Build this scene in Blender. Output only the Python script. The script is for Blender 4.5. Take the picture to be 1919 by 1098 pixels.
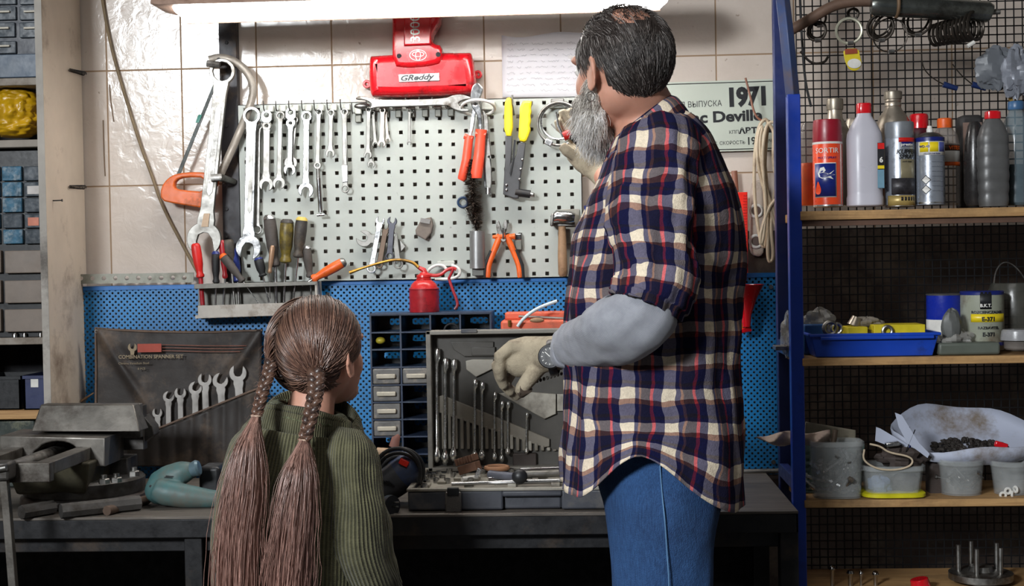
import bpy, bmesh, math, random, mathutils
from math import pi, sin, cos, atan2, sqrt, radians as R
from mathutils import Vector, Matrix
random.seed(7)
for o in list(bpy.data.objects): bpy.data.objects.remove(o)
SC = bpy.context.scene
COL = SC.collection

# ------------------------------------------------------------------ camera
FPX = 2670.0
CAM = Vector((0.0, -3.8, 1.33))
CR = (Matrix.Rotation(R(3.0), 3, 'Z') @ Matrix.Rotation(R(90 - 1.2), 3, 'X') @ Matrix.Rotation(R(-1.05), 3, 'Z'))
cd = bpy.data.cameras.new('camera'); cam = bpy.data.objects.new('camera', cd); COL.objects.link(cam)
cd.sensor_width = 36; cd.lens = FPX / 1919 * 36; cd.clip_start = 0.05
cam.matrix_world = Matrix.Translation(CAM) @ CR.to_4x4()
SC.camera = cam

# ------------------------------------------------------------------ light, world, exposure
SC.view_settings.view_transform = 'Standard'; SC.view_settings.look = 'None'
SC.view_settings.gamma = 1; SC.view_settings.use_curve_mapping = False
SC.view_settings.exposure = 0.0
W = bpy.data.worlds.new('world'); SC.world = W; W.use_nodes = True
W.node_tree.nodes['Background'].inputs[0].default_value = (0.62, 0.72, 0.9, 1)
W.node_tree.nodes['Background'].inputs[1].default_value = 0.055
def area_light(name, loc, target, sx, sy, power, col):
    ld = bpy.data.lights.new(name, 'AREA'); ld.shape = 'RECTANGLE'; ld.size = sx; ld.size_y = sy
    ld.energy = power; ld.color = col
    o = bpy.data.objects.new(name, ld); COL.objects.link(o); o.location = loc
    o.rotation_euler = (Vector(target) - Vector(loc)).to_track_quat('-Z', 'Y').to_euler()
    return o
area_light('left_fill_light', (-2.35, -4.9, 2.62), (-0.1, -0.8, 1.0), 1.3, 0.5, 150, (0.93, 0.97, 1.0))  # unseen fill added for the cool soft light from camera left
bpy.data.lights['left_fill_light'].spread = R(120)
area_light('overhead_fill_light', (-0.3, -2.2, 2.85), (0.0, -0.9, 1.0), 1.4, 0.4, 9, (1.0, 0.97, 0.93))  # unseen overhead fill, added; no ceiling tube is built
TUBE_STRENGTH = 22.0

# ------------------------------------------------------------------ geometry helpers
def ray(px, py):
    return CR @ Vector(((px - 959.5) / FPX, -(py - 549.0) / FPX, -1.0))
def at(px, py, Y):
    d = ray(px, py); return CAM + d * ((Y - CAM.y) / d.y)
def atz(px, py, Z):
    d = ray(px, py); return CAM + d * ((Z - CAM.z) / d.z)
def atx(px, py, X):
    d = ray(px, py); return CAM + d * ((X - CAM.x) / d.x)
def sc(Y): return (Y - CAM.y) / FPX          # metres per pixel at depth Y

class MB:
    def __init__(s): s.v = []; s.f = []; s.mi = []; s.uv = {}; s.hasuv = False
    def add(s, vs, fs, mi=0, uvs=None):
        n = len(s.v); s.v += [Vector(p) for p in vs]
        for f in fs: s.f.append([i + n for i in f]); s.mi.append(mi)
        if uvs:
            s.hasuv = True
            for i, u in enumerate(uvs): s.uv[n + i] = u
        return s
    def box(s, c, sz, rot=None, mi=0, taper=1.0):
        c = Vector(c); hx, hy, hz = sz[0] / 2, sz[1] / 2, sz[2] / 2
        vs = []
        for z in (-1, 1):
            t = taper if z == 1 else 1.0
            for x, y in ((-1, -1), (1, -1), (1, 1), (-1, 1)):
                p = Vector((x * hx * t, y * hy * t, z * hz))
                if rot is not None: p = rot @ p
                vs.append(c + p)
        return s.add(vs, [(3, 2, 1, 0), (4, 5, 6, 7), (0, 1, 5, 4), (1, 2, 6, 5), (2, 3, 7, 6), (3, 0, 4, 7)], mi)
    def bx(s, x0, x1, y0, y1, z0, z1, mi=0):
        return s.box(((x0 + x1) / 2, (y0 + y1) / 2, (z0 + z1) / 2), (abs(x1 - x0), abs(y1 - y0), abs(z1 - z0)), None, mi)
    def pbox(s, px0, py0, px1, py1, Y, dep, mi=0):
        """box whose front face covers the pixel rectangle at depth Y, going back by dep"""
        m = at((px0 + px1) / 2, (py0 + py1) / 2, Y); k = sc(Y)
        w = abs(px1 - px0) * k; h = abs(py1 - py0) * k
        return s.box((m.x, Y + dep / 2, m.z), (w, dep, h), None, mi)
    def tube(s, pts, rad, seg=8, cap=True, mi=0, flat=1.0, closed=False, nrm=None):
        pts = [Vector(p) for p in pts]; n = len(pts)
        if not hasattr(rad, '__len__'): rad = [rad] * n
        if len(rad) != n:
            R0 = list(rad); rad = []
            for i in range(n):
                x = i / (n - 1) * (len(R0) - 1); j = min(int(x), len(R0) - 2); rad.append(R0[j] + (R0[j + 1] - R0[j]) * (x - j))
        vs = []; up = None
        for i, p in enumerate(pts):
            if closed: t = pts[(i + 1) % n] - pts[i - 1]
            else: t = pts[min(i + 1, n - 1)] - pts[max(i - 1, 0)]
            if t.length < 1e-9: t = Vector((0, 0, 1))
            t.normalize()
            if up is None:
                up = Vector(nrm) if nrm else (Vector((0, 1, 0)) if abs(t.y) < 0.9 else Vector((1, 0, 0)))
            up = (up - t * up.dot(t))
            if up.length < 1e-6: up = t.orthogonal()
            up.normalize(); b = t.cross(up)
            for k in range(seg):
                a = 2 * pi * k / seg
                vs.append(p + (b * cos(a) + up * sin(a) * flat) * rad[i])
        fs = []
        m = n if closed else n - 1
        for i in range(m):
            j = (i + 1) % n
            for k in range(seg):
                l = (k + 1) % seg
                fs.append((i * seg + k, i * seg + l, j * seg + l, j * seg + k))
        if cap and not closed:
            fs.append(tuple(range(seg - 1, -1, -1))); fs.append(tuple((n - 1) * seg + k for k in range(seg)))
        return s.add(vs, fs, mi)
    def cyl(s, a, b, r0, r1=None, seg=20, mi=0): return s.tube([a, b], [r0, r0 if r1 is None else r1], seg, True, mi)
    def lathe(s, c, prof, seg=28, axis=None, mi=0, sq=0, sx=1, sy=1):
        """prof: (radius, height) from bottom to top; axis = rotation matrix; sq: squareness"""
        c = Vector(c); vs = []
        for r, h in prof:
            for k in range(seg):
                a = 2 * pi * k / seg; q = 1.0
                if sq: q = 1.0 / (abs(cos(a)) ** sq + abs(sin(a)) ** sq) ** (1.0 / sq)
                p = Vector((r * q * cos(a) * sx, r * q * sin(a) * sy, h))
                if axis is not None: p = axis @ p
                vs.append(c + p)
        fs = []
        for i in range(len(prof) - 1):
            for k in range(seg):
                l = (k + 1) % seg
                fs.append((i * seg + k, i * seg + l, (i + 1) * seg + l, (i + 1) * seg + k))
        fs.append(tuple(range(seg - 1, -1, -1))); fs.append(tuple((len(prof) - 1) * seg + k for k in range(seg)))
        return s.add(vs, fs, mi)
    def ell(s, c, r, rot=None, u=20, v=12, mi=0):
        c = Vector(c); vs = []; fs = []
        for i in range(1, v):
            ph = pi * i / v
            for k in range(u):
                a = 2 * pi * k / u
                p = Vector((r[0] * sin(ph) * cos(a), r[1] * sin(ph) * sin(a), r[2] * cos(ph)))
                if rot is not None: p = rot @ p
                vs.append(c + p)
        t = Vector((0, 0, r[2])); b = Vector((0, 0, -r[2]))
        if rot is not None: t = rot @ t; b = rot @ b
        vs += [c + t, c + b]; nt = len(vs) - 2; nb = nt + 1
        for k in range(u):
            l = (k + 1) % u
            fs.append((nt, k, l)); fs.append((nb, (v - 2) * u + l, (v - 2) * u + k))
            for i in range(v - 2): fs.append((i * u + k, (i + 1) * u + k, (i + 1) * u + l, i * u + l))
        return s.add(vs, fs, mi)
    def torus(s, c, Rr, r, rot=None, seg=28, ts=8, mi=0, arc=(0, 2 * pi), sx=1.0):
        c = Vector(c); full = abs(arc[1] - arc[0] - 2 * pi) < 1e-6
        n = seg; pts = []
        for i in range(n if full else n + 1):
            a = arc[0] + (arc[1] - arc[0]) * i / n
            p = Vector((Rr * cos(a) * sx, 0, Rr * sin(a)))
            if rot is not None: p = rot @ p
            pts.append(c + p)
        nr = Vector((0, 1, 0)) if rot is None else rot @ Vector((0, 1, 0))
        return s.tube(pts, r, ts, True, mi, 1.0, full, nr)
    def mesh(s, me, M, mi=0):
        return s.add([M @ v.co for v in me.vertices], [tuple(p.vertices) for p in me.polygons], mi)
    def build(s, name, mats, parent=None, origin=None, bevel=0, sharp=40, sub=0, smooth=True, bseg=2):
        if not isinstance(mats, (list, tuple)): mats = [mats]
        if parent is not None: o0 = WL[parent.name]
        elif origin is not None: o0 = Vector(origin)
        else:
            xs = [p.x for p in s.v]; ys = [p.y for p in s.v]
            o0 = Vector(((min(xs) + max(xs)) / 2, (min(ys) + max(ys)) / 2, min(p.z for p in s.v)))
        me = bpy.data.meshes.new(name)
        me.from_pydata([tuple(p - o0) for p in s.v], [], s.f)
        for m in mats: me.materials.append(m)
        if len(mats) > 1: me.polygons.foreach_set('material_index', s.mi)
        if s.hasuv:
            ul = me.uv_layers.new(name='UVMap')
            for lp in me.loops: ul.data[lp.index].uv = s.uv.get(lp.vertex_index, (0, 0))
        me.validate(); me.update()
        if smooth:
            me.polygons.foreach_set('use_smooth', [True] * len(me.polygons))
            if sharp < 179: me.set_sharp_from_angle(angle=R(sharp))
        o = bpy.data.objects.new(name, me); COL.objects.link(o)
        if parent is not None: o.parent = parent; WL[o.name] = o0
        else: o.location = o0; WL[o.name] = o0
        if bevel:
            b = o.modifiers.new('bevel', 'BEVEL'); b.width = bevel; b.segments = bseg; b.limit_method = 'ANGLE'; b.angle_limit = R(35)
        if sub:
            b = o.modifiers.new('sub', 'SUBSURF'); b.levels = sub; b.render_levels = sub
        return o
WL = {}
def tag(o, label, cat, group=None, kind=None):
    o['label'] = label; o['category'] = cat
    if group: o['group'] = group
    if kind: o['kind'] = kind
    return o
def thing(name, label, cat, loc, group=None):
    o = bpy.data.objects.new(name, None); COL.objects.link(o); o.location = loc; o.empty_display_size = 0.05
    WL[o.name] = Vector(loc); return tag(o, label, cat, group)
def struct(o): o['kind'] = 'structure'; return o

def _curve_mesh(cu):
    o = bpy.data.objects.new('tmp', cu); me = bpy.data.meshes.new_from_object(o)
    bpy.data.objects.remove(o); return me
def plate(mb, loops, Y, thick, bev=0.0, mi=0, dm=None):
    """loops: lists of pixel points (first outer, rest holes) on plane Y; extruded towards the camera by thick"""
    cu = bpy.data.curves.new('c', 'CURVE'); cu.dimensions = '2D'; cu.fill_mode = 'BOTH'
    cu.extrude = max(thick / 2 - bev, 0.0001); cu.bevel_depth = bev; cu.bevel_resolution = 1
    if bev: cu.offset = -bev
    for lp in loops:
        sp = cu.splines.new('POLY'); sp.points.add(len(lp) - 1); sp.use_cyclic_u = True
        for i, (x, y) in enumerate(lp):
            w = at(x, y, Y); sp.points[i].co = (w.x, w.z, 0, 1)
    me = _curve_mesh(cu)
    for v in me.vertices: v.co = Vector((v.co.x, Y - v.co.z, v.co.y))
    mb.mesh(me, dm if dm is not None else Matrix.Identity(4), mi)
    bpy.data.meshes.remove(me); return mb
def smooth_loop(pts, it=2, closed=True):
    for _ in range(it):
        out = []; n = len(pts)
        rng = range(n) if closed else range(n - 1)
        if not closed: out.append(pts[0])
        for i in rng:
            a = pts[i]; b = pts[(i + 1) % n]
            out.append(tuple(a[k] * .75 + b[k] * .25 for k in range(len(a)))); out.append(tuple(a[k] * .25 + b[k] * .75 for k in range(len(a))))
        if not closed: out.append(pts[-1])
        pts = out
    return pts
def circ(cx, cy, r, n=20, ry=None): return [(cx + r * cos(2 * pi * k / n), cy + (ry or r) * sin(2 * pi * k / n)) for k in range(n)]
def text(mb, s, origin, size, mi=0, bold=0.0, ext=0.0006, align='LEFT', M=None, sx=1.0, space=1.0, shear=0.0):
    """lettering in the XZ plane facing the camera; origin = world point of its baseline"""
    cu = bpy.data.curves.new('t', 'FONT'); cu.body = s; cu.size = size; cu.align_x = align; cu.extrude = ext; cu.offset = bold
    cu.space_character = space; cu.shear = shear; cu.resolution_u = 3
    me = _curve_mesh(cu)
    o = Vector(origin)
    A = Matrix(((sx, 0, 0, 0), (0, 0, -1, 0), (0, 1, 0, 0), (0, 0, 0, 1)))
    mb.mesh(me, Matrix.Translation(o) @ (M if M is not None else Matrix.Identity(4)) @ A, mi)
    bpy.data.meshes.remove(me); return mb
def fuse(mb, voxel, smooth=4, fac=0.5):
    """one continuous surface from overlapping closed pieces"""
    me = bpy.data.meshes.new('f'); me.from_pydata([tuple(p) for p in mb.v], [], mb.f); me.update()
    o = bpy.data.objects.new('f', me); COL.objects.link(o)
    r = o.modifiers.new('r', 'REMESH'); r.mode = 'VOXEL'; r.voxel_size = voxel
    if smooth: m = o.modifiers.new('s', 'SMOOTH'); m.iterations = smooth; m.factor = fac
    dg = bpy.context.evaluated_depsgraph_get(); dg.update()
    m2 = bpy.data.meshes.new_from_object(o.evaluated_get(dg))
    out = MB(); out.mesh(m2, Matrix.Identity(4))
    bpy.data.objects.remove(o); bpy.data.meshes.remove(m2); bpy.data.meshes.remove(me)
    return out
def loft(mb, rings, cap=(True, True), mi=0, uvs=None, closed=True):
    n = len(rings[0]); vs = [p for r in rings for p in r]; fs = []
    uu = [u for r in uvs for u in r] if uvs else None
    for i in range(len(rings) - 1):
        for k in range(n if closed else n - 1):
            l = (k + 1) % n
            fs.append((i * n + k, i * n + l, (i + 1) * n + l, (i + 1) * n + k))
    if cap[0]: fs.append(tuple(range(n - 1, -1, -1)))
    if cap[1]: fs.append(tuple((len(rings) - 1) * n + k for k in range(n)))
    return mb.add(vs, fs, mi, uu)
def interp(tab, t):
    """piecewise smooth interpolation of tuples (t, a, b, ...)"""
    if t <= tab[0][0]: return tab[0][1:]
    for i in range(len(tab) - 1):
        if t <= tab[i + 1][0]:
            a, b = tab[i], tab[i + 1]; u = (t - a[0]) / (b[0] - a[0])
            p = tab[i - 1] if i else a; q = tab[i + 2] if i + 2 < len(tab) else b
            out = []
            for k in range(1, len(a)):
                h = b[0] - a[0]
                m0 = (b[k] - p[k]) / (b[0] - p[0]) * h; m1 = (q[k] - a[k]) / (q[0] - a[0]) * h
                u2 = u * u; u3 = u2 * u
                out.append((2*u3-3*u2+1)*a[k] + (u3-2*u2+u)*m0 + (-2*u3+3*u2)*b[k] + (u3-u2)*m1)
            return tuple(out)
    return tab[-1][1:]

# ------------------------------------------------------------------ materials
def lin(c): return tuple(((x / 255) / 12.92 if x / 255 <= .04045 else ((x / 255 + .055) / 1.055) ** 2.4) for x in c) + (1,)
class NT:
    def __init__(s, name):
        s.m = bpy.data.materials.new(name); s.m.use_nodes = True; s.t = s.m.node_tree; s.n = s.t.nodes
        s.b = s.n['Principled BSDF']; s.tc = s.n.new('ShaderNodeTexCoord')
    def L(s, a, b): s.t.links.new(a, b)
    def new(s, ty, **kw):
        n = s.n.new(ty)
        for k, v in kw.items(): setattr(n, k, v)
        return n
    def noise(s, scale, detail=4, rough=.6, vec=None, dist=0):
        n = s.new('ShaderNodeTexNoise'); n.inputs['Scale'].default_value = scale; n.inputs['Detail'].default_value = detail
        n.inputs['Roughness'].default_value = rough; n.inputs['Distortion'].default_value = dist
        s.L(vec if vec is not None else s.tc.outputs['Object'], n.inputs['Vector']); return n.outputs['Fac']
    def ramp(s, fac, stops, interp='LINEAR'):
        r = s.new('ShaderNodeValToRGB'); cr = r.color_ramp; cr.interpolation = interp
        while len(cr.elements) < len(stops): cr.elements.new(0.5)
        for e, (p, c) in zip(cr.elements, stops): e.position = p; e.color = c if len(c) == 4 else tuple(c) + (1,)
        s.L(fac, r.inputs[0]); return r.outputs[0]
    def mix(s, fac, a, b, mode='MIX'):
        n = s.new('ShaderNodeMix', data_type='RGBA', blend_type=mode)
        for inp, v in ((n.inputs[0], fac), (n.inputs[6], a), (n.inputs[7], b)):
            if hasattr(v, 'is_linked') or hasattr(v, 'links'): s.L(v, inp)
            elif isinstance(v, (int, float)): inp.default_value = v
            else: inp.default_value = v if len(v) == 4 else tuple(v) + (1,)
        return n.outputs[2]
    def math(s, op, a, b=None, c=None):
        n = s.new('ShaderNodeMath', operation=op)
        for i, v in enumerate((a, b, c)):
            if v is None: continue
            if isinstance(v, (int, float)): n.inputs[i].default_value = v
            else: s.L(v, n.inputs[i])
        return n.outputs[0]
    def bump(s, h, strength=.3, dist=.002):
        b = s.new('ShaderNodeBump'); b.inputs['Strength'].default_value = strength; b.inputs['Distance'].default_value = dist
        s.L(h, b.inputs['Height']); s.L(b.outputs[0], s.b.inputs['Normal'])
    def sep(s, v):
        n = s.new('ShaderNodeSeparateXYZ'); s.L(v, n.inputs[0]); return n.outputs
    def base(s, col):
        if hasattr(col, 'links'): s.L(col, s.b.inputs['Base Color'])
        else: s.b.inputs['Base Color'].default_value = col
MC = {}
def mat(name, rgb, rough=.5, metal=0, var=0.25, vscale=18, dirt=None, dscale=7, damt=.5, bump=0.15, bscale=120, bdist=.001, spec=.5, coat=0, trans=0, alpha=1):
    """worn solid colour: slight brightness mottling, optional dirt patches, fine bump"""
    if name in MC: return MC[name]
    t = NT(name); c = lin(rgb)
    d = tuple(x * (1 - var) for x in c[:3]); l = tuple(min(x * (1 + var * .6), 1) for x in c[:3])
    col = t.ramp(t.noise(vscale), [(.3, d), (.7, l)])
    if dirt:
        f = t.ramp(t.noise(dscale, 8, .7), [(.62 - damt * .3, (0, 0, 0)), (.75 - damt * .2, (1, 1, 1))])
        col = t.mix(f, col, lin(dirt))
    t.base(col)
    rr = t.ramp(t.noise(vscale * 2.3), [(.3, (max(rough - .1, .03),) * 3), (.7, (min(rough + .12, 1),) * 3)])
    t.L(rr, t.b.inputs['Roughness'])
    t.b.inputs['Metallic'].default_value = metal; t.b.inputs['Specular IOR Level'].default_value = spec
    if coat: t.b.inputs['Coat Weight'].default_value = coat; t.b.inputs['Coat Roughness'].default_value = .15
    if trans: t.b.inputs['Transmission Weight'].default_value = trans; t.b.inputs['IOR'].default_value = 1.3
    if alpha < 1: t.b.inputs['Alpha'].default_value = alpha
    if bump: t.bump(t.noise(bscale, 5), bump, bdist)
    MC[name] = t.m; return t.m

STEEL = mat('polished steel', (205, 205, 205), .28, 1, .15, 30, (120, 116, 110), 25, .2)
STEELD = mat('dull steel', (150, 148, 144), .42, 1, .25, 25, (78, 70, 62), 18, .4)
CHROME = mat('chrome', (178, 178, 178), .2, 1, .08)
SATIN = mat('satin vanadium steel', (138, 136, 131), .40, .9, .2, 20, (92, 86, 78), 12, .4)
IRON = mat('grimy cast iron', (92, 90, 88), .5, .6, .3, 14, (52, 45, 38), 9, .6, .5, 60)
DARK = mat('blackened steel', (42, 42, 44), .45, .5, .3, 20, (70, 60, 52), 6, .3, .3, 80)
BLACKP = mat('black plastic', (26, 27, 30), .42, 0, .25, 30)
GREYP = mat('grey plastic', (120, 120, 118), .5)
CREAM = mat('cream painted wood', (205, 190, 172), .6, 0, .12, 6, (120, 100, 82), 3.2, .35, .25, 30)
CREAMSIDE = CREAM
BLUEP = mat('blue painted steel', (22, 58, 160), .38, 0, .18, 10, (18, 30, 80), 5, .3, .12, 60)
REDPAINT = mat('glossy red paint', (205, 18, 30), .25, 0, .12, 9, (120, 14, 18), 9, .3, .1, 60, coat=.7)
REDP = mat('red plastic', (205, 32, 28), .4)
REDDARK = mat('oil can red paint', (165, 28, 38), .38, 0, .25, 25, (90, 20, 24), 20, .4)
ORANGE = mat('orange plastic', (226, 96, 30), .42, 0, .2, 20, (120, 60, 30), 14, .35)
ORANGED = mat('orange enamel', (216, 98, 28), .42, 0, .2, 16, (96, 54, 28), 10, .35)
CORAL = mat('coral red grip', (226, 78, 52), .4, 0, .12)
YELLOW = mat('yellow grip', (232, 205, 30), .4, 0, .12, 14, (150, 126, 30), 10, .2)
YELLOWBAG = mat('yellow bag plastic', (196, 152, 18), .38, 0, .3, 12)
WHITEP = mat('white plastic', (220, 218, 212), .4)
BLUEGRIP = mat('blue grip', (30, 44, 110), .4)
TAN = mat('worn wood handle', (150, 118, 88), .6, 0, .25, 40, (90, 64, 44), 20, .4)
RUBBER = mat('black rubber', (30, 30, 32), .6, 0, .2)
GREYRUB = mat('grey rubber grip', (72, 66, 62), .7, 0, .3, 30)
TAPE = mat('old masking tape', (190, 165, 140), .7, 0, .2)
TEAL = mat('dusty teal plastic', (62, 106, 108), .55, 0, .25, 10, (88, 88, 80), 6, .7)
WOOD = None
def wood_mat(name, a, b, scale=6, rough=.65, dirt=(60, 46, 34), axis=(1, 14, 14)):
    t = NT(name); mp = t.new('ShaderNodeMapping'); mp.inputs['Scale'].default_value = axis
    t.L(t.tc.outputs['Object'], mp.inputs[0])
    g = t.noise(scale, 8, .65, mp.outputs[0], 1.2)
    col = t.ramp(g, [(.3, lin(a)), (.7, lin(b))])
    f = t.ramp(t.noise(4, 8, .7), [(.5, (0, 0, 0)), (.75, (.8, .8, .8))]); col = t.mix(f, col, lin(dirt))
    t.base(col); t.b.inputs['Roughness'].default_value = rough; t.bump(g, .3, .001); return t.m
SHELFWOOD = wood_mat('pine shelf board', (150, 112, 70), (196, 156, 104))
BENCHWOOD = wood_mat('oily bench top', (66, 60, 54), (112, 104, 96), 5, .55, (40, 36, 34))

def tile_mat():
    t = NT('glazed wall tile'); o = at(200, 133, 0); a = at(340, 131, 0); b = at(208, 349, 0)
    tw = (a.x - o.x); th = (o.z - b.z); ox, oz = o.x, o.z
    X, Y, Z = t.sep(t.tc.outputs['Object'])
    u = t.math('DIVIDE', t.math('SUBTRACT', X, ox), tw); v = t.math('DIVIDE', t.math('SUBTRACT', Z, oz), th)
    def edge(c, w):
        f = t.math('FRACT', c); d = t.math('MINIMUM', f, t.math('SUBTRACT', 1.0, f)); return t.math('DIVIDE', d, w)
    e = t.math('MINIMUM', edge(u, .012), edge(v, .008))
    cell = t.new('ShaderNodeTexWhiteNoise', noise_dimensions='2D'); cmb = t.new('ShaderNodeCombineXYZ')
    t.L(t.math('FLOOR', u), cmb.inputs[0]); t.L(t.math('FLOOR', v), cmb.inputs[1]); t.L(cmb.outputs[0], cell.inputs['Vector'])
    tone = t.ramp(cell.outputs[0], [(0, lin((192, 180, 170))), (1, lin((203, 191, 181)))])
    grime = t.ramp(t.noise(2.2, 8, .65), [(.42, (0, 0, 0)), (.72, (.55, .55, .55))])
    tone = t.mix(grime, tone, lin((158, 142, 126)))
    spots = t.ramp(t.noise(60, 2, .5), [(.7, (0, 0, 0)), (.76, (.7, .7, .7))]); tone = t.mix(spots, tone, lin((120, 100, 84)))
    gm = t.ramp(e, [(.6, (1, 1, 1)), (1.0, (0, 0, 0))])
    t.base(t.mix(gm, tone, lin((142, 116, 90))))
    t.L(t.ramp(e, [(.6, (.7,) * 3), (1.0, (.17,) * 3)]), t.b.inputs['Roughness'])
    mp = t.new('ShaderNodeMapping'); mp.inputs['Scale'].default_value = (1, 1, 1); t.L(t.tc.outputs['Object'], mp.inputs[0])
    h = t.noise(26, 5, .55, mp.outputs[0], .8); hh = t.math('ADD', t.math('MULTIPLY', h, .5), t.ramp(e, [(.3, (0, 0, 0)), (1.0, (.6,) * 3)]))
    t.bump(hh, .42, .005); return t.m
TILE = tile_mat()
def plain_noise(name, a, b, s, rough): 
    t = NT(name); t.base(t.ramp(t.noise(s, 8), [(.3, lin(a)), (.7, lin(b))])); t.b.inputs['Roughness'].default_value = rough; t.bump(t.noise(s * 6), .3, .003); return t.m
CONC = plain_noise('stained concrete', (58, 54, 50), (98, 94, 88), 3, .7)
PLASTER = plain_noise('grey plaster', (120, 116, 110), (150, 146, 140), 3, .9)
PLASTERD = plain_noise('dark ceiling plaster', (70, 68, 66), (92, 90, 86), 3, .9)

def peg_mat():
    t = NT('grey green pegboard paint'); 
    c = t.ramp(t.noise(5), [(.3, lin((158, 163, 157))), (.7, lin((172, 176, 170)))])
    sp = t.ramp(t.noise(42, 6, .7), [(.66, (0, 0, 0)), (.72, (.75,) * 3)]); c = t.mix(sp, c, lin((96, 92, 84)))
    dr = t.ramp(t.noise(6, 8, .75), [(.55, (0, 0, 0)), (.8, (.6,) * 3)]); c = t.mix(dr, c, lin((150, 144, 132)))
    t.base(c); t.b.inputs['Roughness'].default_value = .5; t.bump(t.noise(80), .08, .001); return t.m
PEG = peg_mat()
def perf_mat():
    """blue sheet steel with small staggered round holes that really let you see through"""
    t = NT('blue perforated sheet'); X, Y, Z = t.sep(t.tc.outputs['Object'])
    p = 0.0158
    u = t.math('DIVIDE', X, p); v = t.math('DIVIDE', Z, p)
    def cellc(du, dv):
        a = t.math('SUBTRACT', t.math('FRACT', t.math('ADD', u, du)), .5); b = t.math('SUBTRACT', t.math('FRACT', t.math('ADD', v, dv)), .5)
        return t.math('SQRT', t.math('ADD', t.math('MULTIPLY', a, a), t.math('MULTIPLY', b, b)))
    d = t.math('MINIMUM', cellc(0, 0), cellc(.5, .5))
    hole = t.math('LESS_THAN', d, .19)
    c = t.ramp(t.noise(4, 6), [(.3, lin((16, 98, 156))), (.7, lin((26, 124, 186)))])
    dr = t.ramp(t.noise(3, 8, .7), [(.5, (0, 0, 0)), (.8, (.6,) * 3)]); c = t.mix(dr, c, lin((40, 74, 104)))
    t.base(c); t.b.inputs['Roughness'].default_value = .4; t.bump(d, .15, .001)
    t.L(t.math('SUBTRACT', 1.0, hole), t.b.inputs['Alpha']); return t.m
PERF = perf_mat()
BLUEF = mat('blue sheet edge paint', (24, 110, 186), .4, 0, .2, 8, (40, 74, 104), 4, .3)

# ================================================================== setting
WX0, WX1 = -2.5, 2.5
def wallobj(name, x0, x1, y0, y1, z0, z1, m):
    o = MB().bx(x0, x1, y0, y1, z0, z1).build(name, m, origin=(0, 0, 0), smooth=False); return struct(o)
wallobj('wall_back', WX0, WX1, 0, .12, 0, 3.0, TILE)
wallobj('floor', WX0, WX1, -6, .12, -.1, 0, CONC)
wallobj('ceiling', WX0, WX1, -6, .12, 3.0, 3.1, PLASTERD)
wallobj('wall_left', WX0 - .12, WX0, -6, .12, 0, 3.0, PLASTER)
wallobj('wall_right', WX1, WX1 + .12, -6, .12, 0, 3.0, PLASTER)

# ---- grey pegboard with real square holes
PY = -0.045
h0 = at(459.7, 206, PY); h1 = at(1069, 193, PY); NC, NR = 26, 14
pit = (h1.x - h0.x) / 25; pz = 24.55 * sc(PY); hs = 0.0098
def pegboard():
    xs = [at(447, 300, PY).x]; zs = []
    for i in range(NC): xs += [h0.x + i * pit - hs / 2, h0.x + i * pit + hs / 2]
    xs.append(at(1090, 300, PY).x)
    zt = h0.z + 0.5 * hs + .009; zs = [zt]
    for j in range(NR): zs += [h0.z - j * pz + hs / 2, h0.z - j * pz - hs / 2]
    zs.append(zs[-1] - .006)
    mb = MB(); nx, nz = len(xs), len(zs); th = .0025
    vs = [Vector((x, PY, z)) for z in zs for x in xs] + [Vector((x, PY + th, z)) for z in zs for x in xs]
    N = nx * nz; fs = []
    hole = lambda i, j: i % 2 == 1 and j % 2 == 1
    for j in range(nz - 1):
        for i in range(nx - 1):
            a, b, c, d = j * nx + i, j * nx + i + 1, (j + 1) * nx + i + 1, (j + 1) * nx + i
            if hole(i, j):
                for p, q in ((a, b), (b, c), (c, d), (d, a)): fs.append((p, q, q + N, p + N))
            else: fs += [(a, d, c, b), (a + N, b + N, c + N, d + N)]
    mb.add(vs, fs)
    x0, x1 = xs[0], xs[-1]; z0, z1 = zs[-1], zs[0]
    for bx in ((x0, x0 + .002, PY, -.002, z0, z1), (x1 - .002, x1, PY, -.002, z0, z1), (x0, x1, PY, -.002, z1 - .002, z1), (x0, x1, PY, -.002, z0, z0 + .002)):
        mb.bx(*bx)
    o = mb.build('pegboard', PEG, smooth=False)
    return tag(o, 'light grey metal pegboard with rows of square holes on the tiled wall', 'pegboard')
pegboard()
def hole_pos(i, j): return Vector((h0.x + i * pit, PY, h0.z - j * pz))

# ---- blue perforated panels
def perfpanel(x0, x1, yt, yb, label, notch=None):
    Y = -.035; a = at(x0, yt, Y); b = at(x1, yt, Y); zt = (a.z + b.z) / 2; zb = at((x0 + x1) / 2, yb, Y).z
    t = thing('perforated_board', label, 'panel', (a.x, Y, zb), 'blue perforated panels')
    MB().bx(a.x, b.x, Y, Y + .0015, zb, zt - .012).build('sheet', PERF, t, smooth=False)
    m = MB(); m.bx(a.x, b.x, Y - .002, Y + .03, zt - .012, zt); m.bx(b.x - .004, b.x, Y, Y + .03, zb, zt); m.bx(a.x, a.x + .004, Y, Y + .03, zb, zt)
    m.build('folded_edge', BLUEF, t, bevel=.001)
    for fx, fz in ((.03, .06), (.97, .06), (.03, .93), (.97, .93)):
        s = MB(); s.cyl((a.x + (b.x - a.x) * fx, Y - .004, zb + (zt - zb) * fz), (a.x + (b.x - a.x) * fx, Y + .002, zb + (zt - zb) * fz), .006, .006, 12).build('screw', CHROME, t)
perfpanel(140, 598, 533, 905, 'blue perforated metal panel on the left, behind the tool roll and screwdriver holder')
perfpanel(600, 1092, 522, 890, 'blue perforated metal panel in the middle, under the grey pegboard')
perfpanel(1094, 1455, 514, 890, 'blue perforated metal panel on the right, behind the man and red funnel')

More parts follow.
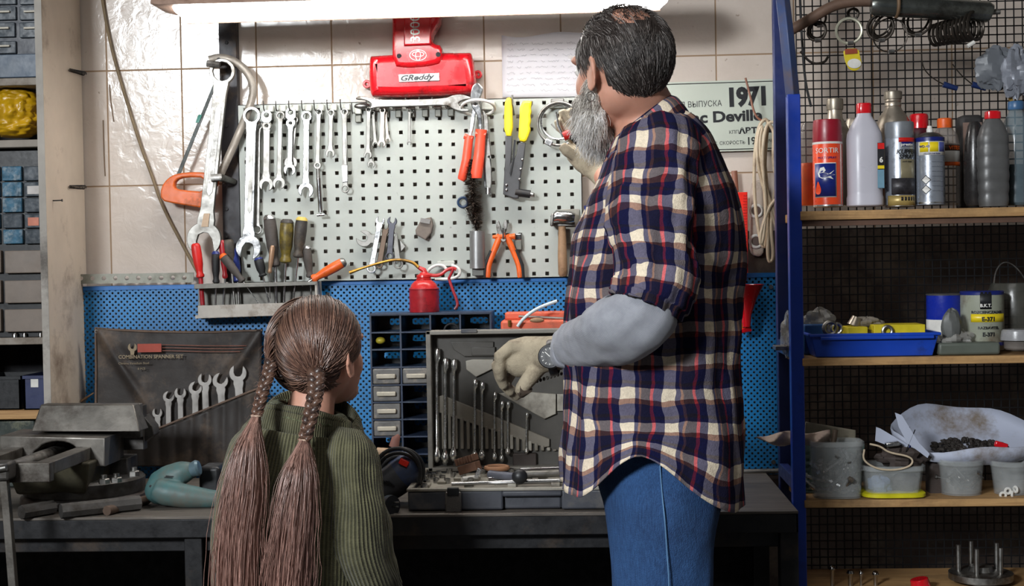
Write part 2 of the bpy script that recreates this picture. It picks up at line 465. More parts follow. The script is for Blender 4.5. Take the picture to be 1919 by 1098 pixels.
# perforated grey angle strip
m = MB(); Y = -.05
hl = [circ(152 + 21.5 * k, 521.5 - .12 * k, 4.2, 12) for k in range(10)]
plate(m, [[(143, 514), (363, 510.5), (363, 529), (143, 532)]] + hl, Y, .003, 0)
tag(m.build('slotted_angle_strip', mat('galvanised grey', (140, 140, 130), .5, .3, .25, 12, (96, 92, 80), 8, .5), smooth=False), 'grey slotted metal strip along the top of the left blue panel', 'metal strip')

# dark steel upright between hacksaw and pegboard
m = MB(); a = at(411, 50, -.02); b = at(447, 528, -.02)
m.bx(a.x, at(444, 50, -.02).x, -.03, -.001, b.z, a.z + .06)
for q in range(9):
    p = at(425, 80 + q * 52, -.03); m.cyl((p.x, -.033, p.z), (p.x, -.028, p.z), .005, .005, 10, 1)
tag(m.build('steel_upright', [mat('black grimy steel', (38, 36, 40), .5, .2, .4, 9, (92, 74, 60), 7, .35, .4, 40), RUBBER], bevel=.002), 'grimy black steel upright on the tiles left of the grey pegboard', 'metal upright')

# cable on the tiles
def pcurve(pts, Y, it=3): return [at(x, y, Y if not hasattr(Y, '__len__') else Y[0]) for x, y in smooth_loop(pts, it, False)]
m = MB().tube(pcurve([(190, -10), (204, 70), (222, 140), (262, 270), (285, 330), (303, 385), (348, 470), (372, 514)], -.008), .0042, 8)
tag(m.build('wall_cable', mat('dirty beige cable', (122, 104, 78), .6, 0, .3)), 'brown cable running diagonally down the tiles beside the hacksaw', 'cable')
m = MB().tube(pcurve([(193, 225), (195, 300), (197, 330)], -.003), .0013, 6)
tag(m.build('thin_wire', mat('rusty wire', (110, 86, 62), .7)), 'short thin rusty wire hanging on the tiles right of the cream post', 'wire')
m = MB().tube(pcurve([(205, 158), (207, 190), (213, 228)], -.003), .0012, 6)
tag(m.build('thin_wire', MC['rusty wire']), 'thin rusty wire crossing the tile joint left of the diagonal cable', 'wire')

# nail and wire coils on the cream end board of the left shelving (the board itself is built with the shelving)
SY = -.28
EX = at(88, 400, SY).x; ET = 12.5 * sc(SY)
n = atx(99, 376, EX); 
m = MB().cyl(n, n + Vector((.026, -.006, .0)), .0016, .0016, 8).cyl(n + Vector((.0255, -.006, 0)), n + Vector((.027, -.006, 0)), .0036, .0036, 10)
tag(m.build('bent_nail', DARK), 'nail sticking out of the cream end board of the left shelving', 'nail')
for (y0, y1, lab) in ((131, 138, 'upper small coil of dark wire at the back edge of the cream end board'), (350, 351, 'lower small coil of dark wire at the back edge of the cream end board')):
    m = MB(); pts = []; A = atx(130, y0, EX + .006); B = at(158, y1, -.006)
    for k in range(90):
        u = k / 89; c = A.lerp(B, u); r = .0035 + .0022 * u; pts.append(c + Vector((r * sin(k * .8), .001 * cos(k * .8), r * cos(k * .8))))
    m.tube(pts, .0013, 6)
    tag(m.build('wire_coil', DARK), lab, 'wire coil')

# ================================================================== lamp
LY = -.36
a = at(285, 30, LY); b = at(1265, -2, LY); k = sc(LY)
zc = (a.z + b.z) / 2 + .028; L0, L1 = a.x, b.x
t = thing('fluorescent_lamp', 'long fluorescent lamp with a dirty beige housing and glowing tube cover over the workbench', 'lamp', ((L0 + L1) / 2, LY, zc))
HOUS = mat('dirty beige lamp housing', (168, 140, 124), .5, 0, .2, 8, (104, 80, 66), 5, .5, .2, 40)
m = MB()
prof = [(-.075, -.012), (.075, -.012), (.062, .03), (.03, .05), (-.03, .05), (-.062, .03)]
def barprof(mb, x0, x1, prof, yc, zc, ins=0.0, mi=0):
    r0 = [Vector((x0, yc + y, zc + z)) for y, z in prof]; r1 = [Vector((x1, yc + y, zc + z)) for y, z in prof]
    ra = [Vector((x0 - ins, yc + y * .8, zc + z * .55)) for y, z in prof]; rb = [Vector((x1 + ins, yc + y * .8, zc + z * .55)) for y, z in prof]
    rr = ([ra] if ins else []) + [r0, r1] + ([rb] if ins else [])
    return loft(mb, rr, (True, True), mi)
barprof(m, L0 + .03, L1 - .02, prof, LY + .03, zc, .025)
for u in (.06, .33, .6, .88):
    x = L0 + (L1 - L0) * u; m.bx(x, x + .028, LY - .052, LY - .034, zc + .0, zc + .022)
m.bx(L0 + .06, L1 - .03, LY + .03 + .060, LY + .03 + .064, zc - .037, zc)  # unseen rear skirt added to keep lamp light off the upper wall
m.build('housing', HOUS, t, bevel=.003)
t2 = NT('glowing lamp cover'); t2.b.inputs['Base Color'].default_value = (.9, .9, .9, 1)
t2.b.inputs['Emission Color'].default_value = (1, .975, .93, 1); t2.b.inputs['Emission Strength'].default_value = TUBE_STRENGTH
m = MB(); dp = [(-.058, -.012), (-.053, -.028), (-.035, -.038), (.035, -.038), (.053, -.028), (.058, -.012)]
barprof(m, L0 + .075, L1 - .035, dp, LY + .03, zc, .02)
m.build('diffuser', t2.m, t, sharp=60)
for u in (.2, .8): MB().cyl((L0 + (L1 - L0) * u, LY + .03, zc + .05), (L0 + (L1 - L0) * u, LY + .03, 3.0), .004).build('hanging_rod', DARK, t)

# ================================================================== workbench
BZ = at(900, 963, -.70).z
bl = -1.75; br = at(1480, 500, -.60).x - .003
t = thing('workbench', 'long dark workbench with an oily top and black steel frame', 'workbench', ((bl + br) / 2, -.4, 0))
m = MB(); m.bx(bl, br, -.70, -.125, BZ - .006, BZ).build('bench_top', BENCHWOOD, t, bevel=.001)
m = MB(); m.bx(bl, br, -.698, -.692, BZ - .048, BZ - .006); m.bx(bl, br, -.13, -.125, BZ - .048, BZ - .006)
m.bx(br - .006, br, -.698, -.13, BZ - .048, BZ - .006)
m.bx(bl, br, -.66, -.62, BZ - .085, BZ - .05)
m.build('apron', DARK, t, bevel=.002)
for x in (at(361, 1040, -.69).x, at(1480, 1040, -.69).x, bl + .05):
    for y in (-.665, -.16):
        MB().bx(x - .02, x + .02, y - .02, y + .02, 0, BZ - .048).build('leg', DARK, t, bevel=.002)
m = MB(); m.bx(bl, br - .01, -.14, -.13, .02, BZ - .09).build('shade_sheet', mat('underbench shade black', (16, 15, 15), .85), t)  # black sheet added to keep the space under the bench dark
MB().bx(bl + .02, br - .03, -.66, -.15, .10, .115).build('lower_shelf', mat('underbench shade black', (16, 15, 15), .85), t)  # shelf shares the sheet's black, which stands in for shade
tag(MB().tube([at(1385, 884, -.14), at(1484, 882, -.14)], .007, 12).build('metal_pipe', STEELD), 'grey metal pipe lying along the back of the bench by the blue rack', 'pipe')

# ================================================================== blue rack at the right
RF, RB = -.60, -.33
x_l = at(1480, 500, RF).x; pw = 24 * sc(RF)
rk = thing('storage_rack', 'blue steel storage rack with black wire mesh back and three pine shelves', 'rack', (x_l + .5, (RF + RB) / 2, 0))
RX1 = at(1919, 500, RF).x + .25
zk = at(1492, 176, RF).z
MB().bx(x_l, x_l + pw, RF, RF + .03, 0, zk).build('upright', BLUEP, rk, bevel=.002)
MB().bx(RX1, RX1 + pw, RF, RF + .03, 0, zk).build('upright', BLUEP, rk, bevel=.002)
bxx = at(1456, 500, RB - .03).x
MB().bx(bxx, bxx + .034, RB - .03, RB, 0, at(1465, -120, RB).z).build('upright', mat('dark blue steel', (26, 40, 96), .45, 0, .2), rk, bevel=.002)
MB().bx(RX1, RX1 + .034, RB - .03, RB, 0, at(1465, -120, RB).z).build('upright', MC['dark blue steel'], rk, bevel=.002)
m = MB(); ta = at(1462, -60, RF + .2); tb = Vector((x_l + pw / 2, RF + .016, zk - .005))
m.tube([tb, at(1474, 60, RF + .012), at(1466, -10, RF + .03), at(1455, -110, RF + .2)], [.0165] * 4, 4).build('bent_top_arm', mat('worn blue steel', (52, 70, 112), .5, 0, .3, 9, (90, 74, 66), 5, .5), rk, bevel=.002)
m = MB()
for z in (at(1500, 655, RF).z - .02, at(1500, 905, RF).z - .02):
    m = MB(); m.bx(x_l + .003, x_l + pw - .006, RF + .03, RB - .03, z, z + .03); m.build('side_rail', MC['dark blue steel'], rk, bevel=.001)
# mesh
MY = RB + .012; mp_ = 15.25 * sc(MY)
x0 = at(1498, 500, MY).x; x1 = RX1; za = at(1700, 1180, MY).z; zz = at(1700, -60, MY).z
m = MB(); nx = int((x1 - x0) / mp_); nz = int((zz - za) / mp_)
WR = .0017
for i in range(nx + 1):
    x = x0 + i * mp_; m.tube([(x, MY, za), (x, MY, zz)], WR, 5)
for j in range(nz + 1):
    z = za + j * mp_; m.tube([(x0, MY - .002, z), (x1, MY - .002, z)], WR, 5)
m.build('wire_mesh', mat('black mesh wire', (28, 28, 30), .5, .3), rk)
MB().bx(at(1388, 470, -.012).x, WX1 - .01, -.012, -.002, 0, at(1450, 432, -.012).z).build('brown_shade_board', mat('dark brown wall and shade', (62, 50, 44), .8, 0, .3, 8, (96, 84, 72), 5, .4), rk)  # added board: brown wall tone with the shelf's shade put into its colour
SHZ = []
for i, yy in enumerate((392, 669, 936)):
    z = at(1700, yy, RF - .005).z; SHZ.append(z)
    MB().bx(x_l + pw - .004, RX1, RF - .005, RB - .01, z - (.017 if i else .02), z).build('shelf', SHELFWOOD, rk, bevel=.0015)
zlow = at(1700, 1112, RF).z
MB().bx(x_l + pw - .004, RX1, RF - .005, RB - .01, zlow - .02, zlow).build('shelf', SHELFWOOD, rk, bevel=.0015)
m = MB(); m.bx(x_l + pw, RX1, RF + .005, RF + .03, SHZ[0] - .033, SHZ[0] - .02).build('shelf_rail', mat('brown wood rail', (92, 66, 52), .7), rk)
# brown slanted bar at top left of rack
m = MB().tube(pcurve([(1472, 62), (1515, 38), (1560, 10), (1600, 2), (1640, 3)], -.45), .0125, 10, nrm=(0, 1, 0))
tag(m.build('curved_bar', mat('rusty brown bar', (110, 86, 72), .6, .2, .3)), 'rusty brown curved bar lying across the top left corner of the rack', 'bar')

# ================================================================== tools on the wall
def endarc(c, ax, kind, r, w, ang=0.0, n=22, gap=.95, side=1):
    """outline points round one spanner end; c centre, ax outward unit axis (pixels)"""
    pts = []; th0 = math.asin(min(w / r, .95)); px_, py_ = -ax[1], ax[0]
    def P(rad, phi): return (c[0] + rad * (cos(phi) * ax[0] + sin(phi) * px_), c[1] + rad * (cos(phi) * ax[1] + sin(phi) * py_))
    def Q(u, v): return (c[0] + u * ax[0] + v * px_, c[1] + u * ax[1] + v * py_)
    pts.append(Q(-r * 1.75, -w))
    if kind == 'open': pts.append(Q(-r * 1.15, -w * 1.3))
    a0 = -(pi - th0 - .12)
    if kind == 'ring':
        for i in range(n + 1): pts.append(P(r, a0 + (-2 * a0) * i / n))
    else:
        g = r * gap / 2; m = math.asin(g / r); a1 = ang - m; a2 = ang + m
        for i in range(n // 2 + 1): pts.append(P(r * (1 + .06 * i / (n // 2)), a0 + (a1 - a0) * i / (n // 2)))
        def S(u, v): return Q(u * cos(ang) - v * sin(ang), u * sin(ang) + v * cos(ang))
        pts += [S(.1 * r, -g), S(-.28 * r, -g * .62), S(-.36 * r, 0), S(-.28 * r, g * .62), S(.1 * r, g)]
        for i in range(n // 2 + 1): pts.append(P(r * (1.06 - .06 * i / (n // 2)), a2 + (-a0 - a2) * i / (n // 2)))
        pts.append(Q(-r * 1.15, w * 1.3))
    pts.append(Q(-r * 1.75, w)); return pts
def spanner(A, ea, B, eb, w, Y, label, m=None, thick=.006, group=None, panel=False, name='combination_spanner', cat='spanner', build=True, mb=None):
    """ea/eb: ('ring', r, hole) or ('open', r, angle)"""
    m = m or SATIN
    dx, dy = B[0] - A[0], B[1] - A[1]; L = sqrt(dx * dx + dy * dy); ax = (dx / L, dy / L)
    out = endarc(A, (-ax[0], -ax[1]), ea[0], ea[1], w, ea[2] if ea[0] == 'open' else 0) + endarc(B, ax, eb[0], eb[1], w, eb[2] if eb[0] == 'open' else 0)
    loops = [out]
    if ea[0] == 'ring': loops.append(circ(A[0], A[1], ea[2], 12))
    if eb[0] == 'ring': loops.append(circ(B[0], B[1], eb[2], 12))
    mb = mb or MB(); plate(mb, loops, Y, thick, min(.0012, thick * .3))
    k = sc(Y)
    for c, e in ((A, ea), (B, eb)):
        if e[0] == 'ring':
            mb.torus(at(c[0], c[1], Y), (e[1] + e[2]) / 2 * k, [(e[1] - e[2]) / 2 * k * 1.15] * 24, seg=24, ts=6)
    if not build: return mb
    o = mb.build(name, m, sharp=30); tag(o, label, cat, group)
    if panel:
        pm = MB(); a = (A[0] + dx * .22, A[1] + dy * .22); b = (A[0] + dx * .72, A[1] + dy * .72); q = w * .45
        n_ = (-ax[1], ax[0]); lp = [(a[0] + n_[0] * q, a[1] + n_[1] * q), (b[0] + n_[0] * q, b[1] + n_[1] * q), (b[0] + ax[0] * q * 1.5, b[1] + ax[1] * q * 1.5), (b[0] - n_[0] * q, b[1] - n_[1] * q), (a[0] - n_[0] * q, a[1] - n_[1] * q), (a[0] - ax[0] * q * 1.5, a[1] - ax[1] * q * 1.5)]
        plate(pm, [lp], Y - thick / 2 - .0004, .0016, .0006)
        pm.build('raised_panel', STEELD if m is SATIN else SATIN, o)
    return o

YT = PY - .022
# hooks
def hook(x, y):
    b = at(x, y, PY); t = thing('tool_hook', 'small pale hook bracket clipped along the top row of the pegboard', 'hook', b, 'small hooks along the pegboard top')
    MB().box(b + Vector((0, -.008, .006)), (.019, .016, .018)).build('clip', mat('pale grey hook paint', (186, 188, 180), .45), t, bevel=.003)
    MB().box(b + Vector((0, -.005, -.014)), (.016, .010, .020)).build('lower_clip', mat('hook grey metal', (112, 112, 104), .45, .4), t, bevel=.002)
    MB().tube([b + Vector((-.009, -.012, .002)), b + Vector((-.011, -.03, -.002)), b + Vector((-.0115, -.036, .004)), b + Vector((-.012, -.038, .024))], .0017, 8).build('pin', STEELD, t)
    return t
hk = hook(508, 209)
def dup(root, loc, rotz=None, label=None, group=None):
    r = root.copy(); COL.objects.link(r); r.location = loc; WL[r.name] = Vector(loc)
    if rotz is not None: r.rotation_euler = (0, 0, rotz)
    if label: r['label'] = label
    if group: r['group'] = group
    for ch in list(root.children):
        c = ch.copy(); COL.objects.link(c); c.parent = r
        for g in ch.children:
            d = g.copy(); COL.objects.link(d); d.parent = c
    return r
for x, hl in ((531, 'holding the slim spanner between the flex head ones'), (555, 'holding the shorter flex head spanner'), (579, 'holding the medium widest jawed spanner'), (602, 'holding the ring spanner with the socket bar'), (626, 'holding the short combination spanner'), (651, 'holding the dark inlaid ring spanner'), (699, 'holding the narrow spanner and small tilted one'), (724, 'holding the pale short spanners'), (747, 'empty, first one right of the pale short spanners'), (772, 'holding the smallest spanner'), (797, 'empty, third from the right under the red cover'), (821, 'empty, second from the right under the red cover'), (845, 'empty, rightmost under the red cover')):
    dup(hk, at(x, 209 - (x - 508) * .022, PY), label='small pale hook ' + hl)
hk['label'] = 'small pale hook holding the leftmost flex head spanner'

# hanging spanners
G = 'spanners hanging on the pegboard'
spanner((417, 134), ('ring', 24, 18), (383, 447), ('open', 31, -.25), 12.5, -.088, 'largest combination spanner, hanging over the orange hacksaw handle', SATIN, .013, panel=True)
MB_ = MB(); plate(MB_, [[(382, 400), (393, 400), (390, 425), (377, 425)]], -.0965, .0012); tag(MB_.build('masking_tape', TAPE), 'strip of old masking tape stuck on the largest spanner', 'tape')
spanner((472, 217), ('ring', 16.5, 11.5), (466, 463), ('open', 23, .15), 9, YT - .01, 'second largest combination spanner, hanging at the left edge of the pegboard', CHROME, .010, panel=True)
spanner((484, 235), ('ring', 9, 6), (482, 430), ('ring', 9, 6), 4.5, YT + .006, 'slim ring spanner half hidden behind the second largest spanner', STEELD, .006, name='ring_spanner')
def flexhead(A, B, J, lab, w, m):
    t = spanner((A[0], A[1] + 20), ('ring', 9.5, 2.5), B, ('open', J, .12), w, YT, lab, m, .006, G, name='flex_head_spanner')
    q = MB(); plate(q, [smooth_loop([(A[0] - 9, A[1] - 9), (A[0] + 9, A[1] - 9), (A[0] + 10, A[1] + 14), (A[0] - 10, A[1] + 14)], 1), circ(A[0], A[1], 5, 12)], YT - .003, .008, .001); q.build('ratchet_head', STEEL, t)
flexhead((500, 216), (499, 345), 13, 'flex head spanner, first small one right of the second largest spanner', 6, SATIN)
spanner((525.5, 217), ('ring', 8.5, 5), (523, 343), ('open', 11.5, .1), 4.3, YT - .004, 'slim combination spanner hanging between the two flex head spanners', SATIN, .006, G)
flexhead((545, 211), (543, 318), 11, 'shorter flex head spanner, third small one from the left', 4.2, CHROME)
q = spanner((553, 225), ('ring', 6, 3), (545, 305), ('open', 12, 0), 4, YT + .008, 'dark brown spanner hidden behind the shorter flex head spanner', STEELD, .005, G)
spanner((574.5, 218), ('ring', 10, 6), (573.5, 356), ('open', 14, .15), 5.4, YT - .003, 'medium combination spanner with the widest jaw among the small hanging ones', CHROME, .007, G, panel=True)
spanner((597.5, 210), ('ring', 7, 4), (595, 310), ('ring', 7.5, 3), 4, YT, 'double ended ring spanner with a socket bar hanging at its lower end', SATIN, .005, G, name='ring_spanner')
t = thing('sliding_bar', 'steel extension bar with a socket head hanging under a ring spanner', 'extension bar', at(600, 402, YT))
m = MB().tube([at(596, 316, YT - .008), at(597, 336, YT - .008)], .0055, 12).build('drive_end', STEELD, t)
MB().tube([at(597, 334, YT - .008), at(601, 398, YT - .008)], .0062, 12).build('bar', CHROME, t)
MB().tube([at(594, 403, YT - .008), at(608, 402, YT - .008)], .004, 10).build('foot', CHROME, t)
spanner((620.5, 212), ('ring', 7, 4), (619, 287), ('open', 8.5, 0), 4, YT, 'short combination spanner hanging two left of the brown inlaid spanner', SATIN, .005, G)
q = spanner((645.5, 210), ('ring', 7.5, 4), (647, 354), ('ring', 7.5, 5), 4.6, YT - .003, 'offset ring spanner with dark inlay, rightmost before the big horizontal spanner', SATIN, .006, G, name='ring_spanner')
m = MB(); plate(m, [[(642.5, 258), (647, 258), (649.5, 308), (645.5, 308)]], YT - .0075, .002); m.build('dark_inlay', STEELD, q)
m = MB(); plate(m, [[(640.5, 310), (651.5, 310), (652, 340), (642.5, 342)]], YT - .006, .009, .001); m.build('ferrule', STEEL, q)
spanner((691, 206), ('ring', 5.5, 3), (689.5, 290), ('open', 7.5, .1), 3.8, YT, 'narrow combination spanner on the first hook left of the red cover', SATIN, .005, G)
spanner((699, 212), ('ring', 4.5, 2.5), (703.5, 270), ('open', 6, .1), 3, YT + .008, 'small tilted spanner behind the narrow one, jaw to the right', SATIN, .004, G)
spanner((694, 262), ('ring', 4, 2), (695.5, 308), ('open', 7, 0), 2.4, YT + .007, 'tiny spanner hanging lowest under the narrow spanner', SATIN, .004, G)
spanner((717, 207), ('ring', 5.8, 3.2), (715.5, 269), ('open', 7, .1), 4, YT, 'pale short combination spanner hanging in front of a thinner tilted one', mat('pale nickel', (212, 198, 186), .35, .8), .005, G)
spanner((722, 212), ('ring', 4, 2), (727, 262), ('open', 5, .1), 2.6, YT + .008, 'thin tilted pale spanner behind the pale short one', MC['pale nickel'], .004, G)
spanner((767.5, 208), ('ring', 4, 2), (767, 268), ('open', 4.5, 0), 2.6, YT, 'smallest spanner, hanging alone under the red engine cover', SATIN, .004, G)
# horizontal open ended spanner: resting on the hooks
def dbl(): 
    mb = MB(); out = smooth_loop([(667, 183), (675, 180), (690, 182), (706, 187), (770, 187), (834, 185), (850, 178), (866, 177), (882, 182), (890, 187), (876, 186), (864, 189), (858, 195), (866, 203), (880, 206), (876, 210), (860, 209), (846, 203), (836, 197), (770, 200), (712, 201), (700, 203), (692, 205), (698, 196), (690, 190), (680, 187), (668, 187)], 1)
    plate(mb, [out], YT - .012, .011, .002); return mb
tag(dbl().build('open_ended_spanner', STEELD, sharp=30), 'big dull open ended spanner lying horizontally on the hooks under the red cover', 'spanner')
m = MB(); m.ell(at(677, 199, YT), (.02, .008, .009)).build
tag(MB().ell(at(679, 199, PY - .012), (.022, .010, .009)).build('rubber_knob', STEELD), 'rounded grey knob under the left end of the horizontal spanner', 'knob')
m = MB(); pm = at(673, 216, PY); t = dup(hk, at(672, 213, PY), label='small hook under the rounded grey knob, left of the red cover')

# group of spanners in the middle of the board
G2 = 'spanners bunched on one hook low on the pegboard'
spanner((683, 447), ('open', 15, .5), (738, 449), ('open', 6, 0), 6.5, YT + .006, 'pale open ended spanner lying sideways with its jaw at the left of the bunch', SATIN, .006, G2, name='open_ended_spanner')
spanner((712.5, 414), ('open', 8.5, 0), (696, 503), ('ring', 9, 5), 5, YT - .014, 'steep spanner at the left of the bunch, jaw up and ring at the bottom', STEEL, .006, G2)
spanner((723, 427), ('open', 7, 0), (711, 496), ('ring', 7, 4), 5, YT - .004, 'brownish spanner squeezed between the two upright ones of the bunch', mat('brown steel', (104, 88, 76), .4, .8, .2), .006, G2)
spanner((735, 415), ('open', 9, .1), (730, 480), ('ring', 8, 5), 5.2, YT - .015, 'dark spanner with its jaw up at the right of the bunch', mat('dark chrome', (84, 84, 90), .35, .9, .2), .006, G2)
spanner((740, 440), ('ring', 5, 2.5), (746.5, 495), ('ring', 9, 6.5), 5, YT - .009, 'pale ring spanner at the right of the bunch, ring at its lower end', SATIN, .006, G2, name='ring_spanner')
m = MB(); plate(m, [[(741, 452), (748, 447), (760, 462), (750, 474), (735, 472)]], YT + .004, .006, .001)
tag(m.build('scraper_blade', STEELD), 'dark triangular blade tip behind the bunch of spanners', 'blade')
# stone shaped abrasive
m = MB(); plate(m, [[(790, 411), (808, 407), (812, 420), (809, 436), (798, 450), (780, 440), (779, 431)]], PY - .012, .022, .004)
m.box(at(797, 414, PY - .026), (.026, .003, .012), Matrix.Rotation(.2, 3, 'Y'), 1)
tag(m.build('grinding_stone', [mat('grey brown stone', (118, 108, 100), .8, 0, .25, 25), mat('worn grey stone', (134, 132, 130), .8)]), 'angular grey brown grinding stone held on the pegboard, centre', 'stone')

# slip joint pliers with red handles hanging in a ring
t = thing('pliers', 'slip joint pliers with coral red handles hanging through a white ring', 'pliers', at(890, 335, YT))
m = MB(); plate(m, [smooth_loop([(886, 160), (895, 154), (899, 158), (906, 166), (903, 176), (897, 190), (902, 205), (905, 246), (897, 246), (895, 215), (886, 205), (881, 190), (882, 174)], 2), circ(891, 196, 2.4, 10)], YT - .022, .010, .002).build('upper_jaw', CHROME, t)
m = MB(); plate(m, [smooth_loop([(901, 158), (907, 168), (900, 185), (893, 205), (888, 240), (882, 262), (876, 262), (880, 240), (884, 205), (890, 190)], 2)], YT - .013, .008, .002).build('lower_jaw', STEEL, t)
m = MB().tube([at(x, y, YT - .013) for x, y in ((880, 254), (878, 266), (874, 300), (866, 334), (864, 338))], [.012, .0115, .012, .012, .009], 12, flat=.7)
m.tube([at(870, 255, YT - .013), at(885, 260, YT - .013)], .0075, 8).build('handle', CORAL, t)
m = MB().tube([at(x, y, YT - .024) for x, y in ((902, 243), (901, 255), (898, 290), (893, 325), (893, 334))], [.0155, .0125, .014, .0155, .013], 12, flat=.7)
m.tube([at(891, 251, YT - .024), at(910, 253, YT - .024)], .0075, 8).build('handle', CORAL, t)
t = thing('ring_hook', 'white oval ring hook holding the red handled pliers', 'hook', at(895, 212, PY))
kk = sc(YT); MB().torus(at(896, 202, YT - .014), 31 * kk, .004, Matrix.Rotation(R(68), 3, 'X'), 30, 8).build('ring', WHITEP, t)
MB().box(at(915, 198, PY - .008), (.036, .016, .022)).build('bracket', MC['pale grey hook paint'], t, bevel=.003)
# locking pliers arm behind
t = thing('locking_pliers', 'dull steel locking pliers arm hanging behind the red handled pliers', 'pliers', at(915, 360, YT))
m = MB(); plate(m, [smooth_loop([(903, 205), (911, 212), (915, 222), (916, 240), (921, 300), (922, 355), (912, 362), (908, 300), (905, 230)], 1), circ(917, 295, 2, 8)], YT - .006, .012, .002).build('arm', STEELD, t)
m = MB(); plate(m, [smooth_loop([(909, 240), (912, 242), (910, 330), (911, 370), (907, 345), (905, 300)], 1)], YT - .001, .005, .001).build('lever', CHROME, t)
MB().tube([at(915, 352, YT - .006), at(915, 364, YT - .006)], .008, 12).build('screw', STEEL, t)

# rivet gun
t = thing('rivet_gun', 'hand rivet gun with yellow grips and a dark body hanging upside down', 'rivet gun', at(955, 370, YT))
m = MB(); plate(m, [[(947, 255), (960, 255), (959, 290), (958, 305), (968, 290), (972, 268), (985, 268), (982, 300), (976, 330), (972, 372), (962, 372), (943, 364), (945, 330), (947, 300)]], YT - .01, .018, .003).build('body', mat('dark hammered grey', (74, 74, 76), .5, .3), t)
m = MB(); plate(m, [[(963, 262), (967, 263), (963, 300), (957, 330), (955, 325), (960, 300)]], YT - .021, .004).build('lever_edge', DARK, t)
m = MB(); plate(m, [smooth_loop([(948, 186), (954, 182), (960, 186), (962, 256), (945, 256), (945, 200)], 1)], YT - .01, .024, .006).build('fixed_grip', YELLOW, t)
m = MB(); plate(m, [smooth_loop([(975, 190), (997, 189), (997, 196), (995, 203), (997, 209), (994, 218), (996, 226), (993, 236), (995, 243), (992, 253), (986, 268), (971, 264), (973, 235)], 1)], YT - .012, .026, .006).build('finger_grip', YELLOW, t)
MB().tube([at(966, 360, YT - .012), at(994, 364, YT - .012)], .0105, 14).build('nose', DARK, t)
MB().tube([at(993, 364, YT - .012), at(999, 365, YT - .012)], .006, 12).build('nosepiece', STEEL, t)
for x, y in ((979, 299), (976, 317), (973.5, 336), (949, 356), (949, 347)): MB().ell(at(x, y, YT - .021), (.004, .003, .004), None, 12, 8).build('rivet', CHROME, t)
tag(MB().tube([at(960, 178, YT - .01), at(960, 196, YT - .01), at(963, 215, PY)], .0026, 8).build('peg_hook', STEELD), 'bent peg holding the yellow handled rivet gun', 'hook')

# strap / hose clamp rings hanging near the head
t = thing('oil_filter_wrench', 'round steel band clamps hanging at the right edge of the pegboard', 'clamp', at(1045, 270, YT))
MB().torus(at(1048, 232, YT - .012), 40 * kk, [.0035] * 40, None, 40, 8).build('outer_band', STEELD, t)
MB().torus(at(1047, 228, YT - .004), 33 * kk, [.003] * 40, None, 40, 8).build('inner_band', STEEL, t)
for x, y in ((1028, 267), (1077, 231)):
    MB().box(at(x, y, YT - .016), (.02, .012, .016), Matrix.Rotation(.5, 3, 'Y')).build('clamp_lug', STEEL, t, bevel=.002)
MB().box(at(1045, 190, YT - .005), (.035, .014, .014)).build('tension_block', STEELD, t, bevel=.003)
MB().tube(pcurve([(1033, 232), (1040, 240), (1050, 246), (1056, 248)], YT - .012, 2), .002, 6).build('wire_latch', STEELD, t)
tag(MB().box(at(1045, 196, PY - .008), (.05, .015, .018)).build('rail_hook', MC['pale grey hook paint'], bevel=.003), 'pale hook rail behind the round band clamps', 'hook')

# wire bottle brush with silver handle
t = thing('tube_brush', 'dark bristle tube brush standing in a silver metal tube', 'brush', at(894, 520, PY - .03))
m = MB(); MB_ = None
BYc = PY - .034; rnd = random.Random(3)
def axp(u): return at(884 + 12 * u - 4 * sin(u * 2.6), 300 + 130 * u, BYc)
br_ = MB()
for i in range(3200):
    u = rnd.random(); c = axp(u); a = rnd.random() * 2 * pi
    rad = (.013 + .014 * min(u * 2.2, 1)) * (.65 if u > .88 else 1) * rnd.uniform(.75, 1.15)
    d = Vector((cos(a), sin(a), rnd.uniform(-.35, .35))).normalized(); e = c + d * rad
    s_ = d.cross(Vector((0, 0, 1))).normalized() * .0013
    br_.add([c - s_, c + s_, e + s_ * .6, e - s_ * .6], [(0, 1, 2, 3)])
b_ = br_.build('bristles', mat('brown black bristle', (96, 80, 68), .8, 0, .5, 40), t, smooth=False); b_['kind'] = 'stuff'
MB().tube([axp(u / 12) for u in range(13)], .0045, 8).build('twisted_core', DARK, t)
MB().tube([at(894.5, 433, BYc), at(895, 503, BYc)], [.0205, .0205], 24).build('metal_tube', mat('brushed aluminium', (150, 150, 150), .38, .7, .1, 30), t)
MB().box(at(897, 508, PY - .02), (.032, .03, .024)).build('bracket', mat('grey hook block', (118, 120, 114), .5), t, bevel=.002)
tag(MB().torus(at(867.5, 379, PY - .01), 9 * sc(PY), [.0035] * 24, None, 24, 8).build('split_ring', mat('dark blue enamel', (40, 62, 92), .4)), 'small dark blue ring hooked left of the bristle brush', 'ring')
tag(MB().tube(pcurve([(870, 388), (876, 396), (882, 412), (886, 420)], PY - .008, 2), .0022, 6).build('wire_loop', STEELD), 'thin steel wire hanging from the dark blue ring', 'wire')

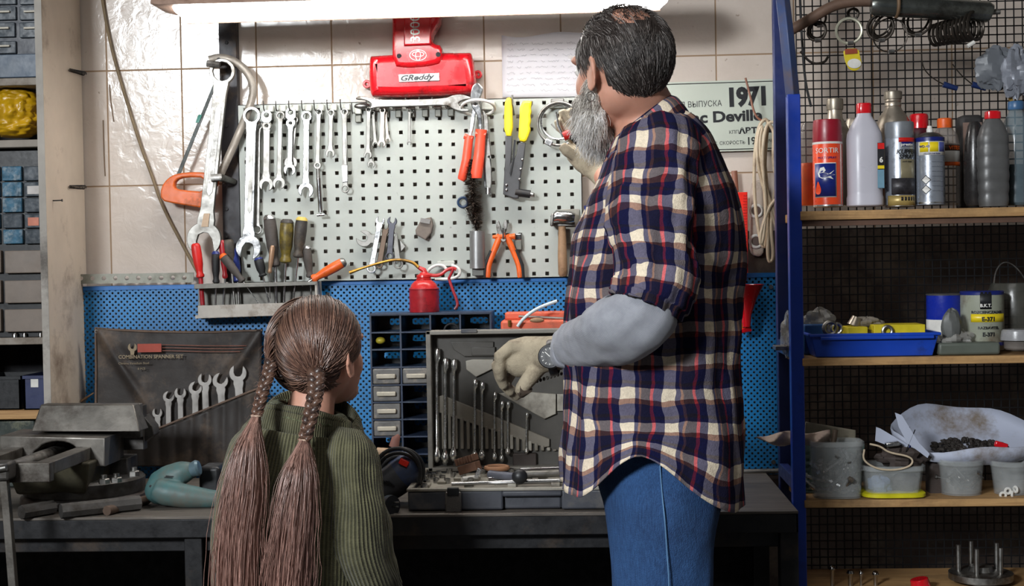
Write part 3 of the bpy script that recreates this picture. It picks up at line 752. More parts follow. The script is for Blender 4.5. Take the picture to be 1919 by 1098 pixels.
# orange side cutters
t = thing('side_cutters', 'side cutting pliers with orange and black handles hanging open', 'pliers', at(943, 520, YT))
m = MB(); plate(m, [smooth_loop([(934, 411), (939, 424), (941, 436), (946, 442), (950, 452), (940, 455), (934, 440), (930, 428), (931, 418)], 1)], YT - .012, .009, .002).build('left_jaw', STEELD, t)
m = MB(); plate(m, [smooth_loop([(949, 411), (952, 420), (950, 432), (944, 442), (938, 452), (932, 448), (939, 436), (944, 425), (944, 415)], 1)], YT - .004, .009, .002).build('right_jaw', STEELD, t)
for nm, pts, yy in (('left', [(938, 440), (926, 470), (915, 497), (914, 520)], -.012), ('right', [(949, 440), (961, 468), (973, 497), (975, 520)], -.006)):
    sgn = -1 if nm == 'left' else 1
    MB().tube(pcurve(pts, YT + yy, 2), [.0095, .009, .0085, .0085, .008, .008, .008, .0078, .0078, .0078, .0075, .007][:len(smooth_loop(pts, 2, False))], 12, flat=.75).build('handle', ORANGE, t)
    MB().tube([at(x + sgn * 5.0, y, YT + yy) for x, y in pts[1:]], [.005, .006, .005], 8).build('black_inlay', RUBBER, t)
    x0, y0 = pts[0]; MB().tube([at(x0 - 5 + (-10 if sgn < 0 else 4), y0 + 4, YT + yy), at(x0 + 8 + (0 if sgn < 0 else 8), y0 + 3, YT + yy)], [.0045, .0085], 8).build('finger_guard', ORANGE, t)
tag(MB().tube([at(943, 427, YT - .022), at(943, 446, YT - .02), at(943, 452, PY)], .0026, 8).build('peg_hook', CHROME), 'shiny peg holding the orange handled side cutters', 'hook')
t = thing('spring_clip', 'empty grey tool clip right of the orange side cutters', 'clip', at(971, 470, PY))
MB().box(at(971.5, 444, PY - .01), (.018, .018, .018)).build('upper_jaw', CHROME, t, bevel=.003)
MB().box(at(971.5, 459, PY - .01), (.018, .018, .026)).build('base', MC['hook grey metal'], t, bevel=.002)

# hammer like tool with a wooden handle at the right edge of the board
t = thing('hammer', 'small steel headed hammer with a worn wooden handle near the man', 'hammer', at(1053, 518, YT))
MB().tube([at(1035, 411, YT - .018), at(1044, 405, YT - .018), at(1070, 407, YT - .018), at(1077, 408, YT - .018)], [.010, .0165, .0165, .012], 16).build('head', CHROME, t)
MB().box(at(1035, 412, YT - .018), (.008, .028, .034), Matrix.Rotation(.12, 3, 'Y')).build('striking_face', STEELD, t, bevel=.003)
MB().tube([at(x, y, YT - .016) for x, y in ((1053, 424), (1053.5, 440), (1054, 480), (1055, 512), (1055, 518))], [.0095, .0105, .0122, .0125, .009], 14, flat=.75).build('handle', TAN, t)
m = MB(); m.box(at(1057, 420, PY - .012), (.058, .022, .010)).build('holder_bracket', STEELD, t, bevel=.001)
MB().box(at(1068, 424, PY - .006), (.05, .006, .09)).build('holder_plate', mat('old grey galvanised', (150, 146, 136), .5, .3, .3, 18, (90, 80, 66), 9, .5), t, bevel=.001)

# ---- white bent wire hook behind the oil can
t = thing('wire_hook', 'white bent wire hook low on the pegboard behind the oil can', 'hook', at(835, 508, PY))
MB().tube(pcurve([(800, 512), (806, 502), (820, 496), (832, 498), (836, 504)], YT - .02, 2), .004, 8).build('left_loop', WHITEP, t)
MB().tube(pcurve([(846, 497), (858, 501), (863, 510), (858, 519), (842, 523), (815, 524)], YT - .02, 2), .004, 8).build('right_loop', WHITEP, t)
MB().box(at(836, 494, PY - .006), (.046, .012, .014)).build('bracket', MC['pale grey hook paint'], t, bevel=.002)

# ================================================================== hacksaw
t = thing('hacksaw', 'hacksaw with an orange handle hanging by its grey frame on the dark upright', 'hacksaw', at(350, 388, -.05))
fr = [(392, 112), (410, 107), (436, 112), (460, 130), (474, 155), (474, 180), (466, 205), (452, 240), (430, 290), (408, 338)]
MB().tube(pcurve(fr, -.068, 2), .0105, 10, flat=.55).build('frame', mat('grey enamel frame', (142, 134, 124), .45, .3, .2, 15, (90, 80, 70), 9, .4), t)
MB().tube([at(388, 119, -.095), at(412, 122, -.095)], .009, 8).build('end_lug', STEELD, t)
m = MB(); plate(m, [[(399, 160), (405, 160), (338, 327), (331, 327)]], -.05, .004).build('blade', mat('dark saw blade', (58, 62, 60), .5, .3), t)
m = MB(); plate(m, [[(372, 215), (379, 215), (373, 230), (366.5, 230)]], -.053, .004).build('teal_mark', mat('teal paint mark', (30, 120, 104), .5), t)
m = MB(); ho = smooth_loop([(303, 376), (303, 352), (316, 334), (334, 325), (372, 322), (407, 327), (410, 342), (404, 354), (392, 392), (330, 382)], 1); hi = smooth_loop([(328, 352), (331, 338), (347, 332), (388, 333), (388, 360), (340, 356)], 1)
plate(m, [ho, hi], -.058, .024, .004).build('handle', ORANGED, t)
tag(MB().tube([at(396, 334, -.10), at(413, 332, -.10), at(440, 341, -.035)], [.010, .010, .008], 8, flat=.6).build('wall_bracket', STEELD), 'flat steel bracket arm in front of the largest spanner', 'bracket')
tag(MB().tube([at(410, 112, -.075), at(418, 112, -.045), at(426, 114, -.03)], .006, 8).build('wall_hook', DARK), 'dark hook at the top of the upright carrying the big spanner', 'hook')

# ================================================================== red engine cover
t = thing('engine_cover', 'glossy red plastic engine cover hung high above the pegboard', 'engine cover', at(790, 180, -.03))
def bplate(mb, loops, Y, thick, bev, res=4):
    cu = bpy.data.curves.new('c', 'CURVE'); cu.dimensions = '2D'; cu.fill_mode = 'BOTH'
    cu.extrude = max(thick / 2 - bev, .0001); cu.bevel_depth = bev; cu.bevel_resolution = res; cu.offset = -bev
    for lp in loops:
        sp = cu.splines.new('POLY'); sp.points.add(len(lp) - 1); sp.use_cyclic_u = True
        for i, (x, y) in enumerate(lp):
            w = at(x, y, Y); sp.points[i].co = (w.x, w.z, 0, 1)
    me = _curve_mesh(cu)
    for v in me.vertices: v.co = Vector((v.co.x, Y - v.co.z, v.co.y))
    mb.mesh(me, Matrix.Identity(4)); bpy.data.meshes.remove(me); return mb
m = MB(); bplate(m, [smooth_loop([(695, 112), (699, 106), (880, 100), (886, 104), (893, 150), (893, 172), (887, 179), (702, 185), (696, 176), (694, 150)], 1)], -.045, .085, .024).build('lower_housing', REDPAINT, t)
m = MB(); bplate(m, [smooth_loop([(737, -30), (808, -34), (822, -32), (829, 40), (815, 60), (810, 76), (816, 86), (830, 88), (831, 120), (805, 127), (765, 130), (738, 126), (738, 60)], 1)], -.062, .075, .012).build('upper_housing', REDPAINT, t)
m = MB(); bplate(m, [[(757, -30), (808, -32), (808, 84), (757, 86)]], -.103, .012, .004).build('centre_ridge', REDPAINT, t)
for x, y in ((688, 158), (896, 140)):
    e = MB(); plate(e, [circ(x, y, 8, 16), circ(x, y, 3, 10)], -.02, .014, .002); e.box(at(x + (8 if x < 700 else -8), y, -.02), (.022, .01, .016)); e.build('mounting_ear', REDPAINT, t)
for x, y in ((748, 105), (821, 102)): MB().cyl(at(x, y, -.1005), at(x, y, -.098), .0065, .0065, 16).build('screw_hole', BLACKP, t)
SILV = mat('silver badge', (206, 206, 202), .25, .5)
m = MB(); plate(m, [[(747, 140), (823, 137), (824, 151), (748, 154)]], -.0895, .004, .0008).build('badge_plate', SILV, t)
m = MB(); text(m, 'GReddy', at(749, 151.5, -.092), 14 * sc(-.09), bold=.0006, M=Matrix.Rotation(R(-1.8), 4, 'Y'), sx=1.35, shear=.35).build('badge_lettering', BLACKP, t, smooth=False)
m = MB(); kq = sc(-.104)
for (cx, cy, rx, ry) in ((783.5, 103.5, 15.5, 10), (783.5, 101.5, 11, 4.5), (783.5, 104, 4.6, 9)):
    pts = [at(cx + rx * cos(2 * pi * i / 32), cy + ry * sin(2 * pi * i / 32), -.1015) for i in range(32)]
    m.tube(pts, .0011, 6, closed=True)
m.build('oval_emblem', SILV, t)
m = MB(); text(m, '3000', at(787, 79, -.1095), .036, bold=.0001, M=Matrix.Rotation(R(-90), 4, 'Y'), sx=1.0).build('raised_numerals', SILV, t, smooth=False)
m = MB(); m.tube([at(775, 79, -.1095), at(775, 20, -.1095)], .0008, 6).build('pin_stripe', SILV, t)

# ================================================================== paper sheet and sign
Yp = -.004; m = MB(); nx, ny = 14, 10; vs = []; fs = []
for j in range(ny + 1):
    for i in range(nx + 1):
        u, v = i / nx, j / ny
        yt = 66 - 22 * max(0, u - .45) + 4 * sin(u * 9); y = yt + (182 - yt) * v; x = 940 + 2 * v + 190 * u
        vs.append(at(x, y, Yp - .006 * (1 - v) * abs(sin(u * 5)) - .001))
for j in range(ny):
    for i in range(nx): a = j * (nx + 1) + i; fs.append((a, a + nx + 1, a + nx + 2, a + 1))
m.add(vs, fs); t = m.build('paper_sheet', mat('old white paper', (206, 202, 206), .8, 0, .06, 5), None)
tag(t, 'handwritten sheet of paper taped to the tiles behind the head of the man', 'paper')
md = t.modifiers.new('th', 'SOLIDIFY'); md.thickness = .0004
m = MB(); rn = random.Random(5)
for j in range(9):
    x = 950; y = 84 + j * 11
    while x < 1100:
        w = rn.uniform(8, 26); pts = []
        n = int(w / 1.6)
        for q in range(n): pts.append(at(x + w * q / n, y - 1.2 - .02 * (x - 940) + rn.uniform(-2.2, 2.2), Yp - .0085))
        if len(pts) > 2: m.tube(pts, .00035, 4)
        x += w + rn.uniform(4, 8)
m.build('handwriting', mat('grey pencil', (140, 138, 144), .8), t)

Ys = -.012
SIGN = mat('pale green sign board', (182, 188, 176), .45, 0, .06, 4)
t = thing('licence_sign', 'pale sign board reading 1971 on the tiles right of the man', 'sign', at(1320, 287, Ys))
m = MB(); plate(m, [[(1175, 157), (1452, 148), (1453, 281), (1176, 289)]], Ys, .006).build('board', SIGN, t)
m = MB()
for (p, q) in (((1180, 160.5), (1449, 152)), ((1449, 152), (1450, 277.5)), ((1180, 285), (1450, 277.5))): m.tube([at(p[0], p[1], Ys - .0035), at(q[0], q[1], Ys - .0035)], .0011, 4)
m.build('border_line', BLACKP, t); kS = sc(Ys); rot = Matrix.Rotation(R(-1.3), 4, 'Y')
def sg(s, x, y, h, bold=0, sx=1.0, space=1.0, shear=0): 
    m = MB(); text(m, s, at(x, y, Ys - .0032), h * kS / .72, bold=bold, M=rot, sx=sx, space=space, ext=.0004, shear=shear); m.build('lettering', BLACKP, t, smooth=False)
sg('1971', 1361, 198.5, 33, .0035, .90, .95)
sg('ГОД ВЫПУСКА', 1257, 203, 11, 0, .84, 1.0)
sg('Cadillac Deville', 1222, 234, 20, .0014, 1.20, .98)
sg('8 л 0', 1296, 254.5, 11, .0004, .95)
sg('КПП', 1366, 251, 6.5, 0, .95)
sg('АВТОМАТ', 1385, 250.5, 10.5, .0009, 1.15)
sg('МАКС. СКОРОСТЬ', 1318, 273, 6.5, 0, .95)
sg('190', 1399, 271, 14, .0006, .9)
sg('КМ/Ч', 1426, 268, 6.5, 0, .9)

# ================================================================== cable bundle, red rail, socket strip, funnel (right of the man)
CBL = mat('dirty white cable', (196, 178, 152), .5, 0, .15, 14, (140, 116, 92), 9, .4)
t = thing('cable_bundle', 'looped bundle of dirty white cable hanging by the blue rack', 'cable', at(1440, 495, -.09))
lps = [[(1432, 222), (1420, 240), (1413, 300), (1414, 380), (1424, 450), (1434, 470), (1436, 420), (1432, 340), (1436, 260), (1441, 228)],
       [(1446, 225), (1462, 240), (1471, 280), (1463, 330), (1448, 370), (1444, 430), (1450, 480), (1443, 494), (1438, 480), (1440, 400), (1436, 330), (1430, 280), (1436, 240)],
       [(1430, 230), (1422, 270), (1430, 330), (1440, 370), (1452, 400), (1460, 430), (1458, 435), (1446, 400), (1430, 350), (1418, 300), (1420, 250)],
       [(1440, 228), (1452, 250), (1458, 300), (1474, 340), (1466, 360), (1452, 375), (1440, 390), (1424, 440), (1426, 462), (1432, 440), (1436, 380), (1428, 300), (1432, 250)],
       [(1450, 232), (1455, 300), (1453, 330), (1449, 300), (1450, 260)]]
for i, lp in enumerate(lps):
    c = [at(x, y, -.09 - .008 * i) for x, y in smooth_loop(lp, 2)]
    MB().tube(c, .0044, 8, closed=True).build('loop', CBL, t)
m = MB().tube([at(x, y, -.085) for x, y in smooth_loop([(1397, 146), (1406, 180), (1413, 212), (1424, 226), (1440, 226), (1456, 232)], 2, False)], .0028, 8).build('tie_wire', mat('copper brown wire', (140, 92, 72), .5), t)
m = MB().tube([at(x, y, -.085) for x, y in smooth_loop([(1460, -20), (1464, 60), (1471, 150), (1472, 200), (1464, 225)], 2, False)], .0028, 8).build('tie_wire', MC['copper brown wire'], t)
t = thing('red_rail', 'bright red plastic rail standing on the wall just right of the man', 'rail', at(1391, 512, -.05))
m = MB(); plate(m, [[(1374, 361), (1400, 360), (1401, 511), (1376, 513)]], -.06, .022, .002).build('body', mat('bright red plastic', (232, 44, 28), .4, 0, .1), t)
m = MB()
for i in range(26): m.box(at(1396, 366 + i * 5.4, -.072), (.009, .002, .003))
m.build('ribs', REDP, t)
tag(MB().tube([at(1376, 320, -.03), at(1379, 365, -.03)], [.008, .008], 8, flat=.5).build('metal_tab', mat('copper brown wire', (140, 92, 72), .5)), 'brown metal strip above the red rail', 'strip')
t = thing('power_strip', 'dirty white socket strip behind the hanging cable bundle', 'socket strip', at(1418, 480, -.03))
m = MB(); plate(m, [smooth_loop([(1407, 345), (1416, 338), (1432, 340), (1436, 352), (1432, 470), (1424, 482), (1409, 478), (1404, 462)], 1)], -.022, .03, .005).build('case', mat('yellowed white plastic', (186, 172, 160), .5, 0, .15, 10, (110, 90, 78), 10, .5), t)
for y in (395, 452):
    m = MB(); m.torus(at(1417, y, -.04), 11 * kS, [.004] * 24, None, 24, 8).build('socket_ring', WHITEP, t)
    m = MB(); m.cyl(at(1417, y, -.041), at(1417, y, -.036), 10 * kS, 10 * kS, 20).build('socket_well', mat('brown socket', (84, 64, 56), .6), t)
t = thing('funnel', 'bright red plastic funnel hanging on the right blue panel', 'funnel', at(1403, 625, -.10))
ft = at(1398, 536, -.10); m = MB(); m.lathe(ft, [(.010, -.105), (.013, -.075), (.028, -.03), (.044, 0), (.047, .004), (.0455, .004), (.04, -.006), (.012, -.06)], 32).build('cone', REDPAINT, t)
MB().tube([at(1392, 582, -.10), at(1393, 605, -.10)], .006, 12).build('spout', REDPAINT, t)
tag(MB().tube([at(1386, 622, -.09), at(1403, 616, -.09), at(1408, 620, -.09)], [.005, .008, .003], 8, flat=.6).build('red_clip', REDPAINT), 'small red clip below the funnel', 'clip')
tag(MB().tube([at(1384, 596, -.085), at(1390, 618, -.085)], [.008, .007], 8).build('orange_peg', ORANGED), 'rusty orange stub between the funnel and the red clip', 'peg')

# ================================================================== screwdriver holder and its tools
HY0, HY1 = -.05, -.115
t = thing('screwdriver_holder', 'grey metal screwdriver holder with a slotted top and a front lip', 'tool holder', at(480, 595, HY0))
GALV = mat('holder grey paint', (164, 158, 150), .5, .1, .18, 20, (110, 96, 82), 12, .4)
m = MB(); plate(m, [[(370, 532), (597, 527), (597, 533.5), (370, 541)]], -.085, .065, .001).build('top_plate', mat('holder dark grey', (112, 110, 104), .5, .3, .2, 20), t)
m = MB(); plate(m, [[(371, 573), (600, 565), (600, 588), (372, 596)]], HY1, .004).build('front_lip', GALV, t)
m = MB(); plate(m, [[(372, 590), (600, 582), (600, 588), (372, 596)]], -.083, .064).build('bottom_plate', GALV, t)
m = MB(); plate(m, [[(372, 535), (597, 527), (600, 588), (372, 596)]], HY0 + .001, .003).build('back_plate', mat('holder dark grey', (112, 110, 104), .5, .3), t)
m = MB(); plate(m, [[(594, 527), (598, 527), (600, 588), (596, 588)]], -.083, .064).build('end_plate', GALV, t)
def driver(top, bot, w, Y, hm, tip, sw, label, cap=None, prof=None, sm=None, name='screwdriver', cat='screwdriver'):
    a = at(top[0], top[1], Y); b = at(bot[0], bot[1], Y); k = sc(Y) * w / 2
    t = thing(name, label, cat, at(tip[0], tip[1], Y))
    pr = prof or [(0, .55), (.03, .82), (.1, .95), (.3, 1), (.6, .92), (.78, .68), (.86, .66), (.92, .85), (.97, .8), (1, .5)]
    MB().tube([a.lerp(b, u) for u, r in pr], [k * r for u, r in pr], 14).build('handle', hm, t)
    if cap: MB().tube([a + (a - b).normalized() * .002, a.lerp(b, .02), a.lerp(b, .07)], [k * .6, k * .86, k * .99], 14).build('end_cap', cap, t)
    MB().tube([b, at(tip[0], tip[1], Y)], [sw * sc(Y) / 2] * 2, 10).build('blade', sm or CHROME, t)
    return t
OLIVE = mat('grubby yellow handle', (120, 104, 36), .45, 0, .4, 30, (50, 44, 34), 16, .6)
GB = mat('grubby black grip', (52, 48, 46), .6, 0, .35, 30, (84, 74, 60), 20, .5)
driver((366, 456), (376, 521), 19, -.09, REDP, (380, 572), 9, 'red screwdriver, leftmost in the holder', sm=REDDARK)
driver((404, 472), (405, 531), 16, -.095, RUBBER, (404, 572), 3.5, 'black screwdriver with a blue cap, second from the left', BLUEGRIP)
driver((426, 449), (434, 500), 24, -.075, GB, (440, 572), 5, 'large dark screwdriver leaning behind the red and black ones', sm=STEELD)
driver((416, 450), (422, 522), 13, -.083, mat('dark red handle', (160, 26, 34), .4), (419, 571), 4, 'dark red screwdriver between the blue capped and the grey one')
driver((416, 478), (456, 528), 17, -.105, GREYRUB, (486, 570), 1.8, 'grey screwdriver with an orange end leaning to the left', ORANGE)
driver((436, 466), (446, 528), 20, -.068, BLUEGRIP, (448, 570), 5, 'navy screwdriver mostly hidden behind the leaning grey one', sm=STEELD)
driver((484, 484), (493, 518), 19, -.095, RUBBER, (504, 567), 3.5, 'black and blue screwdriver below the jaw of the second largest spanner', BLUEGRIP)
driver((504, 404), (516, 500), 25, -.085, GREYRUB, (518, 568), 7, 'thick ribbed grey handled knife with a steel cap', STEEL, name='putty_knife', cat='knife')
driver((511, 460), (505, 512), 10, -.105, mat('bronze tan', (158, 126, 100), .4, .3), (506, 560), 2, 'slim tan handled awl in front of the ribbed grey handle', name='awl', cat='awl')
driver((538, 412), (535, 493), 27, -.09, OLIVE, (532, 566), 5, 'black and yellow screwdriver, left of the two tallest', GB)
driver((566, 408), (558, 483), 24, -.09, GB, (550, 560), 4, 'black screwdriver with a yellow end, right of the two tallest', mat('dusty yellow', (196, 170, 80), .5))
driver((574, 462), (581, 520), 18, -.08, GREYRUB, (584, 560), 4, 'dark ribbed file handle behind the bright orange screwdriver', STEEL, name='file_handle', cat='file')
driver((646, 490), (585, 524), 20, -.10, ORANGE, (566, 535), 5, 'bright orange screwdriver lying sideways at the right end of the holder', STEELD)

# ================================================================== shelves and parts cabinets at the left
xl0 = at(-90, 400, SY).x; xl1 = EX - ET
t = thing('shelving_unit', 'old wooden shelving at the far left holding parts cabinets', 'shelving', ((xl0 + xl1) / 2, -.15, .2))
for i, (y0, y1) in enumerate(((146, 160), (262, 276), (633, 646), (769, 786), (-60, -46))):
    z0 = at(30, y1, SY).z; z1 = at(30, y0, SY).z
    MB().bx(xl0, xl1, SY, -.01, z0, z1).build('shelf_board', mat('pale worn shelf', (148, 140, 130), .7, 0, .3, 9, (92, 78, 64), 6, .5) if i != 3 else SHELFWOOD, t, bevel=.002)
MB().bx(xl0 - .02, xl0 - .001, SY, -.01, BZ + .002, 2.4).build('side_board', CREAM, t)
MB().bx(EX - ET, EX, SY - .004, -.006, BZ + .002, 2.4).build('side_board', CREAM, t, bevel=.0015)
MB().bx(EX - ET - .001, EX + .0005, SY - .0055, SY - .004, BZ + .002, 2.4).build('board_edge', mat('grey worn wood', (166, 160, 152), .7, 0, .25, 8, (90, 84, 78), 5, .4), t)
MB().bx(xl0, xl1, -.012, -.008, BZ + .002, 2.4).build('back_board', mat('dark back board', (34, 34, 38), .8), t)
NAVYP = mat('dark navy plastic', (30, 36, 50), .4)
CLEARD = mat('dull clear drawer', (66, 73, 80), .22, 0, .35, 30, bump=.2, bscale=20)
CLEARB = mat('bluish clear drawer', (62, 104, 128), .22, 0, .5, 40, (150, 160, 165), 30, .4)
GREYD = mat('smoky grey drawer', (104, 102, 100), .35, 0, .25, 22, (140, 130, 118), 30, .3)
BROWND = mat('brown grey bin', (120, 108, 98), .5, 0, .2, 16)
def drawer(par, x0, y0, x1, y1, Y, m, pull=True, label=None):
    d = MB(); a = at(x0, y0, Y); b = at(x1, y1, Y); d.bx(a.x, b.x, Y, Y + .10, b.z, a.z)
    o = d.build('drawer', m, par, bevel=.002); h = y1 - y0
    if pull:
        w = (x1 - x0); h = y1 - y0; p = MB()
        cx = (x0 + x1) / 2; cy = y0 + h * .35
        p.pbox(cx - w * .3, cy - 1.6, cx + w * .3, cy + 2.2, Y - .007, .008)
        q = p.build('pull', mat('pale pull', (176, 168, 152), .35), o, bevel=.001)
    if label:
        p = MB(); p.pbox(x0 + 6, y0 + h * .25, x1 - 6, y1 - h * .15, Y - .001, .0012); p.build('paper_label', label, o)
    return o
# upper cabinet
t = thing('parts_cabinet', 'blue grey small parts cabinet on the top left shelf', 'parts cabinet', at(30, 146, SY + .02))
m = MB(); a = at(-60, -80, SY + .02); b = at(75, 146, SY + .02); m.bx(a.x, b.x, SY + .03, -.02, b.z, a.z).build('body', NAVYP, t, bevel=.002)
for (x0, y0, x1, y1) in ((-30, -20, 30, 8), (36, -20, 73, 8), (-30, 13, 30, 37), (36, 12, 73, 37), (-30, 43, 28, 69), (36, 42, 73, 70), (-30, 78, 30, 100)):
    drawer(t, x0, y0, x1, y1, SY + .022, CLEARD)
drawer(t, -30, 103, 75, 144, SY + .01, mat('blue grey tray', (74, 88, 104), .4), False)
# yellow bag
rn = random.Random(11); m = MB(); vs = []; nu, nv = 64, 44; c = at(30, 213, SY + .08)
for i in range(nv + 1):
    for k in range(nu):
        ph = -pi / 2 + pi * i / nv; a = 2 * pi * k / nu
        q_ = Vector((cos(a) * cos(ph) * 2.2, sin(a) * cos(ph) * 2.2, sin(ph) * 2.2)); r = .86 + .34 * abs(mathutils.noise.noise(q_)) + .30 * abs(mathutils.noise.noise(q_ * 2.1 + Vector((3, 1, 7))))
        vs.append(c + Vector((cos(ph) ** .55 * cos(a) * .068 * r, cos(ph) ** .55 * sin(a) * .07 * r if cos(ph) > 0 else 0, sin(ph) * .062)))
loft(m, [vs[i * nu:(i + 1) * nu] for i in range(nv + 1)])
tag(m.build('plastic_bag', YELLOWBAG, sharp=180), 'crumpled yellow plastic bag on the left shelf', 'bag')
# lower organiser
t = thing('parts_organizer', 'black parts organizer with clear drawers and wide bins on the left shelf', 'parts organizer', at(30, 633, SY + .02))
a = at(-60, 283, SY + .02); b = at(80, 632, SY + .02); MB().bx(a.x, b.x, SY + .03, -.02, b.z, a.z).build('body', mat('black plastic', (26, 27, 30)), t, bevel=.002)
WL_ = mat('white scrap label', (196, 190, 186), .6); PK = mat('orange scrap label', (196, 120, 96), .6)
for r in range(5):
    y0 = 312 + 29.6 * r
    drawer(t, -36, y0, -1, y0 + 26, SY + .018, CLEARB, False)
    drawer(t, 3 + r * .6, y0, 40 + r * .6, y0 + 26, SY + .018, CLEARB if r != 3 else CLEARD, False)
    drawer(t, 44 + r * .6, y0, 79, y0 + 26, SY + .018, CLEARD, False, WL_ if r == 1 else PK if r == 3 else None)
for y0, y1 in ((470, 511), (526, 567), (580, 621)): drawer(t, 8, y0, 81, y1, SY + .015, BROWND, False)
for y0, y1 in ((470, 511), (526, 567), (580, 621)): drawer(t, -60, y0, 2, y1, SY + .015, BROWND, False)
for i, (x, r) in enumerate(((28, 5), (46, 3.5), (76, 3))):
    tag(MB().lathe(at(x, 633, SY + .02), [(r * .0014, 0), (r * .0014, .011), (r * .0011, .013)], 16).build('socket', CHROME), ('largest', 'middle', 'smallest')[i] + ' of the small chrome sockets on the pale left shelf under the bins', 'socket', 'sockets on the left shelf')
def bin_(x0, y0, x1, y1, Y, m, lab, white=False):
    a = at(x0, y0, Y); b = at(x1, y1, Y); t = thing('storage_bin', lab, 'bin', ((a.x + b.x) / 2, Y, b.z)); w = b.x - a.x; q = MB()
    q.bx(a.x, b.x, Y, Y + .004, b.z, a.z); q.bx(a.x, b.x, Y + .15, Y + .154, b.z, a.z); q.bx(a.x, a.x + .004, Y, Y + .154, b.z, a.z); q.bx(b.x - .004, b.x, Y, Y + .154, b.z, a.z); q.bx(a.x, b.x, Y, Y + .154, b.z, b.z + .004)
    q.bx(a.x - .002, b.x + .002, Y - .003, Y, a.z - .008, a.z)
    q.build('body', m, t)
    if white: MB().pbox(x0 + 13, y0 + 6, x0 + 28, y0 + 22, Y - .001, .0015).build('sticker', WHITEP, t, bevel=.001)
bin_(-40, 706, 39, 768, SY + .02, mat('black plastic', (26, 27, 30)), 'black storage bin on the lower left shelf')
bin_(44, 704, 87, 768, SY + .01, mat('navy bin', (34, 44, 84), .45), 'navy storage bin with a white sticker on the lower left shelf', True)
t = MB(); a = at(-40, 790, SY); b = at(60, 840, SY); t.bx(a.x, b.x, SY + .02, SY + .15, BZ + .001, a.z)
tag(t.build('plastic_box', mat('murky green plastic', (52, 60, 56), .35, 0, .3, 20, (120, 120, 100), 20, .3), bevel=.004), 'murky green plastic box behind the vise at the far left', 'box')

# ================================================================== tool roll with spanners
TY = -.075
CLO = mat('oily brown black canvas', (42, 36, 33), .62, 0, .3, 9, (92, 76, 62), 4.5, .35, .3, 140)
TRIM = mat('brown roll piping', (92, 74, 62), .7)
def lerp2(a, b, u): return (a[0] + (b[0] - a[0]) * u, a[1] + (b[1] - a[1]) * u)
def cloth(corners, Y, nx, ny, fn):
    tl, tr, br2, bl2 = corners; vs = []; fs = []
    for j in range(ny + 1):
        for i in range(nx + 1):
            u, v = i / nx, j / ny; p = lerp2(lerp2(tl, tr, u), lerp2(bl2, br2, u), v); sag = 6 * sin(pi * u) * (1 - v)
            vs.append(at(p[0], p[1] + sag * .6, Y - fn(p[0], p[1], u, v)))
    for j in range(ny):
        for i in range(nx): a = j * (nx + 1) + i; fs.append((a, a + nx + 1, a + nx + 2, a + 1))
    return MB().add(vs, fs)
def fold(x, y, a, b, w, h):
    dx, dy = b[0] - a[0], b[1] - a[1]; L = sqrt(dx * dx + dy * dy); u = ((x - a[0]) * dx + (y - a[1]) * dy) / L / L; d = abs((x - a[0]) * dy - (y - a[1]) * dx) / L
    if u < -.05 or u > 1.1: return 0
    return h * math.exp(-(d / w) ** 2) * min(1, 1.1 - u) * min(1, u + .3)
def rf(x, y, u, v):
    return .014 + fold(x, y, (186, 622), (296, 790), 9, .028) + fold(x, y, (190, 620), (300, 680), 14, .012) + fold(x, y, (486, 622), (400, 740), 12, .024) + fold(x, y, (486, 622), (440, 700), 8, .014) + .004 * sin(u * 14 + v * 4) * v
t = thing('tool_roll', 'dark oily canvas tool roll with spanners hung on the left blue panel', 'tool roll', at(330, 872, TY))
o = cloth([(178, 614), (492, 618), (482, 872), (176, 872)], TY, 60, 50, rf).build('canvas_back', CLO, t, sharp=180); md = o.modifiers.new('s', 'SOLIDIFY'); md.thickness = .002
def pf(x, y, u, v): return .034 + .006 * abs(sin(u * 26)) * (1 - .3 * v) + .006 * v
o = cloth([(238, 826), (488, 726), (486, 874), (240, 874)], TY, 70, 20, pf).build('pocket_front', CLO, t, sharp=180); md = o.modifiers.new('s', 'SOLIDIFY'); md.thickness = .002
m = MB().tube([at(x, y + 1, TY - rf(x, y, 0, 0) - .001) for x, y in ((178, 614), (220, 617.5), (270, 620), (335, 621.5), (400, 621.5), (450, 619), (492, 618))], .003, 6)
m.tube([at(179, 614, TY - .017), at(180, 700, TY - .019), at(178, 872, TY - .018)], .003, 6)
m.tube([at(238 + 250 * u, 826 - 100 * u, TY - .038 - .006 * abs(sin(u * 26))) for u in [i / 30 for i in range(31)]], .0028, 6)
m.build('piping', TRIM, t)
for x, y in ((181, 621), (487, 622)): MB().torus(at(x, y, TY - .02), .004, .0015, None, 16, 6).build('eyelet', CHROME, t)
kt = sc(TY - .03); m = MB(); text(m, 'COMBINATION SPANNER SET', at(222, 672, TY - .034), 9.5 * kt, sx=.98, bold=.0002, M=Matrix.Rotation(R(.3), 4, 'Y')); PRT = mat('faded print', (132, 118, 96), .8)
text(m, 'Chrome Vanadium Steel', at(222, 683, TY - .034), 6 * kt); text(m, '8 PCS', at(258, 693, TY - .034), 6 * kt)
m.build('printed_lettering', PRT, t, smooth=False)
MB().pbox(257, 644, 303, 660, TY - .036, .001).build('red_print_block', mat('faded red print', (150, 70, 58), .8), t)
m = MB()
for k in range(3): m.tube([at(304 + 0 * k, 646 + k * 5.5, TY - .030), at(380, 648 + k * 5.5, TY - .028), at(462 - 6 * k, 648 + k * 5.5, TY - .030)], .0011, 4)
m.build('printed_stripes', mat('faded brown print', (108, 66, 54), .8), t)
m = MB(); plate(m, [endarc((248, 651), (0, -1), 'open', 8, 3, 0)], TY - .035, .001); m.build('printed_spanner', PRT, t)
G3 = 'spanners standing in the canvas roll'
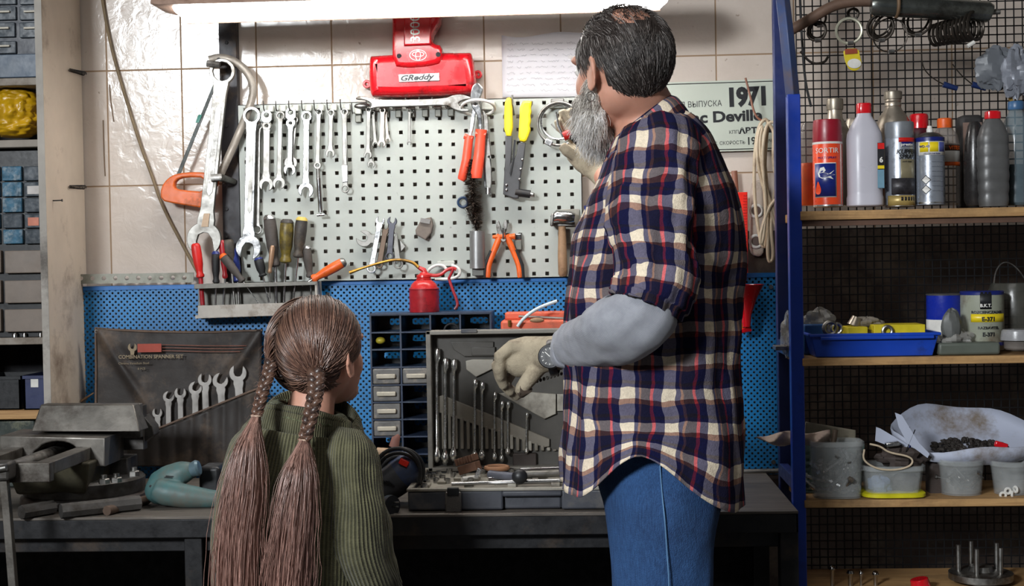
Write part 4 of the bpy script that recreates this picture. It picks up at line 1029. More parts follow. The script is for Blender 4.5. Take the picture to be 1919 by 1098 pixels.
labs = ['smallest spanner low at the left end of the canvas roll', 'second spanner from the left in the canvas roll', 'third spanner from the left in the canvas roll', 'fourth spanner from the left in the canvas roll', 'fifth spanner, tall, partly behind its neighbours in the canvas roll', 'sixth spanner leaning left in the canvas roll', 'largest and rightmost spanner in the canvas roll']
WRL = mat('greyed spanner steel', (150, 146, 142), .4, .75, .2, 20)
for i, (x, y, J, bx_, by_) in enumerate(((295, 774, 9.5, 300, 840), (316, 744, 10.5, 316, 850), (338, 737, 11, 340, 850), (366, 728, 12.5, 367, 850), (384, 712, 13, 389, 850), (413, 714, 14.5, 422, 850), (446, 700, 16, 455, 850))):
    spanner((x, y), ('open', J, (.3 if i % 2 else -.1) + .25), (bx_, by_), ('ring', 8, 5), J * .48, TY - .026 - (.004 if i % 2 else 0), labs[i], WRL, .005, G3)
tag(MB().tube([at(152, 752, TY), at(176, 736, TY)], [.004, .002], 6).build('wood_splinter', TAN), 'small stick poking out left of the canvas roll', 'stick')

# ================================================================== vise
t = thing('bench_vise', 'big grimy cast iron machine vise standing on the left end of the bench', 'vise', atz(150, 900, BZ))
def fbox(mb, x0, y0, x1, y1, Yf, dep, mi=0): return mb.pbox(x0, y0, x1, y1, Yf, dep, mi)
VT = mat('worn vise steel', (112, 108, 102), .45, .6, .35, 12, (58, 50, 44), 8, .5, .5, 50)
m = MB(); a0 = at(58, 809, -.53); a1 = at(262, 809, -.53); b0 = at(76, 758, -.50); b1 = at(250, 758, -.50)
m.add([a0, a1, a1 + Vector((0, .07, 0)), a0 + Vector((0, .07, 0)), b0, b1, b1 + Vector((0, .04, 0)), b0 + Vector((0, .04, 0))], [(3, 2, 1, 0), (4, 5, 6, 7), (0, 1, 5, 4), (1, 2, 6, 5), (2, 3, 7, 6), (3, 0, 4, 7)]).build('fixed_jaw', VT, t, bevel=.003)
m = MB(); fbox(m, 80, 757, 266, 822, -.455, .022).build('jaw_plate', VT, t, bevel=.002)
m = MB(); fbox(m, 84, 760, 272, 845, -.43, .03).build('rear_jaw', IRON, t, bevel=.002)
m = MB(); a = at(262, 800, -.42); m.add([at(268, 778, -.42), at(286, 800, -.42), at(288, 815, -.42), at(262, 835, -.42)] + [p + Vector((0, .05, 0)) for p in (at(268, 778, -.42), at(286, 800, -.42), at(288, 815, -.42), at(262, 835, -.42))], [(3, 2, 1, 0), (4, 5, 6, 7), (0, 1, 5, 4), (1, 2, 6, 5), (2, 3, 7, 6), (3, 0, 4, 7)]).build('anvil_horn', IRON, t, bevel=.002)
arch = [(22, 810), (215, 814), (215, 866), (190, 866), (172, 832)] + [(128 + 36 * cos(a_), 838 - 18 * sin(a_)) for a_ in [pi * i / 10 for i in range(1, 10)]] + [(86, 838), (70, 866), (22, 862)]
m = MB(); plate(m, [arch], -.50, .14, .003).build('body', VT, t)
def bar_y(mb, xa, ya, Ya, w, h, Yb, mi=0):
    p = at(xa, ya, Ya); return mb.bx(p.x - w / 2, p.x + w / 2, Yb, Ya, p.z - h / 2, p.z + h / 2, mi)
m = MB(); bar_y(m, 176, 842, -.50, .036, .028, -.80).build('slide_bar', VT, t, bevel=.002)
m = MB(); bar_y(m, 52, 842, -.50, .036, .028, -.80).build('slide_bar', VT, t, bevel=.002)
p = at(176, 842, -.50); p2 = at(52, 842, -.50)
MB().bx(p2.x - .10, p.x + .018, -.825, -.80, p.z - .028, p.z + .014).build('slide_end_plate', VT, t, bevel=.002)
c = at(112, 846, -.50); MB().tube([c, Vector((c.x, -.80, c.z))], .017, 16).build('lead_screw', STEELD, t)
cb = atz(165, 915, BZ); cb = Vector((at(150, 900, -.50).x, -.47, BZ))
MB().lathe(cb, [(.145, 0), (.148, .004), (.146, .018), (.138, .022)], 48).build('base_plate', mat('worn base', (104, 100, 98), .5, .5, .3, 10, (70, 54, 44), 8, .5), t)
MB().lathe(cb + Vector((0, 0, .022)), [(.138, 0), (.141, .005), (.141, .032), (.134, .038)], 48).build('swivel_disc', IRON, t)
m = MB(); p = at(110, 878, -.52)
for q in range(1): m.box((cb.x - .03, -.53, BZ + .075), (.16, .16, .075), None, 0, 1.25)
m.build('casting', mat('olive dirty casting', (72, 68, 52), .6, .3, .3, 14, (46, 40, 34), 9, .5), t, bevel=.006)
m = MB(); fbox(m, 178, 858, 240, 900, -.46, .08).build('neck', IRON, t, bevel=.003)
for x, y, Y in ((218, 893, -.58), (251, 887, -.48), (195, 898, -.60)):
    p = at(x, y, Y); p.z = BZ + .060; MB().lathe(p, [(.013, 0), (.013, .010), (.011, .012)], 6).lathe(p + Vector((0, 0, .012)), [(.007, 0), (.007, .008)], 12).build('bolt', STEELD, t)
def rodthing(nm, p0, p1, r, m_, lab, cat, seg=14, flat=1.0):
    a = atz(p0[0], p0[1], BZ + r * (flat if flat < 1 else 1)); b = atz(p1[0], p1[1], BZ + r * (flat if flat < 1 else 1)); tag(MB().tube([a, b], r, seg, flat=flat).build(nm, m_), lab, cat)
rodthing('steel_rod', (200, 957), (276, 936), .011, mat('rusty rod', (96, 78, 66), .6, .3), 'short brown steel rod lying before the vise base', 'rod')
rodthing('steel_bar', (114, 958), (262, 942), .017, IRON, 'thick grimy steel bar lying under the vise, right one', 'bar', 8)
rodthing('steel_bar', (40, 960), (100, 950), .016, IRON, 'thick grimy steel bar end at the left front of the vise', 'bar', 8)
rodthing('hooked_pin', (66, 948), (84, 942), .004, STEEL, 'small shiny hooked pin between the two steel bars', 'pin')
# foreground clamp bar
t = thing('bar_clamp', 'steel clamp bar with a grimy head at the lower left edge of the bench', 'clamp', at(22, 1150, -.85))
MB().tube([at(8, 900, -.85), at(14, 960, -.85), at(30, 1160, -.85)], .0115, 4, nrm=(1, 1, 0)).build('bar', VT, t, bevel=.001)
m = MB(); m.pbox(-22, 866, 17, 902, -.87, .045).build('head', IRON, t, bevel=.006)
MB().tube([at(-10, 880, -.875), at(12, 876, -.875)], .007, 10).build('screw', STEELD, t)

# ================================================================== teal drill and battery
t = thing('power_drill', 'dusty teal power drill lying on the bench right of the vise', 'drill', atz(330, 950, BZ)); DY = -.54
m = MB(); m.tube([at(x, y, DY) for x, y in ((286, 915), (296, 908), (318, 896), (345, 884), (362, 880))], [.020, .030, .032, .027, .018], 20)
m.tube([at(x, y, DY - .04) for x, y in ((290, 916), (310, 923), (350, 930), (390, 934), (425, 936))], [.026, .030, .028, .022, .018], 18)
m.ell(at(300, 918, DY - .01), (.035, .04, .034))
fuse(m, .005, 5).build('body', TEAL, t, sharp=180)
MB().tube([at(358, 881, DY - .002), at(370, 877, DY - .002), at(374, 876, DY - .002)], [.0165, .0195, .016], 18).build('chuck_ring', mat('blue grey ring', (96, 118, 128), .4, .3), t)
for k in range(5): MB().tube([at(300 + k * 2.6, 902 - k * 2.6, DY - .033), at(319 + k * 1.5, 905 - k * 3, DY - .030)], .0014, 6).build('vent_slot', BLACKP, t)
for x, y in ((282, 911), (309, 916), (343, 910), (370, 929)): MB().cyl(at(x, y, DY - .044), at(x, y, DY - .02), .003, .003, 10).build('screw_hole', BLACKP, t)
tag(MB().pbox(371, 874, 413, 931, -.49, .08).build('battery_pack', BLACKP, bevel=.01, bseg=3), 'black battery block behind the teal drill', 'battery')

# ================================================================== drawer organiser behind the case
OY = -.215; OB = -.085
t = thing('compartment_organizer', 'navy open compartment rack with a few grey drawers on the bench in the middle', 'organizer', at(808, 890, OY))
xs = [696, 752, 808, 864, 921]; ys = [589, 622, 654, 687.5, 720.5, 753, 785.5, 818, 851, 884]
FR = mat('blue black organizer plastic', (38, 50, 72), .4, 0, .2, 20, (70, 80, 92), 12, .3)
m = MB(); X = [at(x, 700, OY).x for x in xs]; Z = [at(800, y, OY).z for y in ys]; Z[-1] = BZ + .002
for i, x in enumerate(X): m.bx(x - .0022, x + .0022, OY + (0 if i in (0, 4) else .001), OB, Z[-1], Z[0])
for j, z in enumerate(Z): m.bx(X[0], X[-1], OY + .0005, OB, z - .0018, z + .0018)
m.bx(X[0] - .003, X[-1] + .003, OY - .002, OB, Z[0], Z[0] + .004)
m.build('frame', FR, t)
m = MB(); Bx = [at(x, 700, OB).x for x in xs]; loops = [[(0, 0)] * 4]
cu = bpy.data.curves.new('c', 'CURVE'); cu.dimensions = '2D'; cu.fill_mode = 'BOTH'; cu.extrude = .001
def addloop(pts):
    sp = cu.splines.new('POLY'); sp.points.add(len(pts) - 1); sp.use_cyclic_u = True
    for i, (x, z) in enumerate(pts): sp.points[i].co = (x, z, 0, 1)
addloop([(X[0], Z[-1]), (X[-1], Z[-1]), (X[-1], Z[0]), (X[0], Z[0])])
for i in range(4):
    for j in range(9):
        cx = (X[i] + X[i + 1]) / 2 + (.008 if i == 0 and j < 2 else 0); cz = Z[j + 1] + (Z[j] - Z[j + 1]) * .50; w = .023 if not (i == 0 and j < 2) else .014; h = .0085
        addloop([(cx + w * (abs(cos(a_)) ** .4) * (1 if cos(a_) > 0 else -1), cz + h * (abs(sin(a_)) ** .4) * (1 if sin(a_) > 0 else -1)) for a_ in [2 * pi * (k + .5) / 16 for k in range(16)]])
me = _curve_mesh(cu); m.mesh(me, Matrix(((1, 0, 0, 0), (0, 0, -1, OB), (0, 1, 0, 0), (0, 0, 0, 1))))
m.build('back_panel', BLACKP, t, smooth=False)
for (i, j) in ((0, 3), (0, 4), (0, 5), (0, 6), (1, 3)):
    d = MB(); d.bx(X[i] + .004, X[i + 1] - .004, OY - .004, OB - .01, Z[j + 1] + .003, Z[j] - .003)
    o = d.build('drawer', GREYD, t, bevel=.003)
    q = MB(); q.bx(X[i] + .014, X[i + 1] - .014, OY - .014, OY - .004, (Z[j] + Z[j + 1]) / 2 - .005, (Z[j] + Z[j + 1]) / 2 + .006); q.build('pull', mat('pale pull', (176, 168, 152), .35), o, bevel=.002)
tag(MB().ell(at(713, 638, OY + .03), (.013, .012, .009)).build('yellow_plug', mat('olive yellow plastic', (176, 160, 50), .4)), 'small olive yellow plug in the second left compartment', 'cap')
tag(MB().torus(at(846, 620, OY + .03), .018, .003, None, 20, 8, arc=(0, pi)).build('cable_loop', RUBBER), 'black cable loop in a top compartment under the oil can', 'cable')

# oil can
t = thing('oil_can', 'red pump oil can with a long brass spout on top of the compartment rack', 'oil can', at(795, 588, -.16)); OC = -.16
kc = sc(OC); cx = 795.5; b = at(cx, 587, OC); b.z = Z[0] + .0045
H = lambda y: at(cx, y, OC).z - b.z
MB().lathe(b, [(27.5 * kc, 0), (28 * kc, .003), (28 * kc, H(543)), (29 * kc, H(542)), (29 * kc, H(540.5)), (26 * kc, H(539))], 36).build('body', REDDARK, t)
MB().lathe(b, [(26 * kc, H(540)), (24 * kc, H(533)), (18 * kc, H(527)), (14.5 * kc, H(525)), (14.5 * kc, H(522)), (13 * kc, H(521)), (14 * kc, H(519.5)), (13.5 * kc, H(515.5)), (8 * kc, H(513)), (6 * kc, H(510))], 32).build('top_cone', mat('oil can bright red', (190, 36, 36), .3, 0, .15, 15, (110, 26, 26), 14, .3), t)
MB().tube([at(x, y, OC) for x, y in ((797, 514), (794, 506), (786, 502), (783, 500))], [.008, .007, .005, .004], 12).build('pump_head', MC['oil can bright red'], t)
MB().tube([at(x, y, OC - .004) for x, y in smooth_loop([(784, 501), (775, 492), (755, 487), (735, 487), (710, 493), (680, 502), (655, 511)], 2, False)], [.0045, .004, .0036, .003, .0045], 10).build('spout', mat('brass spout', (176, 130, 56), .35, .8, .3, 20, (70, 58, 44), 12, .5), t)
MB().tube([at(x, y, OC - .006) for x, y in smooth_loop([(800, 514), (815, 517), (828, 514), (836, 506), (848, 502), (855, 505)], 2, False)], .0042, 8, flat=.7).build('pump_lever', MC['oil can bright red'], t)
MB().tube([at(x, y, OC - .004) for x, y in smooth_loop([(841, 521), (847, 540), (856, 562), (858, 572), (852, 580)], 2, False)], .0036, 8, flat=.6).build('handle', REDDARK, t)
MB().tube([at(841, 522, OC - .004), at(846, 512, OC - .006), at(850, 503, OC - .006)], .0035, 8).build('lever_link', REDDARK, t)

# orange case standing behind the lid
t = thing('orange_tool_case', 'orange plastic case standing on end behind the open socket set lid', 'case', at(1005, 890, -.25))
a = at(938, 600, -.25); b = at(1080, 600, -.25); MB().bx(a.x, b.x, -.25, -.12, BZ + .001, at(1000, 600, -.25).z).build('body', mat('coral orange plastic', (206, 92, 62), .5, 0, .15, 10, (120, 70, 50), 8, .4), t, bevel=.006)
MB().bx(a.x + .008, b.x, -.20, -.125, at(1000, 600, -.25).z, at(1000, 586, -.25).z).build('lid', MC['coral orange plastic'], t, bevel=.004)
m = MB(); m.tube([at(972, 593, -.23), at(1058, 597, -.23)], .0035, 8).build('metal_clasp', STEELD, t)
m = MB(); m.ell(at(1006, 600, -.25), (.018, .006, .006)).build('latch', TAN, t)
tag(MB().tube([at(x, y, -.262) for x, y in smooth_loop([(970, 612), (978, 600), (995, 585), (1015, 574), (1044, 564)], 2, False)], .0042, 10).build('clear_hose', mat('milky hose', (196, 206, 210), .3)), 'short milky hose arching above the orange case', 'hose')
MB().tube([at(955, 600, -.255), at(955, 612, -.255)], [.005, .004], 8).build('brass_fitting', mat('brass spout', (176, 130, 56)), t)

# ================================================================== socket set case
CY0, CY1 = -.665, -.345
t = thing('socket_set_case', 'open grey socket and spanner set case on the bench in front of the man', 'tool case', Vector((at(1000, 950, CY0).x, CY0, BZ)))
CASE = mat('dark grey case plastic', (66, 68, 75), .5, 0, .2, 20, (92, 88, 84), 10, .3, .25, 200)
INNER = mat('grey brown moulded tray', (152, 147, 136), .5, 0, .2, 14, (104, 98, 88), 10, .4, .3, 150)
xa = at(764, 940, CY0).x; xb = at(1232, 940, CY0).x; zt = BZ + 44 * sc(CY0); xr0 = at(943, 940, CY0).x; xr1 = at(1052, 940, CY0).x
pr = [(xa + .004, CY0 + .006), (xb - .004, CY0 + .006), (xb - .004, CY1), (xa + .004, CY1)]
m = MB()
def frm(mb, x0, x1, y0, y1, z0, z1, w):
    mb.bx(x0, x1, y0, y0 + w, z0, z1); mb.bx(x0, x1, y1 - w, y1, z0, z1); mb.bx(x0, x0 + w, y0 + w, y1 - w, z0, z1); mb.bx(x1 - w, x1, y0 + w, y1 - w, z0, z1)
m.bx(xa, xr0, CY0, CY0 + .03, BZ + .002, zt - .006); m.bx(xr1, xb, CY0, CY0 + .03, BZ + .002, zt - .006)
m.bx(xr0, xr1, CY0 + .012, CY0 + .03, BZ + .002, zt - .006)
m.bx(xa, xb, CY0 + .03, CY1, BZ + .002, BZ + .02)
m.bx(xa, xa + .012, CY0 + .03, CY1, BZ + .02, zt - .006); m.bx(xb - .012, xb, CY0 + .03, CY1, BZ + .02, zt - .006); m.bx(xa, xb, CY1 - .012, CY1, BZ + .02, zt - .006)
m.build('base_shell', CASE, t, bevel=.005, bseg=3)
MB().bx(xr0 - .002, xr1 + .002, CY0 - .004, CY0 + .012, zt - .020, zt - .007).build('carry_handle', CASE, t, bevel=.004)
m = MB(); frm(m, xa - .002, xb + .002, CY0 - .003, CY1, zt - .007, zt, .012); m.build('base_rim', INNER, t, bevel=.002)
m = MB(); m.bx(xa + .01, xb - .01, CY0 + .01, CY1 - .01, zt - .016, zt - .011).build('moulded_tray', INNER, t)
rn = random.Random(2)
# ridges of the tray
for i in range(16):
    x = xa + .03 + i * .033; MB().box((x, CY0 + .10 + .05 * (i % 3), zt - .008), (.020, .045, .008)).build('tray_ridge', INNER, t, bevel=.002)
lx = at(850, 930, CY0).x
o = MB().box((lx, CY0 - .007, zt - .03), (.036, .008, .046)).build('latch', mat('smoky clear latch', (96, 92, 88), .25, .2), t, bevel=.003)
MB().box((lx, CY0 - .010, zt - .006), (.026, .008, .018)).build('latch_hinge', BLACKP, o, bevel=.002)
# lid
LYf, LYb = -.365, -.315; z0l = at(1000, 882, LYf).z; z1l = at(1000, 617, LYf).z; xc0 = at(800, 750, LYf).x; xc1 = xc0 + (xb - xa) * .985
m = MB(); m.bx(xc0, xc1, LYb - .004, LYb, z0l, z1l)
m.bx(xc0, xc0 + .012, LYf, LYb, z0l, z1l); m.bx(xc1 - .012, xc1, LYf, LYb, z0l, z1l); m.bx(xc0, xc1, LYf, LYb, z1l - .010, z1l); m.bx(xc0, xc1, LYf, LYb, z0l, z0l + .010)
m.build('lid_shell', mat('grey case lid', (124, 120, 112), .5, 0, .2, 12, (92, 86, 80), 8, .4, .2, 150), t, bevel=.004, bseg=3)
MB().bx(xc0 + .01, xc1 - .01, LYb - .012, LYb - .004, z0l + .008, z1l - .008).build('lid_tray', mat('dark moulded tray', (66, 63, 58), .55, 0, .25, 14), t)
for pts, th, mm in (([(873, 676), (886, 673), (925, 673), (925, 690), (905, 700), (892, 706), (874, 692)], .012, 0), ([(935, 737), (965, 732), (1042, 738), (1042, 775), (1020, 785), (952, 747)], .012, 0), ([(1044, 738), (1120, 738), (1120, 770), (1044, 770)], .010, 0), ([(815, 745), (830, 740), (1030, 822), (1030, 836), (1020, 838), (815, 770)], .010, 1), ([(845, 640), (925, 640), (925, 668), (870, 668), (850, 655)], .006, 2), ([(884, 650), (928, 650), (928, 666), (884, 666)], .012, 2)):
    q = MB(); plate(q, [pts], LYb - .016, th, .002); q.build('moulded_insert', (INNER, mat('mid moulded tray', (122, 116, 105), .5), mat('dark moulded tray', (52, 50, 47)))[mm], t)
for i in range(20):
    x = 816 + i * 11.6; yt = 766 + (x - 815) * .345; 
    q = MB(); q.pbox(x, yt, x + 6.6, 842 if i < 13 else 845, LYb - .022, .012); q.build('slot_divider', MC['mid moulded tray'] if i % 3 else INNER, t, bevel=.002)
m = MB(); m.bx(at(864, 618, LYf).x, at(894, 618, LYf).x, LYf - .004, LYf + .01, z1l - .006, z1l + .003).build('lid_latch_catch', CASE, t, bevel=.001)
G4 = 'spanners clipped edge-on in the case lid'
nms = ['tallest and leftmost spanner clipped in the case lid', 'second spanner from the left in the case lid', 'third spanner from the left in the case lid', 'fourth spanner in the case lid, right of the first wide gap', 'fifth spanner in the case lid, beside the fourth', 'sixth spanner in the case lid, after a narrow gap', 'seventh spanner in the case lid, partly behind the black block', 'eighth spanner in the case lid, short one above the black block', 'thin last spanner standing alone at the right of the case lid']
for i, (x, y0, y1) in enumerate(((818.5, 652, 866), (834, 670, 870), (850, 672, 864), (889.5, 710, 863), (903, 715, 862), (926.5, 734, 864), (940, 751, 866), (951.5, 752, 852), (986.5, 773, 850))):
    Yw = LYf + .022; L = y1 - y0; w = 4.6 if i < 3 else 4.0 if i < 5 else 3.3 if i < 8 else 2.6; k = sc(Yw)
    prf = [(0, .7), (.015, 1.15), (.05, 1.25), (.09, 1.3), (.13, .75), (.2, .62), (.5, .6), (.86, .62), (.9, 1.2), (.94, 1.7), (.98, 1.3), (1, .6)]
    m = MB().tube([at(x + (1.2 if u < .12 else 0), y0 + L * u, Yw - (.004 if u > .88 else 0)) for u, r in prf], [w * k * r for u, r in prf], 12, flat=1.25)
    tag(m.build('combination_spanner', mat('bright chrome', (232, 232, 228), .26, 1, .05)), nms[i], 'spanner', G4)
# contents
def lay(nm, p0, p1, r, m_, lab, cat, z=None, seg=12, grp=None, prof=None):
    zz = (zt if z is None else z) - .008 + r; a = atz(p0[0], p0[1], zz); b = atz(p1[0], p1[1], zz)
    if prof: pts = [a.lerp(b, u) for u, q in prof]; rr = [r * q for u, q in prof]
    else: pts = [a, b]; rr = r
    return tag(MB().tube(pts, rr, seg).build(nm, m_), lab, cat, grp)
lay('breaker_bar', (846, 907), (940, 904), .0045, CHROME, 'long thin chrome bar lying along the front of the case', 'bar', zt + .002)
lay('extension_bar', (915, 905), (1120, 899), .0055, CHROME, 'long chrome extension bar lying at the front right of the case', 'extension bar', zt + .001, prof=[(0, .8), (.05, .8), (.06, 1), (.9, 1), (.91, 1.4), (1, 1.4)])
t = thing('ratchet', 'ratchet with a round black head and satin handle lying in the middle of the case', 'ratchet', atz(974, 893, zt))
MB().tube([atz(918, 889, zt + .006), atz(966, 894, zt + .006)], .010, 14).build('grip', mat('grey blue handle', (104, 106, 116), .4, .4), t)
MB().ell(atz(974, 893, zt + .012), (.018, .014, .017)).build('head', BLACKP, t)
MB().tube([atz(984, 889, zt + .005), atz(1075, 886, zt + .005)], .0085, 14).build('shaft', SATIN, t)
lay('drive_bar', (975, 881), (1075, 877), .006, CHROME, 'chrome bar at the back of the case by the block', 'bar', zt + .004)
lay('adapter', (866, 898), (898, 894), .006, WHITEP, 'short pale adapter lying in the middle left of the case', 'adapter', zt)
lay('adapter', (915, 898), (950, 896), .0055, CHROME, 'short chrome adapter lying left of the ratchet head', 'adapter', zt)
G5 = 'small sockets in the left corner of the case'
for i, (x, y) in enumerate(((822, 888), (842, 883), (806, 893), (812, 894), (797, 899), (792, 904), (868, 884), (795, 912), (905, 884), (850, 890), (829, 896), (838, 902), (868, 892), (958, 884), (818, 901), (800, 905), (882, 901))):
    p = atz(x, y, zt - .006); p.z = zt - .011
    tag(MB().lathe(p, [(.0075, 0), (.0075, .012), (.0055, .0125), (.005, .006)], 16).build('socket', CHROME), 'small chrome socket standing upright in the left corner of the open case', 'socket', G5)
# coil / comb block, ring, block
m = MB(); c = atz(880, 886, zt + .004); RM = Matrix.Rotation(R(-25), 3, 'Z') @ Matrix.Rotation(R(-18), 3, 'Y')
m.box(c + Vector((0, 0, .012)), (.05, .025, .02), RM)
for i in range(7): m.box(c + RM @ Vector((-.024 + i * .008, 0, .024)) + Vector((0, 0, .008)), (.0028, .028, .016), RM)
tag(m.build('wooden_comb_block', mat('rust brown block', (122, 88, 70), .7, 0, .3, 30), bevel=.001), 'rusty brown ribbed block lying on the case tools', 'block')
m = MB(); c = atz(931, 874, zt + .012); m.torus(c - Vector((0, 0, .003)), .026, [.0055] * 28, Matrix.Rotation(R(90), 3, 'X'), 28, 8)
tag(m.build('sanding_ring', mat('pale brown ring', (150, 108, 78), .7)), 'flat pale brown ring lying at the back of the case', 'ring')
m = MB(); p = atz(984, 875, zt - .004); m.box(p + Vector((.0, .0, .018)), (.058, .035, .036)).build
tag(m.build('steel_block', mat('dark oiled block', (66, 58, 54), .45, .4), bevel=.002), 'dark square steel block standing at the back of the case', 'block')
tag(MB().box(atz(896, 886, zt + .012), (.010, .012, .022), Matrix.Rotation(.4, 3, 'Y')).build('metal_tab', STEEL, bevel=.001), 'small pale metal tab right of the brown ribbed block', 'tab')

# ================================================================== grinder, plug
t = thing('angle_grinder', 'grey and navy angle grinder with a looped cable left of the case', 'grinder', atz(750, 935, BZ)); GY = -.56
NV = mat('slate blue casing', (58, 72, 104), .42, 0, .2, 12, (60, 58, 56), 8, .4)
MB().tube([at(x, y, GY) for x, y in ((696, 934), (712, 921), (735, 902), (752, 889))], [.020, .034, .040, .041], 24).build('motor_housing', mat('grinder grey', (72, 74, 80), .45, 0, .2, 14, (52, 50, 48), 8, .4), t)
MB().tube([at(x, y, GY + .002) for x, y in ((750, 890), (762, 880), (774, 869), (782, 862))], [.0415, .040, .036, .027], 24).build('handle_body', NV, t)
MB().box(at(757, 867, GY - .036), (.022, .008, .014), Matrix.Rotation(R(28), 3, 'Y')).build('red_switch', mat('bright red plastic', (232, 44, 28)), t, bevel=.002)
for k in range(5): MB().tube([at(708 + k * 5, 897 + k * 1.0, GY - .040), at(720 + k * 5, 905 + k * 1.2 + 2, GY - .042)], .0014, 6).build('vent_slot', BLACKP, t)
for k, (rx, ry, dy, yy) in enumerate(((43, 44, 0, -.05), (41, 40, 5, -.035), (45, 42, -2, -.02), (38, 36, 7, -.008))):
    c = (745 + k * 2, 884 + dy); MB().tube([at(c[0] + rx * cos(a_), c[1] - ry * sin(a_), GY + yy + .10 * (1 - sin(a_)) * 0) for a_ in [R(-25) + R(200) * i / 26 for i in range(27)]], .0042, 8).build('cable_loop', RUBBER, t)
tag(MB().tube([at(738, 838, -.48), at(742, 822, -.48), at(748, 815, -.48)], [.012, .010, .004], 8, flat=.4).build('leather_tab', mat('worn reddish leather', (128, 84, 72), .7)), 'reddish worn leather tab sticking up behind the grinder', 'tab')
tag(MB().tube([at(706, 846, -.5), at(728, 850, -.5)], [.010, .013], 10).build('wooden_dowel', mat('pale wood', (170, 140, 110), .6)), 'pale wooden stick end beside the grinder cable', 'stick')
t = thing('power_plug', 'black mains plug with steel pins lying before the grinder', 'plug', atz(735, 962, BZ)); Pp = -.68
MB().tube([at(728, 948, Pp + .02), at(731, 947, Pp), at(736, 947, Pp - .006)], [.0215, .0235, .022], 20).build('plug_body', BLACKP, t)
for dy, dx in ((-4, 0), (4, -2)): MB().tube([at(737 + dx, 946 + dy, Pp - .008), at(749 + dx, 945 + dy, Pp - .018)], .0024, 8).build('pin', CHROME, t)
MB().tube([at(728, 948, Pp + .015), at(716, 951, Pp + .01), at(708, 950, Pp + .02)], [.010, .005, .0045], 8).build('cord', RUBBER, t)

# ================================================================== shelf 1: cans and bottles
def lbase(x, y, Y, i): p = at(x, y, Y); p.z = SHZ[i] + .0005; return p
FY = -.55
def can(nm, x, r, Y, prof, m_, lab, cat, extra=None, i=0, seg=36, sq=0, sx=1, sy=1):
    """prof: list of (radius px, pixel y)"""
    b = lbase(x, 385, Y, i); t = thing(nm, lab, cat, b); k = sc(Y)
    return t, b, k, (lambda y: at(x, y, Y).z - b.z)
def parts(t, b, k, H, segs, seg=36, sq=0, sx=1, sy=1):
    for nm, mm, pr in segs:
        MB().lathe(b, [(r * k, max(H(y), 0)) for r, y in pr], seg, None, 0, sq, sx, sy).build(nm, mm, t, sharp=35)
def wraplabel(t, b, R_, z0, z1, a0, a1, m_, nm='label', n=24, off=.0006):
    m = MB(); vs = []; fs = []
    for i in range(n + 1):
        a = R(a0) + (R(a1) - R(a0)) * i / n
        for z in (z0, z1): vs.append(b + Vector((cos(a) * (R_ + off), sin(a) * (R_ + off), z)))
    for i in range(n): fs.append((2 * i, 2 * i + 2, 2 * i + 3, 2 * i + 1))
    o = m.add(vs, fs).build(nm, m_, t); md = o.modifiers.new('s', 'SOLIDIFY'); md.thickness = .0003; return o
def wraptext(t, b, R_, z, ang, s, size, m_, off=.0012, bold=0, sx=1.0, shear=0):
    cu = bpy.data.curves.new('t', 'FONT'); cu.body = s; cu.size = size; cu.align_x = 'CENTER'; cu.extrude = .0002; cu.offset = bold; cu.resolution_u = 2; cu.shear = shear
    me = _curve_mesh(cu); m = MB(); vs = []
    for v in me.vertices:
        a = R(ang) + v.co.x * sx / R_; rr = R_ + off + v.co.z; vs.append(b + Vector((cos(a) * rr, sin(a) * rr, z + v.co.y)))
    m.add(vs, [tuple(p.vertices) for p in me.polygons]); bpy.data.meshes.remove(me); m.build('lettering', m_, t, smooth=False)
DRED = mat('dark red cap', (140, 22, 40), .35, 0, .08); ORL = mat('orange can label', (222, 72, 34), .3, 0, .06); NVY = mat('navy print', (22, 36, 110), .35); WHT = mat('white print', (224, 222, 216), .4)
ALU = mat('aluminium bottle', (170, 160, 146), .35, .8, .15, 10, (110, 96, 80), 8, .3); SILVP = mat('silver can paint', (160, 166, 176), .3, .6, .08); BLK = BLACKP
# orange can with dark red cap
t, b, k, H = can('spray_can', 1552, 27, FY, 0, 0, 'orange spray can with a dark red cap, leftmost large can on the upper shelf', 'spray can')
parts(t, b, k, H, [('bottom_rim', STEEL, [(26, 388), (27.2, 387), (27.2, 384)]), ('body', ORL, [(27, 385), (27, 270), (26, 267)]), ('top_rim', WHITEP, [(27.3, 271), (27.3, 267)]), ('cap', DRED, [(26.5, 268), (27, 262), (26, 232), (25, 226), (24, 225)])])
zz = (H(369), H(308)); wraplabel(t, b, 27 * k, zz[0] - .002, zz[1] + .002, 202, 295, WHT); wraplabel(t, b, 27 * k + .0004, zz[0], zz[1], 205, 292, NVY)
wraptext(t, b, 27 * k, H(288), 258, 'SORTIR', .016, WHT); wraptext(t, b, 27 * k, H(299), 258, 'MULTI SPRAY', .007, NVY)
wraplabel(t, b, 27 * k, H(385), H(272), 318, 325, WHT, 'white_stripe')
m = MB(); c = b + Vector((0, 0, 0)); RR = 27 * k + .0018
def wrp(pts, mm, nm='print', off=.0018):
    mq = MB(); cu = bpy.data.curves.new('c', 'CURVE'); cu.dimensions = '2D'; cu.fill_mode = 'BOTH'; cu.extrude = .0002
    sp = cu.splines.new('POLY'); sp.points.add(len(pts) - 1); sp.use_cyclic_u = True
    for i, (x, z) in enumerate(pts): sp.points[i].co = (x, z, 0, 1)
    me = _curve_mesh(cu); vs = []
    for v in me.vertices:
        a = R(250) + v.co.x / (27 * k); r_ = 27 * k + off + v.co.z; vs.append(b + Vector((cos(a) * r_, sin(a) * r_, v.co.y)))
    mq.add(vs, [tuple(p.vertices) for p in me.polygons]); mq.build(nm, mm, t, smooth=False)
z0 = H(369)
